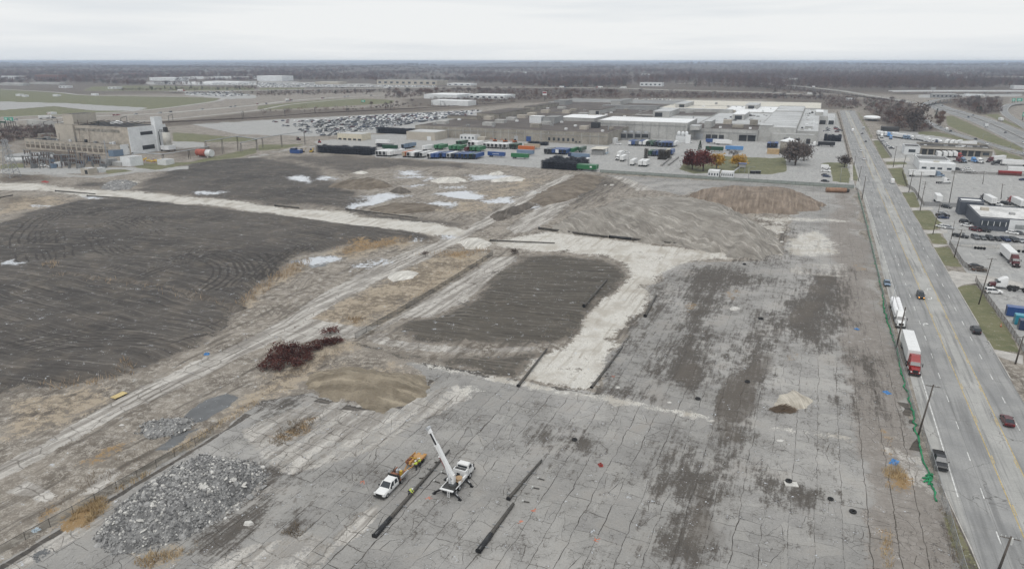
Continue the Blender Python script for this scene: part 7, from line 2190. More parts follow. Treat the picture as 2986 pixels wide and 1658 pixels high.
MB().box(r1 + 3 - b.r, 12, hsh + .15,2,2,.8).build("roof_unit", W_GREY, b.t)
MB().box(r1 + 11 - b.r, 22, hsh + .15,.3,14,.5).build("roof_seam", W_GREY, b.t)
b2 = pbld("showroom_tower", "taller slate grey entrance block with white top", "entrance block", C4,192,435,252,112,8, W_DARK, R_WHITE, .5)
# workshop with ribbed grey roof and white front
q = gp(C3,915,720)
b = Bld("truck_workshop", "white workshop with ribbed dark roof on the truck lot", "workshop", *ru(q))
r1,u1 = ru(q)
r0 = r_at(C3(290,690)[0],u1)
b.vol(r0,r1,u1,u1 + 9,4.6,W_WHITE,R_WHITE,par=.15)
b.vol(r0,r1 - 2,u1 + 9.1,u1 + 32,5.4,W_WHITE,R_DARK,par=.5)
for i in range(14):
 x = r0 + (i + .5) * (r1 - 2 - r0) / 14
 MB().box(x - b.r, 20.5,5.53,.7,22,.07).build("roof_rib", R_GREY, b.t)
for f in (.14,.38,.58,.84):
 x = r0 + f * (r1 - r0)
 b.face(x - 1.3, x + 1.3, u1,1.0,2.2, WIN, "window")
MB().box(-(r1 - r0) * .5,7,4.75,3.2,2.0,.7).build("roof_unit", R_CREAM, b.t)
# truck depot with dark roof
q = gp(C3,1560,470)
b = Bld("truck_depot", "long flat depot with dark roof and bay doors", "depot", *ru(q))
r1,u1 = ru(q)
r0 = r_at(C3(300,420)[0],u1)
b.vol(r0,r1,u1,u1 + 26,5.6,W_BEIGE,R_DARK,par=.9)
n = 9
for i in range(n):
 x0 = r0 + 1 + (r1 - r0 - 8) * i / n
 b.face(x0 + .5, x0 + (r1 - r0 - 8) / n - .6, u1,0,4.0, LOUV, "bay_door")
b.face(r1 - 6, r1 - 2, u1,1.2,3.2, WIN, "window")
b.face(r0, r1, u1 - .5,4.5,5.7, W_TAN, "fascia", .5)
for i in range(12):
 MB().box(r0 + rng.uniform(4, r1 - r0 - 4) - b.r, rng.uniform(4,22),5.74, rng.uniform(1.5,4), rng.uniform(1,3), rng.uniform(.3,1)).build("roof_patch", [R_LIGHT, R_WHITE, W_GREY][i % 3], b.t)
b3 = pbld("depot_office", "white two window office at the left end of the depot", "office", C3,30,300,425,300,18, W_WHITE, R_DARK, .6, win=1)
pbld("dark_roof_shed", "low dark roofed shed behind the upper left fleet row", "shed", T4,1150,1325,805,768,16, R_DARK, R_DARK, .2)
t = thing("diner", "white rounded trailer diner on posts beside the upper road", "diner", gp(T4,1050,690),-AZ)
MB().loft([[(math.cos(a) * 9 * k, math.sin(a) * 16 * k, z) for a in [i * math.pi / 8 for i in range(16)]] for k, z in ((1,2.4),(1.03,4.0),(.85,4.8),(.4,5.2))]).build("canopy", R_WHITE, t)
for x,y in ((-6,-9),(6,-9),(-6,9),(6,9),(0,-12)):
 MB().cyl((x, y, 0),(x, y, 2.5),.3,.3,8).build("post", STEEL, t)
MB().box(0,4,0,9,12,2.4).build("kiosk", W_GREY, t)
# ------------------------------------------------------------------ power plant on the left
W_PALE = mat("pale_blue_white_wall", (.70,.715,.72),.7, var=.1, scale=.15, fine=.8)
pr,pu = ru(gp(C6,1820,690))
P = Bld("power_plant", "old power plant with tan halls and white stair tower", "power plant", pr, pu)
h1 = hz(C6,1820,690,548)
ul = ru(gp(C6,2105,645))[1]
rL = r_at(C6(395,600)[0],pu)
P.vol(rL,pr,pu,ul,h1,W_RUSTY,R_DARK,par=.8)
P.faceE(pr + .002, pu + .3, ul - .3,0, h1 + .9, W_PALE, "end_wall", .5)
P.faceE(pr + .55, pu + 12, ul - 12, h1 - 1.8, h1 - 1.2, LOUV, "faded_sign", .08)
ww = 16
for i in range(ww):
 x = rL + (i + .5) * (pr - 12 - rL) / ww
 P.face(x - 2.0, x + 2.0, pu - .002, h1 - 2.6, h1 - .9, mat("dirty_glazing", (.27,.25,.215),.5, var=.4, fine=2), "window", .1)
 P.face(x - 2.2, x + 2.2, pu - .002, h1 * .2, h1 * .55, mat("brown_plant", (.17,.145,.12),.8, var=.4), "lower_panel", .1)
# main hall behind
uh = ul + 3
hh = h1 + 12.5
rr = pr + 2
hL = r_at(C6(1000,400)[0],uh - 14)
P.vol(hL, rr, uh - 14, uh + 20, hh, W_RUSTY, R_DARK, par=.6, wname="hall_wall", rname="hall_roof")
P.faceE(rr + .002, uh - 14, uh + 20,0, hh + .6, W_PALE, "hall_end_wall", .5)
for z0,z1 in ((h1 + 6.5,h1 + 9.0),(h1 * .35,h1 * .35 + 3.2)):
 P.faceE(rr + .51, uh - 4, uh + 7, z0, z1, LOUV, "window_band", .1)
for i in range(22):
 x = rL + (pr - rL) * (.45 + .5 * i / 22)
 P.face(x - 1.2, x + 1.2, uh - 14.003, hh - 3.6, hh - 1.4, mat("dirty_glazing", (.2,.2,.18)), "clerestory_window", .1)
ta,tb,tc = (r_at(C6(x_,300)[0],uh - 14) for x_ in (920,1035,1185))
P.vol(ta, tc, uh - 15.5, uh - 14.1, hh + .8, W_TAN, R_DARK, par=.2, wname="tower_wall", rname="tower_roof")
P.vol(ta, hL - .1, uh - 14, uh + 12, hh + .8, W_TAN, R_DARK, par=.2, wname="tower_wall", rname="tower_roof")
P.vol(tb, tc, uh - 13.9, uh + 6, hh + 8.5, W_TAN, R_DARK, hh + .2,.2, "tower_wall", "tower_roof")
P.vol(rr - 2, rr + 2.2, uh + 9, uh + 16, hh + 6.5, W_PALE, R_LIGHT, par=.2, wname="stair_tower", rname="stair_tower_roof")
for x,y in ((.42,10),(.70,14),(.12,30)):
 MB().box(rL + (pr - rL) * x - P.r, y, h1 + .2,13,7,4.2).build("roof_unit", W_GREY, P.t)
 MB().box(rL + (pr - rL) * x - P.r, y - 3.56, h1 + .7,8,.12,3.2).build("louvre", LOUV, P.t)
for i in range(12):
 MB().box(rng.uniform(rL + 10, pr - 8) - P.r, rng.uniform(3, ul - pu - 6), h1 + .2,2,2, rng.uniform(1,2.4)).build("roof_vent", [W_WHITE, W_GREY, LOUV][i % 3], P.t)
for i in range(8):
 MB().bar((rL + (pr - rL) * (.5 + .06 * i) - P.r, ul - pu - 10, hh + .3),(rL + (pr - rL) * (.5 + .06 * i) - P.r, ul - pu + 14, hh + 2.5),.5).build("roof_pipe", DKSTEEL, P.t)
MB().lathe([(5, hh + .3),(4.2, hh + 1.6),(2, hh + 2.4),(0, hh + 2.6)], 16,(r_at(C6(1815,250)[0], uh + 12) - P.r, ul - pu + 15,0)).build("white_dome", R_WHITE, P.t)
for x in (.3,.52,.62):
 xx = rL + (pr - rL) * x - P.r
 MB().cyl((xx, 8, h1),(xx, 8, h1 + 17),.35,.25,8).bar((xx, 8, h1 + 12),(xx + 4,4, h1 + .3),.2).bar((xx - 5,8, h1 + 15),(xx + 5,8, h1 + 15),.3).build("stack_mast", mat("rusted_mast", (.12,.09,.07),.8), P.t)
# silo tower with catwalk beside it
t = thing("ash_silo", "pale round silo with black catwalk beside the white stair tower", "silo", gp(T1,1690,1000),-AZ)
hs = hz(T1,1690,1000,815)
MB().lathe([(3.0,4),(3.0, hs),(0, hs + .6)], 20).build("shell", mat("silo_cream", (.50,.485,.44),.8, var=.12), t, True)
MB().box(0,0,1.6,8.4,7,3.2).build("hopper_house", W_PALE, t)
for x,y in ((-3.6,-3),(3.6,-3),(-3.6,3),(3.6,3)):
 MB().box(x, y, 0,.5,.5,1.6).build("leg", DKSTEEL, t)
cw = MB()
for z in (hs + .8,hs + 2.0):
 cw.bar((-15,0,z),(4,0,z),.3)
for x in range(-15,4,2):
 cw.bar((x,0,hs + .8),(x + 1,0,hs + 2.0),.16)
cw.box(0,0,hs + .8,2.4,2.4,3.6)
cw.bar((-5.5,-2,0),(-5.5,-2,hs + 1),.45)
cw.build("catwalk", DKSTEEL, t)
# lattice pylon
def lattice(label,c,bx,by,ty,w0,w1,arms,group=None):
 b_ = gp(c,bx,by)
 h = hz(c,bx,by,ty)
 t = thing("lattice_pylon", label, "pylon", b_, -AZ, group)
 m = MB()
 n = 9
 lv = [(w0 + (w1 - w0) * min(1,i / n * 1.1),h * i / n) for i in range(n + 1)]
 for (wa,za),(wb,zb) in zip(lv[:-1],lv[1:]):
  ca = [(-wa,-wa,za),(wa,-wa,za),(wa,wa,za),(-wa,wa,za)]
  cb = [(-wb,-wb,zb),(wb,-wb,zb),(wb,wb,zb),(-wb,wb,zb)]
  for i in range(4):
   j = (i + 1) % 4
   m.bar(ca[i],cb[i],.26)
   m.bar(ca[i],cb[j],.14)
   m.bar(ca[j],cb[i],.14)
 m.build("lattice_mast", STEEL, t)
 for k,L in arms:
  a = MB()
  for s in (-1,1):
   a.bar((s * w1,0,h * k),(s * L,0,h * k + .3),.22)
   a.bar((s * w1,0,h * k + 1.8),(s * L,0,h * k + .4),.16)
  a.build("cross_arm", STEEL, t)
 return t
lattice("tall galvanised lattice pylon at the left edge of the plant", C6,185,1010,445,3.4,.9,((.68,7),(.82,6),(.94,4)))
# switchyard gantries
rng = random.Random(9)
GR = mat("switchyard_grey", (.20,.205,.21),.6,.3)
INS = mat("brown_porcelain", (.09,.05,.035),.4)
gi = 0
for row,(y0,hgt,n) in enumerate(((880,6.5,7),(845,7,8),(810,7,8),(775,7,7))):
 for i in range(n):
  x = 430 + i * (1180 / n) + rng.uniform(-60,60)
  hgt0,hgt = hgt,hgt * rng.uniform(.6,1.15)
  gi += 1
  t = thing("switch_gantry", "steel switchyard gantry, %s from left in the %s line before the plant" % (ORD[i], ("nearest", "second", "third", "rear")[row]), "gantry", gp(C6, x, y0),-AZ, "switchyard gantries before the plant")
  g = MB()
  for s in (-3.5,3.5):
   g.box(s,0,0,.4,.4,hgt)
   g.bar((s - 1,0,0),(s,0,hgt * .6),.18)
  g.build("column", GR, t, kind="stuff")
  MB().box(0,0, hgt, 8.6,.3,.35).build("beam", GR, t)
  g = MB()
  for s in (-2.4,0,2.4):
   g.cyl((s,0,hgt - 2.2),(s,0,hgt),.25,.25,6)
  g.build("insulators", INS, t, kind="stuff")
  if i % 2 == row % 2:
   tb = MB().box(2,3,0,3.6,2.6,2.8).build("transformer", [GR, W_GREY, PAINT["steelblue"]][i % 3], t)
   tb2 = MB()
   for s in (.8,2,3.2):
    tb2.cyl((s,3,2.8),(s,3,4.2),.28,.16,6)
   tb2.build("bushings", INS, tb, kind="stuff")
  hgt = hgt0
for lb, c, x, yb, yt, m in (("slim pale pole before the white end wall of the plant", C6,1632,850,455, STEEL),("dark pole over the left roof of the plant", C6,1560,640,160, DKSTEEL)):
 b_ = gp(c,x,yb)
 hgt = hz(c,x,yb,yt)
 t = thing("plant_pole", lb, "pole", b_)
 MB().cyl((0,0,0),(0,0, hgt),.45,.3,8).build("shaft", m, t)
 MB().bar((-2,0, hgt - 1.5),(2,0, hgt - 1.5),.2).build("cross_arm", m, t)
# pipe bridges
def pipe_bridge(label,pts,z,step,m):
 """pts: ground points; pipes on trestles"""
 t = thing("pipe_bridge", label, "pipe bridge", pts[0])
 ox,oy = pts[0]
 for o_ in (-.7,0,.7):
  b_ = MB()
  for (a,za),(c_,zc_) in zip(zip(pts[:-1],z[:-1]),zip(pts[1:],z[1:])):
   b_.cyl((a[0] - ox,a[1] - oy + o_,za + .4),(c_[0] - ox,c_[1] - oy + o_,zc_ + .4),.26,.26,8)
  b_.build("pipe", m, t)
 for (a,za),(c_,zc_) in zip(zip(pts[:-1],z[:-1]),zip(pts[1:],z[1:])):
  L = math.dist(a,c_)
  k = max(1,int(L / step))
  for i in range(k + 1):
   f = i / k
   x,y,zz = a[0] + (c_[0] - a[0]) * f - ox,a[1] + (c_[1] - a[1]) * f - oy,za + (zc_ - za) * f
   tr = MB()
   tr.bar((x,y - 1.6,0),(x,y - 1.0,zz),.16).bar((x,y + 1.6,0),(x,y + 1.0,zz),.16).bar((x,y - 1.4,zz - .2),(x,y + 1.4,zz - .2),.3).bar((x,y - 1.6,.3),(x,y + 1.0,zz),.15)
   tr.build("trestle", DKSTEEL, t)
 return t
def zpt(c,x,yb,yt):
 return gp(c,x,yb),hz(c,x,yb,yt)
seq = [zpt(T1,1340,1120,1015),zpt(T1,1640,1110,1035),zpt(T1,1900,1080,995),zpt(T1,2100,1060,955)]
pipe_bridge("grey pipe bridge running right from the plant", [s[0] for s in seq], [s[1] for s in seq], 14, STEEL)
seq = [zpt(T1,2075,1050,905),zpt(T1,2390,1000,855),zpt(T2,0,980,880),zpt(T2,250,960,838),zpt(T2,480,930,808)]
pipe_bridge("tall pipe bridge crossing toward the cream shed", [s[0] for s in seq], [s[1] for s in seq], 16, STEEL)
seq = [zpt(T1,2420,1010,920),zpt(T1,2576,985,885),zpt(T2,60,970,870)]
pipe_bridge("lower pipe bridge in front of the tall one", [s[0] for s in seq], [s[1] for s in seq], 16, STEEL)
t = thing("storage_tank", "red horizontal tank on cradles under the pipe bridge", "tank", gp(T1,2055,1058),-AZ)
MB().cyl((-7,0,3.2),(7,0,3.2),2.6,2.6,16).build("shell", mat("faded_red_paint", (.36,.10,.07),.7, var=.25), t)
MB().cyl((2.5,0,3.2),(7.1,0,3.2),2.65,2.65,16).build("pale_band", W_WHITE, t)
MB().box(-4.5,0,0,1,4,1.5).box(4.5,0,0,1,4,1.5).build("cradle", CONCM, t)
for i, (x, yb, yt, rd_, cl, lb) in enumerate(((165,1115,1060,15, W_WHITE, "wide low white tank behind the pylon"),(305,1105,1045,7.5, mat("cream_tank", (.55,.5,.4),.7), "cream round tank right of the pylon"))):
 p = gp(T1,x,yb)
 t = thing("round_tank", lb, "tank", off(p, 0, rd_))
 hgt = hz(T1,x,yb,yt)
 MB().lathe([(rd_, 0),(rd_, hgt)], 24).build("shell", cl, t, True)
 MB().lathe([(rd_ + .1, hgt),(rd_ * .5, hgt + .8),(0, hgt + 1)], 24).build("roof", W_GREY, t, True)
for a in (("plant_shed", "white shed before the pipe bridge on the grass", T1,1578,1665,1140,1092,7, W_WHITE, R_LIGHT),("plant_shed", "white block under the plant end wall", T1,1215,1310,1155,1065,10, W_PALE, R_LIGHT),("plant_shed", "small white kiosk on the plant forecourt", T1,948,992,1215,1175,5, W_WHITE, R_LIGHT),
   ("plant_shed", "grey cream hut with dark door on the forecourt", T1,815,890,1232,1180,6, W_TAN, R_LIGHT),("plant_shed", "blue box house at the plant corner", T1,1090,1145,1055,995,8, PAINT["steelblue"], R_GREY),("plant_shed", "long low pale wall block beside the white shed", T1,1090,1215,1150,1115,5, W_CONC, R_LIGHT),("plant_shed", "dark grey relay house in the switchyard", T1,1010,1075,1150,1090,8, W_GREY, R_GREY),
   ("plant_shed", "grey cube house behind the left roof", T1,385,440,880,830,10, W_BEIGE, R_GREY),("plant_shed", "small white hut behind parked white trucks", T1,535,590,1155,1122,6, W_WHITE, R_LIGHT)):
 b = pbld(a[0], a[1], "shed", *a[2:], .15)
 if a[1].startswith(("small white hut", "grey cream")):
  b.face(b.r1 - 3.2, b.r1 - .8, b.u0,0, b.h * .8, LOUV, "door")
for x, y, k, lb in ((430,1152, "pickup", "white pickup left on the plant forecourt"),(510,1162, "pickup", "white pickup right on the plant forecourt")):
 car(k, "white", gp(T1, x, y), EAST, lb)
YEL = mat("yellow_pipe", (.62,.42,.08),.6)
t = thing("pipe_manifold", "yellow pipe manifold beside the white shed", "pipework", gp(T1,1480,1110),-AZ)
rng = random.Random(6)
for i in range(7):
 MB().cyl((-16 + i * 4.8,0,.6 + .5 * (i % 2)),(-12.5 + i * 4.8,2,1.0 + .8 * (i % 3)),.5,.5,8).build("pipe", YEL, t)
 MB().cyl((-14 + i * 4.8,1,0),(-14 + i * 4.8,1,2.6),.22,.22,6).build("valve_stem", YEL if i % 2 else PAINT["red"], t)
W_WALL = pbld("retaining_wall", "long grey concrete wall behind the plant", "wall", T1,275,690,775,710,4, W_CONC, W_CONC, .1)
# ------------------------------------------------------------------ buildings far off
far = [("warehouse", "white warehouse left end of the far airport row", T1,1500,1755,302,266,60, W_PALE, R_WHITE, 0),("warehouse", "long pale warehouse right of the far airport row", T1,1800,2140,285,262,60, W_PALE, R_WHITE, 0),("warehouse", "long roofed hall continuing the airport row", T1,2150,2570,282,258,60, W_PALE, R_LIGHT, 0),
  ("greenhouse", "bright low roof before the airport row", T1,1700,2120,332,316,50, R_WHITE, R_WHITE, 0),("greenhouse", "second bright low roof before the airport row", T1,2050,2400,325,306,50, R_WHITE, R_WHITE, 0),("apartment_block", "red brick apartment block among the left woods", T1,362,592,302,236,30, mat("brick_red", (.20,.12,.10),.9), R_GREY, 9),
  ("apartment_block", "white apartment block at the far left", T1,22,190,292,248,30, W_WHITE, R_GREY, 7),("hotel", "dark brick block before the distant woods", T1,1235,1375,258,220,30, mat("brick_red", (.20,.12,.10)), R_LIGHT, 6),("warehouse", "white blue warehouse with dark trees before it", T2,0,250,300,248,60, W_PALE, R_WHITE, 0),
  ("warehouse", "tan roofed store before the parked cars", T2,580,820,332,310,40, W_TAN, R_CREAM, 0),("warehouse", "long beige hall behind the viaduct", T2,1200,1800,342,294,70, W_TAN, R_GREY, 10),("warehouse", "low white roof right of the beige hall", T2,1900,2140,346,324,40, W_WHITE, R_WHITE, 4),
  ("warehouse", "white warehouse beside the rails, front block", T2,1745,2110,548,500,30, W_WHITE, R_WHITE, 0),("warehouse", "white warehouse beside the rails, left rear block", T2,1670,2000,480,438,70, W_WHITE, R_WHITE, 0),("warehouse", "white warehouse beside the rails, right rear block", T2,2120,2480,482,442,50, W_WHITE, R_WHITE, 6),
  ("house", "row of pale houses behind the overpass", T3,1255,1475,352,316,30, W_WHITE, R_LIGHT, 5),("hall", "grey hall among the woods at the far right", T4,2120,2560,300,252,60, W_CONC, R_LIGHT, 0),("house", "white house among the right woods", T4,1780,1950,232,208,30, W_WHITE, R_LIGHT, 4),("tower_block", "white narrow tower among the right woods", T4,1810,1845,275,236,20, W_WHITE, R_WHITE, 2),
  ("tower_block", "small white tower right of the narrow one", T4,1998,2014,286,256,14, W_WHITE, R_WHITE, 0),("warehouse", "white building edge at the far right border", T4,2470,2640,380,348,40, W_WHITE, R_LIGHT, 0),("house", "pale low building beside the far overpass ramp", T4,30,190,318,298,24, W_WHITE, R_LIGHT, 3),("store", "small red and white shop below the overpass", T4,790,880,492,472,14, W_WHITE, R_GREY, 3),
  ("warehouse", "grey flat building under the far right bridge", T4,1650,1900,470,430,26, W_GREY, R_LIGHT, 6),("warehouse", "white strip building right of the far bridge", T4,1990,2180,452,434,20, W_WHITE, R_WHITE, 0),("house", "lone pale roof in the middle woods", T3,1270,1350,244,226,20, W_WHITE, R_LIGHT, 2),("house", "small white house in the woods above the factory", T3,60,110,222,208,20, W_WHITE, R_WHITE, 2),
  ("house", "pale roofs in the woods left of centre", T2,960,1020,232,218,24, W_WHITE, R_WHITE, 2),("house", "white house in the woods right of centre", T2,2470,2515,216,204,20, W_WHITE, R_WHITE, 2),("warehouse", "low white building at the airport edge", T1,1080,1160,378,360,20, W_WHITE, R_LIGHT, 2),("warehouse", "second low building at the airport edge", T1,590,660,368,348,20, W_WHITE, R_LIGHT, 2),
  ("warehouse", "low grey building left of the brick block", T1,300,600,334,316,20, W_CONC, R_LIGHT, 0),("warehouse", "low white building at the left border by the airport", T1,0,230,345,322,20, W_CONC, R_WHITE, 0)]
for n_,lb,c,xl,xr,yb,yt,dep,w_,rf,wn in far:
 pbld(n_, lb, {"hall": "hall"}.get(n_, n_.replace("_", " ")), c, xl, xr, yb, yt, dep, w_, rf, .3, None, wn)
# airport huts,billboards,motorway signs
for i, (x, y, lb) in enumerate(((180,448, "left white hut pair on the airfield grass"),(236,456, "small white hut beside the pair on the airfield"),(552,452, "white hut in the middle of the airfield"),(935,442, "white hut farthest right on the airfield"),(492,632, "orange and white checkered hut beside the taxi road"))):
 b = pbld("airfield_hut", lb, "hut", T1, x - (22 if i != 1 else 15), x + (22 if i != 1 else 15), y, y - 18,8, W_WHITE, W_WHITE, .1)
 if i == 4:
  for k in range(4):
   b.face(b.r0 + (k + .05) * (b.r1 - b.r0) / 4, b.r0 + (k + .5) * (b.r1 - b.r0) / 4, b.u0,(k % 2) * b.h * .5,(k % 2) * b.h * .5 + b.h * .5, PAINT["red"], "red_panel")
GSIGN = mat("motorway_sign_green", (.03,.33,.22),.5)
for lb, c, xl, xr, yt, yb2, yb, m in (("wide billboard above the overpass ramp", T4,225,305,268,290,325, W_WHITE),("red and white billboard above the back roofs", T3,282,322,402,440,500, W_WHITE),("dark backed billboard by the far bridge", T4,1632,1680,360,385,440, W_GREY),("square white panel on the motorway verge", T4,2180,2212,722,750,765, W_WHITE),
         ("green motorway sign, left of the pair", T4,2448,2480,470,500,530, GSIGN),("green motorway sign, right of the pair", T4,2496,2550,470,500,530, GSIGN),("green motorway sign at the right border", T4,2550,2590,610,652,690, GSIGN),("left green motorway sign by the plant", T1,62,100,660,690,760, GSIGN),("right green motorway sign by the plant", T1,108,148,660,694,760, GSIGN),("dark sign at the left border by the plant", T1,0,65,698,716,760, PAINT["darkgreen"]),("small green sign on the grass bank by the viaduct", T2,1045,1080,488,508,516, GSIGN)):
 p = gp(c,(xl + xr) / 2,yb)
 u = ru(p)[1]
 w_ = r_at(c(xr,yb)[0],u) - r_at(c(xl,yb)[0],u)
 zt,zb = hz(c,(xl + xr) / 2,yb,yt),hz(c,(xl + xr) / 2,yb,yb2)
 t = thing("billboard" if "billboard" in lb else "road_sign", lb, "billboard" if "billboard" in lb else "road sign", p, -AZ)
 f = MB().box(0,0, zb, w_, .5, zt - zb).build("panel", m, t)
 if "red and white" in lb:
  MB().box(0,-.3, zb + (zt - zb) * .5, w_ * .9,.08,(zt - zb) * .4).build("red_print", PAINT["red"], f)
 if m is GSIGN:
  for k in range(2):
   MB().box(-w_ * .05,-.3, zb + (zt - zb) * (.25 + .35 * k), w_ * .6,.08,(zt - zb) * .16).build("white_legend", WHITE, f)
 for s in ((-.3,.3) if "billboard" not in lb else (0,)):
  MB().cyl((s * w_, 0,0),(s * w_, 0, zb + .2),.35,.3,8).build("post", DKSTEEL, t)
# ------------------------------------------------------------------ motorways,ramps,viaducts
def tarmac(name,c,nscale=1.0):
 N = NT(name)
 pos = N.n("ShaderNodeNewGeometry")
 mid = N.noise(pos,.05,4,.6)
 fin = N.noise(pos,.6,3,.6)
 col = N.mix(N.ss(N.math("ADD", N.math("MULTIPLY", mid, .6), N.math("MULTIPLY", fin, .4)),.32,.68), tuple(x * .78 for x in c) + (1,), tuple(x * 1.15 for x in c) + (1,))
 return N.done(col,.9,0,None,.2)
TAR = tarmac("motorway_asphalt", (.245,.245,.24))
PALE_TAR = tarmac("pale_road_concrete", (.36,.35,.325))
def smooth(pts,n=6):
 out = []
 for i in range(len(pts) - 1):
  p0,p1,p2,p3 = pts[max(0,i - 1)],pts[i],pts[i + 1],pts[min(len(pts) - 1,i + 2)]
  for k in range(n):
   t = k / n
   out.append(tuple(.5 * ((2 * b) + (c - a) * t + (2 * a - 5 * b + 4 * c - d) * t * t + (3 * b - a - 3 * c + d) * t ** 3) for a,b,c,d in zip(p0,p1,p2,p3)))
 out.append(tuple(pts[-1]))
 return out
def ribbon(name,label,pts,w,m,lines=True,bank=.0,walls=.0,wallm=None):
 """road along 3-D points; raised parts get an edge wall"""
 P = smooth(pts)
 L,R = [],[]
 for i,p in enumerate(P):
  a,b = P[max(0,i - 1)],P[min(len(P) - 1,i + 1)]
  dx,dy = b[0] - a[0],b[1] - a[1]
  n = math.hypot(dx,dy) or 1
  nx,ny = dy / n,-dx / n
  L.append((p[0] - nx * w / 2,p[1] - ny * w / 2,p[2]))
  R.append((p[0] + nx * w / 2,p[1] + ny * w / 2,p[2]))
 t = .5 if walls or any(p[2] > 1 for p in P) else .02
 m_ = MB()
 k = len(P)
 m_.add(L + R + [(x,y,z - t) for x,y,z in L] + [(x,y,z - t) for x,y,z in R],[(i,k + i,k + i + 1,i + 1) for i in range(k - 1)] + [(2 * k + i,2 * k + i + 1,i + 1,i) for i in range(k - 1)] + [(k + i,k + i + 1,3 * k + i + 1,3 * k + i) for i in range(k - 1)])
 o = struct(m_.build(name,m),label)
 if lines:
  q = MB()
  for s_,(A_,B_) in enumerate(((L,R),(R,L))):
   for f in (.06,) + ((.36,) if w > 20 else ()):
    for i in range(k - 1):
     if f > .1 and i % 2:
      continue
     a0 = tuple(x + (y - x) * f for x,y in zip(A_[i],B_[i])); a1 = tuple(x + (y - x) * f for x,y in zip(A_[i + 1],B_[i + 1]))
     e = .22 / w
     b0 = tuple(x + (y - x) * (f + e) for x,y in zip(A_[i],B_[i])); b1 = tuple(x + (y - x) * (f + e) for x,y in zip(A_[i + 1],B_[i + 1]))
     q.add([p[:2] + (p[2] + .01,) for p in (a0,a1,b1,b0)],[(0,1,2,3)])
  struct(q.build("road_marking", PAINTW, o))
 if walls:
  wm = MB()
  for side_ in (L,R):
   for i in range(k - 1):
    wm.bar(side_[i],side_[i + 1],.3,walls * 2)
  struct(wm.build("edge_barrier", wallm or CONCM, o))
 return P
def zp(c,x,y,z):
 return gp(c,x,y,z) + (z,)
motor = ribbon("motorway", "broad grey motorway sweeping in from the right edge", [zp(T4, *q, .06) for q in ((1640,520),(1760,572),(1900,612),(2100,672),(2300,752),(2576,880),(2950,1060))], 29, TAR, True)
barr = MB()
for a_,b_ in zip(motor[:-1],motor[1:]):
 barr.bar((a_[0],a_[1],.5),(b_[0],b_[1],.5),.4,.9)
tag(barr.build("median_barrier", CONCM), "pale concrete barrier down the middle of the motorway", "barrier")
loop = ribbon("ramp_road", "curving motorway ramp passing above the truck lots", [zp(T4, *q) for q in ((1880,468,6.5),(1760,478,6.5),(1640,505,5),(1555,545,3),(1528,610,1.5),(1570,680,.6),(1660,735,.1),(1770,785,.1),(1900,830,.1),(2100,893,.1),(2350,965,.1),(2576,1030,.1),(2900,1120,.1))], 9.5, TAR, True, walls=.5)
ribbon("ramp_road", "looping ramp at the right edge of the picture", [zp(T4, *q) for q in ((2720,505,3),(2560,515,3),(2430,535,2),(2375,575,1),(2390,620,.3),(2450,668,.1),(2576,745,.1),(2800,880,.1))], 10, TAR, True, walls=.4)
flyover = ribbon("flyover", "long pale flyover descending past the factory end", [zp(T4, *q) for q in ((-420,300,9),(-150,308,9),(0,326,9),(300,348,8),(600,380,7),(760,398,6),(1000,438,4),(1300,485,1.5),(1480,518,.5))], 15, PALE_TAR, False, walls=.6)
fly2 = ribbon("flyover", "rear arm of the pale flyover beyond the woods", [zp(T3, *q) for q in ((1640,322,6),(1900,318,7),(2150,318,8),(2576,322,9))], 12, PALE_TAR, False, walls=.6)
viad = ribbon("viaduct", "long level motorway viaduct across the middle distance", [zp(T2, *q) for q in ((-900,400,4),(-300,396,5),(0,392,6),(400,383,6.5),(1100,374,6.5),(1900,362,6.5),(2576,360,6.5))] + [zp(T3, *q) for q in ((600,365,6.5),(1100,372,6.5),(1500,386,6.5),(1900,396,6),(2576,415,5))] + [zp(T4, *q) for q in ((300,428,4),(560,436,3))], 22, PALE_TAR, False, walls=.6)
wall_ = ribbon("bridge_road", "straight pale bridge across the far right", [zp(T4, *q) for q in ((1240,398,6),(1600,396,6.5),(2100,396,6.5),(2700,396,6.5))], 18, PALE_TAR, False, walls=1.2, wallm=W_WHITE)
ribbon("bridge_road", "lower pale road under the far right bridge", [zp(T4, *q) for q in ((1950,452,.3),(2300,456,.3),(2700,458,.3))], 12, PALE_TAR, False, walls=.5)
PIERM = mat("pier_concrete", (.34,.335,.32),.9)
def piers(P,every,skip,lb,w,group):
 acc,n_ = 0,0
 for a_,b_ in zip(P[:-1],P[1:]):
  acc += math.dist(a_[:2],b_[:2])
  if acc > every and a_[2] > 2.5 and not skip(a_):
   acc = 0
   n_ += 1
   t = thing("bridge_pier", lb, "bridge pier", (a_[0], a_[1], 0),-math.atan2(b_[0] - a_[0], b_[1] - a_[1]), group)
   for s in (-w * .3,w * .3):
    MB().cyl((s, 0,0),(s, 0, a_[2] - 1.3),.7,.7,8).build("column", PIERM, t)
   MB().box(0,0, a_[2] - 1.4, w * .9,1.2,.85).build("cap_beam", PIERM, t)
piers(flyover, 26, lambda p: False, "round columned pier under the pale flyover", 15, "piers under the pale flyover")
piers(fly2,40, lambda p: False, "pier under the rear flyover arm", 12, "piers under the rear flyover")
piers(viad, 30, lambda p: False, "pier under the long level viaduct", 22, "piers under the long viaduct")
piers(loop, 22, lambda p: False, "pier under the curving ramp", 9, "piers under the curving ramp")
piers(wall_, 35, lambda p: False, "pier under the straight far bridge", 18, "piers under the far bridge")
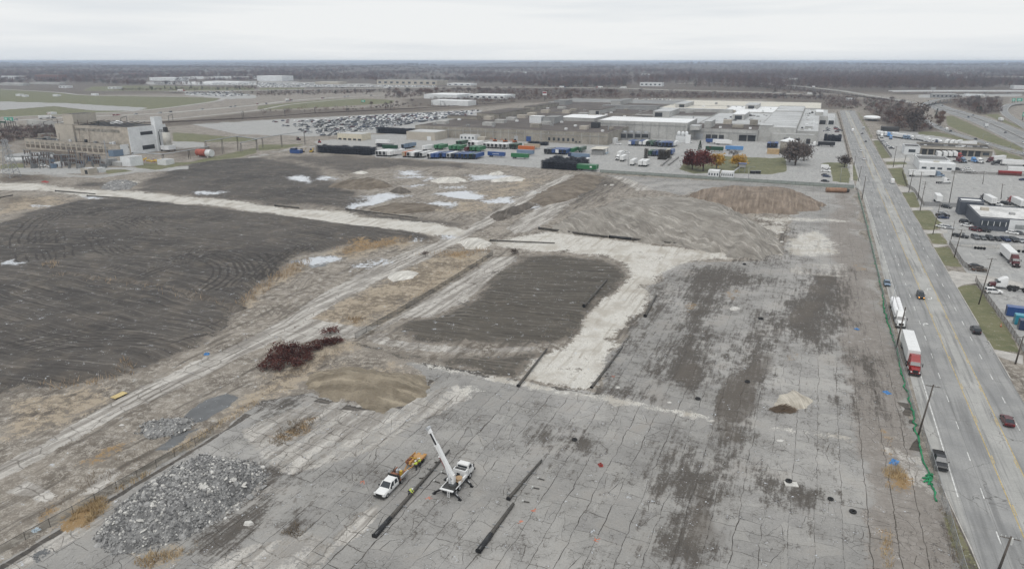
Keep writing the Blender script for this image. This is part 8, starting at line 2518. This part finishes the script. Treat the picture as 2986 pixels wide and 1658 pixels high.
# airfield roads
hw = ribbon("highway", "pale dual highway between airfield and railway", [zp(T1, *q, .06) for q in ((-300,720),(0,700),(540,668),(860,652),(1300,636),(1700,613),(2200,570),(2576,535))] + [zp(T2, *q, .06) for q in ((300,498),(600,474),(900,455),(1300,437),(1560,418))], 13, PALE_TAR, False)
hw2 = ribbon("highway", "second pale carriageway nearer the railway", [zp(T1, *q, .06) for q in ((860,720),(1200,708),(1560,690),(2000,650),(2576,590))] + [zp(T2, *q, .06) for q in ((300,535),(700,495),(1000,470))], 8, PALE_TAR, False)
ribbon("taxi_road", "thin pale perimeter road round the airfield grass", [zp(T1, *q, .05) for q in ((-200,662),(0,660),(540,636),(1000,615),(1300,600),(1700,562),(2120,505),(2225,482),(2190,465),(1840,455),(900,440),(650,418),(480,404),(0,378))], 9, PALE_TAR, False)
ribbon("site_lane", "grey service lane in front of the power plant", [zp(T1, *q, .05) for q in ((-100,1205),(300,1225),(700,1250),(1000,1245),(1350,1205),(1900,1175),(2200,1120),(2576,1050))] + [zp(T2, *q, .05) for q in ((300,985),(620,945),(900,925))], 7, tarmac("pale_site_lane", (.33,.32,.30)), False)
# railway
RAILM = mat("rail_steel", (.10,.075,.06),.6,.3)
trk = MB()
base = [zp(T1,*q,.2) for q in ((-100,800),(400,775),(1000,742),(1560,712),(2576,662))] + [zp(T2,*q,.2) for q in ((500,622),(1000,598),(1700,562),(2576,505))]
P_ = smooth(base)
for o_ in (-14,-9,-4,1,6,11):
 for g in (0,1.5):
  for a_,b_ in zip(P_[:-1],P_[1:]):
   trk.bar((a_[0] + (o_ + g) * .4,a_[1] + o_ + g,.25),(b_[0] + (o_ + g) * .4,b_[1] + o_ + g,.25),.3)
tag(trk.build("railway_track", RAILM), "bundle of rusty railway tracks behind the car park", "railway track")
for i in range(3,len(P_) - 4,4):
 p = P_[i]
 t = thing("rail_gantry", "dark steel gantry over the railway tracks", "gantry", (p[0], p[1], 0),.3, "gantries over the railway tracks")
 for s in (-15,15):
  MB().box(0, s, 0,.4,.4,8).build("post", DKSTEEL, t)
 MB().box(0,0,7.6,.4,30,.5).build("beam", DKSTEEL, t)
# traffic far off
rng = random.Random(31)
def traffic(P,n,lb,grp,w,trucks=.2,lo=0.,hi=1.):
 for i in range(n):
  k = int((lo + (hi - lo) * (i + rng.random()) / n) * (len(P) - 2))
  a_,b_ = P[k],P[k + 1]
  h = math.atan2(b_[0] - a_[0],b_[1] - a_[1])
  s = rng.choice((-1,1))
  f = rng.random()
  p = (a_[0] + (b_[0] - a_[0]) * f,a_[1] + (b_[1] - a_[1]) * f)
  p = off(p,h,0,s * w * rng.uniform(.15,.36))
  z = a_[2] + (b_[2] - a_[2]) * f + .02
  h2 = h if s > 0 else h + math.pi
  if rng.random() < trucks:
   L_ = 11.0
   trailer("white", p + (z,), h2, "white box trailer %s" % lb, grp + " trailers", L_)
   tractor(rng.choice(("white", "navy", "red")), off(p, h2, L_ / 2 + 3.2) + (z,), h2, "truck tractor %s" % lb, grp + " tractors")
  else:
   cl = rng.choice(("white", "black", "grey", "silver", "white", "navy", "red"))
   kd = rng.choice(("sedan", "suv"))
   car(kd, cl, p + (z,), h2, "%s %s %s" % (NAMEC.get(cl, cl), kd, lb), grp, True)
traffic(motor, 15, "on the broad motorway at the right", "cars on the broad motorway", 29,.06)
traffic(loop, 9, "on the curving ramp above the truck lots", "cars on the curving ramp", 7,.0,.2,.95)
traffic(hw, 26, "on the pale airfield highway", "cars on the airfield highway", 11,.2)
traffic(viad, 22, "on the long level viaduct", "cars on the long viaduct", 18,.2)
traffic(flyover, 7, "on the pale flyover", "cars on the flyover", 10,.2)
p = gp(T4,1800,790)
h = dirto(gp(T4,1750,770),gp(T4,1830,800))
car("van", "white", p + (.2,), h, "white box van on the curving ramp above the truck lots")
p = gp(T4,2340,700)
trailer("white", p + (.1,), dirto(gp(T4,2300,690), gp(T4,2000,600)), "white semi trailer alone on the broad motorway", None, 13.0)
# parked cars far beyond the viaduct: past counting
rng = random.Random(61)
dc = {}
for c,poly,n_ in ((T2,[(0,318),(500,322),(900,345),(900,362),(0,362)],520),(T1,[(1850,410),(2300,405),(2520,440),(2300,455),(1900,440)],160),(T1,[(1750,300),(2576,318),(2576,335),(2100,338)],160),(T3,[(1160,478),(1560,482),(1560,498),(1160,498)],60),(T2,[(900,340),(1800,345),(1800,358),(900,358)],160)):
 A_ = np.array(poly,float)
 k = 0
 while k < n_:
  x,y = rng.uniform(A_[:,0].min(),A_[:,0].max()),rng.uniform(A_[:,1].min(),A_[:,1].max())
  if sd_poly(np.array([x]),np.array([y]),poly)[0] < 0:
   continue
  k += 1
  cl = rng.choice(("white", "white", "silver", "black", "grey"))
  p = gp(c,x,y)
  M = Matrix.Translation((p[0], p[1], .02)) @ Matrix.Rotation(-AZ, 4, "Z")
  dc.setdefault(cl,MB()).box(0,0,.3,1.9,4.7,.7,M=M).box(0,-.2,1.0,1.6,2.6,.55,tx=.8,ty=.6,M=M)
for cl,m in dc.items():
 o = m.build("distant_cars", PAINT[cl], None, kind="stuff")
 o["label"] = "far off parked %s cars beyond the viaduct" % cl
# ------------------------------------------------------------------ trees
def leafmat(name,lo,hi):
 N = NT(name)
 oi = N.t.nodes.new("ShaderNodeObjectInfo")
 geo = N.n("ShaderNodeNewGeometry")
 n1 = N.noise(geo,.5,3,.6)
 c = N.mix(N.ss(n1,.3,.7),lo + (1,),hi + (1,))
 k = N.lin(oi.outputs["Random"], 0,1,.72,1.25)
 c = N.mul(c, N.n("ShaderNodeCombineColor", {0: k, 1: k, 2: k}))
 return N.done(c,.95,0,None,.1)
BARK = mat("grey_bark", (.10,.085,.075),.9)
LEAF = dict(bare=leafmat("bare_twigs", (.085,.068,.060),(.15,.122,.108)), rust=leafmat("rust_leaves", (.095,.055,.040),(.165,.10,.07)), red=leafmat("dark_red_leaves", (.085,.022,.020),(.16,.05,.04)), gold=leafmat("golden_leaves", (.40,.22,.035),(.60,.38,.09)), ever=leafmat("evergreen_needles", (.030,.040,.026),(.06,.075,.045)), olive=leafmat("olive_scrub", (.085,.085,.058),(.15,.145,.105)), crimson=leafmat("crimson_shrub", (.065,.026,.022),(.13,.055,.045)))
def crown_mesh(name, m, n, rx, rz, zc, size, seed, shape="round", clumps=9):
 """leaf sized faces gathered in uneven clumps"""
 g = np.random.default_rng(seed)
 cl = g.normal(size=(clumps,3))
 cl /= np.linalg.norm(cl,axis=1)[:,None]
 cl *= (g.random((clumps,1)) ** .4) * .75
 k = g.integers(0,clumps,n)
 c = cl[k] + g.normal(size=(n,3)) * .24
 if shape == "cone":
  t = g.random(n) ** .7
  a = g.random(n) * 6.283
  r = (1 - t) * (.75 + .35 * g.random(n))
  c = np.stack([r * np.cos(a),r * np.sin(a),t * 2 - 1],1)
 c = c * np.array([rx,rx,rz]) + np.array([0,0,zc])
 c[:,2] = np.maximum(c[:,2],.15)
 d = g.normal(size=(n,2,3))
 d /= np.linalg.norm(d,axis=2)[:,:,None]
 s = size * (.5 + g.random((n,1)))
 v = np.stack([c - d[:,0] * s,c + d[:,0] * s,c + d[:,1] * s * 1.1],1).reshape(-1,3)
 return mesh_np(name,v,np.arange(3 * n).reshape(n,3),m)
def trunk_mesh(h,r,seed,limbs=5):
 rg = random.Random(seed)
 b = MB().cyl((0,0,-.2),(0,0,h * .55),r,r * .6,7)
 for i in range(limbs):
  a = 6.283 * i / limbs + rg.uniform(-.4,.4)
  z0 = h * rg.uniform(.3,.55)
  e = (math.cos(a) * h * .28,math.sin(a) * h * .28,z0 + h * rg.uniform(.2,.4))
  b.cyl((0,0,z0),e,r * .45,r * .15,5)
  b.cyl(e,(e[0] * 1.4 + rg.uniform(-1,1),e[1] * 1.4,e[2] + h * .12),r * .2,r * .06,4)
 return b.mesh("trunk", BARK)
KINDT = {}
for kd, lf, n, h, rx, rz, sz, sh in (("bare_tree", "bare", 420,11,4.2,3.8,.42, "round"),("rust_tree", "rust", 420,12,4.6,4.2,.5, "round"),("evergreen_tree", "ever", 380,10,2.4,4.4,.5, "cone"),("scrub_bush", "bare", 200,3.6,2.6,1.6,.38, "round"),("olive_bush", "olive", 220,4,3.0,1.8,.4, "round"),("red_tree", "red", 1700,11,5.2,4.8,.6, "round"),("gold_tree", "gold", 1300,8,3.8,3.4,.5, "round"),("dark_tree", "bare", 1500,11,5.0,4.6,.5, "round"),("crimson_shrub", "crimson", 520,1.9,1.5,.85,.15, "round")):
 KINDT[kd] = [(crown_mesh("crown", LEAF[lf], n, rx * (1 + .12 * i), rz, h - rz if sh == "round" else rz + .8, sz, 60 + i + n, sh, 8 + 2 * i), trunk_mesh(h, .05 * h ** .8 + .05, i, 3 if h < 5 else 5)) for i in range(3)]
tree_n = 0
def tree(kd, x, y, s, label, group=None, cat="tree", sx=1.0):
 global tree_n
 cm,tm = KINDT[kd][tree_n % 3]
 tree_n += 1
 t = thing(kd,label,cat,(x,y,0),(tree_n * 2.4) % 6.28,group)
 t.scale = (s * sx,s * sx,s)
 for nm, me in (("crown", cm),("trunk", tm)):
  link(nm,me,t)
 return t
for kd, c, x, yb, w, lb in (("red_tree", T3,1890,1200,160, "largest dark red maple on the factory lawn"),("red_tree", T3,1780,1180,130, "dark purple red tree left of the big maple"),("red_tree", T3,1735,1150,70, "small dark red tree at the left end of the lawn group"),("gold_tree", T3,2022,1185,115, "bright golden tree right of the red maples"),("gold_tree", T3,2240,1165,105, "smaller golden tree in the middle of the lawn"),("bare_tree", T3,2190,1085,80, "small bare tree at the back of the lawn"),("evergreen_tree", T3,1855,1010,55, "dark evergreen behind the red maples"),
       ("dark_tree", T4,285,1140,190, "big dark bare tree before the round tank"),("dark_tree", T4,225,1110,110, "left companion of the big dark tree by the tank"),("dark_tree", T4,370,1095,130, "right companion of the big dark tree by the tank"),("dark_tree", T4,775,1160,95, "small dark tree on the car park lawn"),("dark_tree", T4,1470,800,190, "big dark tree behind the white truck fleet")):
 p = gp(c,x,yb)
 z = p[1] * CP + CAM_H * SP
 real = 1.28 * w / 3.4347 * z / FPX
 tree(kd, p[0], p[1], real / (2 * 5.0 if kd != "gold_tree" else 7.4) if kd != "evergreen_tree" else .9, lb)
# scrub and trees by the ramps and along the viaduct,each one a thing
rng = random.Random(50)
def scatter(c,poly,n,kinds,lb,grp,s0=.8,s1=1.25):
 Pw = cpoly(c,*poly)
 A_ = np.array(poly,float)
 k = 0
 while k < n:
  x,y = rng.uniform(A_[:,0].min(),A_[:,0].max()),rng.uniform(A_[:,1].min(),A_[:,1].max())
  if sd_poly(np.array([x]),np.array([y]),poly)[0] < 0:
   continue
  kd = rng.choice(kinds)
  p = gp(c,x,y)
  tree(kd, p[0], p[1], rng.uniform(s0, s1), "%s %s" % ({"bare_tree": "leafless grey tree", "rust_tree": "rust brown tree", "evergreen_tree": "dark evergreen", "scrub_bush": "leafless bush", "olive_bush": "olive green bush"}[kd], lb), grp + " - " + kd.replace("_", " "), "bush" if "bush" in kd else "tree")
  k += 1
scatter(T4, [(1000,500),(1250,490),(1440,530),(1520,640),(1640,760),(1480,790),(1340,770),(1180,700),(1040,600)], 62, ["bare_tree", "olive_bush", "scrub_bush", "olive_bush", "rust_tree"], "in the thicket beside the ramp", "thicket beside the ramp", .7,1.1)
scatter(T4, [(1630,560),(1760,640),(1790,700),(1720,760),(1610,660)], 16, ["scrub_bush", "evergreen_tree", "rust_tree"], "inside the ramp loop", "trees inside the ramp loop", .5,.9)
scatter(T4, [(1830,480),(2100,470),(2300,490),(2330,600),(2150,630),(1900,570)], 34, ["bare_tree", "rust_tree", "bare_tree", "evergreen_tree"], "between motorway and far bridge", "trees between motorway and bridge", .7,1.1)
scatter(T4, [(600,460),(900,450),(1000,520),(1000,590),(720,580),(580,560)], 26, ["bare_tree", "scrub_bush", "olive_bush"], "beyond the end of the factory", "trees beyond the factory end", .6,1.0)
scatter(T4, [(0,430),(560,450),(560,490),(0,485)], 34, ["bare_tree", "scrub_bush"], "behind the white factory roofs", "trees behind the white roofs", .7,1.1)
scatter(T3, [(0,400),(1000,405),(1060,470),(500,480),(0,470)], 60, ["bare_tree", "rust_tree", "scrub_bush"], "below the viaduct behind the factory", "trees below the viaduct", .7,1.1)
scatter(T3, [(1150,410),(1650,420),(2576,430),(2576,475),(1150,470)], 36, ["bare_tree", "scrub_bush"], "below the overpass behind the roofs", "trees below the overpass", .6,1.0)
scatter(T2, [(1270,415),(2000,400),(2576,390),(2576,440),(2000,420),(1400,470)], 50, ["bare_tree", "rust_tree", "bare_tree"], "along the viaduct by the white warehouse", "trees along the viaduct", .8,1.2)
scatter(T2, [(100,420),(700,385),(1200,390),(1200,430),(600,435),(100,450)], 30, ["bare_tree", "scrub_bush", "evergreen_tree"], "between the highway and the viaduct", "trees between highway and viaduct", .6,1.0)
scatter(T2, [(860,590),(1500,525),(1560,520),(1560,545),(900,600)], 22, ["scrub_bush", "bare_tree"], "along the railway by the grass bank", "bushes along the railway", .6,.9)
scatter(T1, [(1200,375),(2576,360),(2576,390),(1300,395)], 36, ["evergreen_tree", "scrub_bush"], "in the dark hedge beyond the airfield", "hedge beyond the airfield", .7,1.0)
scatter(T1, [(0,800),(560,790),(600,870),(240,890),(0,930)], 26, ["scrub_bush", "bare_tree"], "on the brown ground left of the plant", "scrub left of the plant", .6,.9)
# crimson shrubs on the dirt
for i,(x,y,s) in enumerate(((690,905,1.1),(670,920,.9),(710,885,1.2),(735,880,1.1),(725,900,1.2),(755,895,1.1),(700,922,1.0),(745,912,.9),(775,880,1.0),(795,872,1.0),(815,862,.9),(835,858,.9),(850,855,.7),(770,900,.8))):
 p = G(*V(x,y + 6))
 tree("crimson_shrub", p[0], p[1], s * 1.25, "dark crimson shrub in the thicket left of the tan mound", "crimson shrubs left of the tan mound", "shrub", 1.25)
p = G(*V(830,838)); tree("crimson_shrub", p[0], p[1], 1.1, "lone dark crimson shrub above the crimson thicket", None, "shrub", 1.4)
p = G(*V(1070,645)); tree("scrub_bush", p[0], p[1], .55, "small brown bush on the straw grass by the concrete strip", None, "bush")
p = G(*V(1295,637)); tree("scrub_bush", p[0], p[1], .6, "brown bush at the top corner of the dark pad", None, "bush")
for i,(x,y) in enumerate(((T4,(890,455)),)):
 pass
# ------------------------------------------------------------------ reeds and weeds
def weeds(name,label,polys,per,h,m,seed,wd=.05):
 g = np.random.default_rng(seed)
 V_,= [[]]
 for poly,k in polys:
  P2 = np.array(poly)
  n = int(per * k)
  x = g.uniform(P2[:,0].min(),P2[:,0].max(),n); y = g.uniform(P2[:,1].min(),P2[:,1].max(),n)
  s = sd_poly(x,y,poly)
  okk = (s > 0) & (fbm(x,y,2.2,seed) > .40) & (g.random(n) < .12 + .6 * np.clip(s / 3.5,0,1) * fbm(x,y,5,seed + 2))
  x,y = x[okk],y[okk]
  z = np.zeros(len(x)) + raised(x,y)
  hh_ = h * (.4 + .9 * g.random(len(x)))
  a = g.random(len(x)) * 6.283
  ln = g.normal(size=(len(x),2)) * .35 * hh_[:,None]
  w = wd * (.6 + g.random(len(x)))
  p0 = np.stack([x - np.cos(a) * w,y - np.sin(a) * w,z],1)
  p1 = np.stack([x + np.cos(a) * w,y + np.sin(a) * w,z],1)
  p2 = np.stack([x + ln[:,0],y + ln[:,1],z + hh_],1)
  V_.append(np.stack([p0,p1,p2],1).reshape(-1,3))
 v = np.concatenate(V_)
 o = link(name,mesh_np(name,v,np.arange(len(v)).reshape(-1,3),m))
 o["kind"] = "stuff"
 o["label"] = label
 return o
REED = leafmat("dry_reed", (.30,.22,.14),(.46,.36,.25))
ORW = leafmat("orange_weed", (.33,.235,.13),(.48,.37,.22))
BRW = leafmat("brown_weed", (.19,.15,.11),(.32,.26,.19))
weeds("dry_reeds", "pale dry reeds along the edges of the dark field", [(vp((590,765),(650,715),(730,660),(790,650),(770,675),(700,715),(620,775)),5200),(vp((830,625),(900,612),(1040,600),(1040,612),(930,628),(850,640)),3800),(vp((290,935),(320,905),(345,925),(335,945)),700),(vp((100,965),(300,945),(290,970),(100,985)),900),(vp((100,675),(140,660),(160,672),(130,685)),500),(vp((1040,642),(1120,628),(1230,620),(1240,632),(1180,650)),1600),(vp((1100,690),(1170,655),(1180,665),(1060,745),(1010,770)),1500),(vp((865,800),(905,792),(925,805),(890,815)),1200),(vp((130,690),(300,705),(500,745),(600,775),(590,790),(470,765),(300,725),(130,705)),1600)], 1.6,1.25, REED, 3,.07)
weeds("orange_weeds", "rusty orange weeds growing through the cracked pavement", [(vp((165,1330),(185,1290),(250,1248),(282,1255),(262,1290),(200,1332)),9000),(vp((330,1415),(380,1388),(470,1378),(440,1410),(380,1440)),4200),(vp((2215,1180),(2255,1165),(2285,1195),(2265,1240),(2225,1225)),5200),(vp((420,1135),(540,1065),(640,1005),(660,1010),(560,1075),(440,1145)),6000),(vp((280,1235),(370,1185),(380,1192),(290,1245)),2200),(vp((2205,1330),(2240,1335),(2250,1430),(2220,1430)),2400)], 1.5,.8, ORW, 4,.04)
weeds("brown_weeds", "brown dead weeds on the dirt and pavement", [(vp((670,1110),(720,1060),(800,1045),(780,1085),(700,1125)),7000),(vp((640,960),(720,915),(860,860),(890,870),(780,935),(660,1000)),7000),(vp((700,1345),(745,1312),(790,1320),(750,1352)),2600),(vp((2360,1275),(2400,1300),(2440,1440),(2400,1430)),6000),(vp((1330,865),(1380,830),(1450,770),(1480,720),(1490,730),(1430,810),(1370,860)),3600),(vp((1240,548),(1330,512),(1350,518),(1260,556)),1800),(vp((40,1330),(180,1220),(330,1130),(440,1090),(330,1180),(150,1280)),6000),(vp((1340,500),(1440,445),(1500,452),(1420,500)),1800),(vp((1330,632),(1420,640),(1550,660),(1540,666),(1400,650)),1600)], 1.5,.6, BRW, 5,.04)
# ------------------------------------------------------------------ the distant forest: one mass of leafless woods
ROADS = [(motor,17),(loop,8),(flyover,9),(viad,13),(hw,8),(hw2,6),(wall_,11)]
def forest():
 g = np.random.default_rng(12)
 N_ = 42000
 t = g.random(N_)
 zc = 1 / (1 / 1620 + t * (1 / 24000 - 1 / 1620))
 ux = g.uniform(-700,700,N_)
 X = ux / 690 * zc
 Y = (zc - CAM_H * SP) / CP
 vv = 61 + 49280 / zc
 # edge of the woods as seen left to right,in full-frame rows
 ex = np.array([-700,-512,-430,-330,-240,-150,-60,60,130,230,330,420,512,700])
 ev = np.array([86,87,85,88,82,82,83,90,89,91,92,92,90,90]) - 1.0
 lim = np.interp(ux,ex,ev)
 keep = (vv < lim)
 W_ = paint(X,Y)
 keep &= (W_["yard"] < .3) & (W_["green"] < .3)
 # clearings
 keep &= ~((fbm(X,Y * .35,420,61) < .34) & (g.random(N_) < .8))
 for o in list(COL.objects):
  if o.type == "EMPTY" and o.get("category") in ("warehouse", "house", "apartment block", "hotel", "hall", "tower block") and o.location.y > 1400:
   dx = X - o.location.x
   dy = Y - o.location.y
   keep &= ~((np.abs(dx) < 75) & (dy > -160 * np.clip(o.location.y / 1700,1,3)) & (dy < 90))
 X,Y,zc = X[keep],Y[keep],zc[keep]
 small = np.ones(len(X))
 right = 10 * np.clip((ux[keep] - 40) / 60,0,1)
 # brown scrub belts either side of the viaduct and beside the railway
 for c,poly,m_ in ((T3,[(-900,470),(-300,400),(0,378),(1000,384),(1080,420),(1080,470),(500,480),(0,500),(-500,520)],2600),(T3,[(1100,440),(1700,420),(2576,430),(2576,478),(1100,470)],900),(T2,[(1260,420),(2000,395),(2576,375),(2576,430),(2000,420),(1500,470),(1280,470)],1300),(T2,[(0,410),(700,388),(1200,385),(1200,420),(600,440),(0,450)],700),(T4,[(0,430),(560,450),(900,455),(950,560),(600,570),(560,490),(0,480)],900),(T4,[(960,480),(1250,480),(1450,530),(1540,640),(1690,790),(1480,800),(1330,790),(1150,720),(1000,600)],900),(T4,[(1840,475),(2150,462),(2350,480),(2350,610),(2150,640),(1900,570)],600),(T4,[(0,345),(500,385),(700,410),(600,425),(0,405)],500),(T2,[(0,600),(900,560),(1700,540),(2576,500),(2576,520),(1700,575),(900,600),(0,640)],500),(T1,[(0,770),(600,755),(900,760),(850,880),(250,890),(0,950)],500),(T1,[(1100,385),(2576,365),(2576,385),(1200,400)],500)):
  A_ = np.array(poly,float)
  px = g.uniform(A_[:,0].min(),A_[:,0].max(),m_); py = g.uniform(A_[:,1].min(),A_[:,1].max(),m_)
  ok_ = sd_poly(px,py,poly) > 0
  q_ = np.array([gp(c,a,b) for a,b in zip(px[ok_],py[ok_])])
  X = np.concatenate([X,q_[:,0]]); Y = np.concatenate([Y,q_[:,1]])
  small = np.concatenate([small,.22 + .25 * g.random(len(q_))]); right = np.concatenate([right,np.zeros(len(q_))])
 # keep the belts off the roads
 zc = Y * CP + CAM_H * SP
 okr = np.ones(len(X),bool)
 for P3,w in ROADS:
  okr &= sd_line(X,Y,[p[:2] for p in P3]) > w
 X,Y,zc,small,right = X[okr],Y[okr],zc[okr],small[okr],right[okr]
 n = len(X)
 far_ = np.clip(zc / 3000,.7,2.6)
 rx = (5.5 + 3.5 * g.random(n)) * far_ * np.where(small < 1,small * 1.5,1)
 hh_ = small * (12 + 8 * g.random(n) + right) * np.clip(.8 + .5 * (fbm(X,Y,300,65) - .3),.6,1.3)
 L = np.where(small < 1,22,np.where(zc < 2600,46,np.where(zc < 4000,28,14)))
 idx = np.repeat(np.arange(n),L)
 M_ = len(idx)
 d = g.normal(size=(M_,3)); d /= np.linalg.norm(d,axis=1)[:,None]
 rad = g.random(M_) ** .33
 c = np.stack([X[idx] + d[:,0] * rad * rx[idx],Y[idx] + d[:,1] * rad * rx[idx],hh_[idx] * .58 + d[:,2] * rad * hh_[idx] * .42],1)
 e = g.normal(size=(M_,2,3)); e /= np.linalg.norm(e,axis=2)[:,:,None]
 s = (1.35 + .9 * g.random(M_))[:,None] * (far_ * np.where(small < 1,.5,1))[idx][:,None]
 v = np.stack([c - e[:,0] * s,c + e[:,0] * s,c + e[:,1] * s],1).reshape(-1,3)
 v[:,2] = np.maximum(v[:,2],0) + np.repeat(hills(X,Y)[idx],3)
 big = fbm(X,Y,260,71)
 pal = np.array([[.115,.088,.084],[.14,.105,.092],[.135,.075,.06],[.095,.084,.08],[.045,.052,.04]])
 q = np.clip((big * 5 + g.normal(size=n) * .9 - .4),0,3.99).astype(int)
 q[g.random(n) < .05] = 4
 col = pal[q] * (.75 + .5 * g.random((n,1)))
 cv = np.concatenate([np.repeat(col[idx],3,0),np.ones((3 * M_,1))],1)
 N = NT("woodland")
 m = N.done(N.attr("leaf").outputs["Color"], .95,0, None, .1)
 me = mesh_np("forest", v, np.arange(3 * M_).reshape(-1,3), m)
 set_attr(me, "leaf", cv)
 o = link("forest", me)
 o["kind"] = "stuff"
 o["label"] = "wide purple brown leafless woodland stretching to the horizon"
 print("forest trees", n, "tris", M_)
forest()
# ------------------------------------------------------------------ haze
N = NT("haze_air")
vol = N.n("ShaderNodeVolumePrincipled", {"Color": (.72,.83,1.0,1), "Density": .0001, "Anisotropy": .0})
ho = N.t.nodes.new("ShaderNodeOutputMaterial")
N.t.links.new(vol, ho.inputs["Volume"])
hz_o = MB().box(0,17000,-2.5,90000,36400,76.5).build("haze", N.m)
hz_o["kind"] = "stuff"
hz_o["label"] = "thin pale haze over the distance"
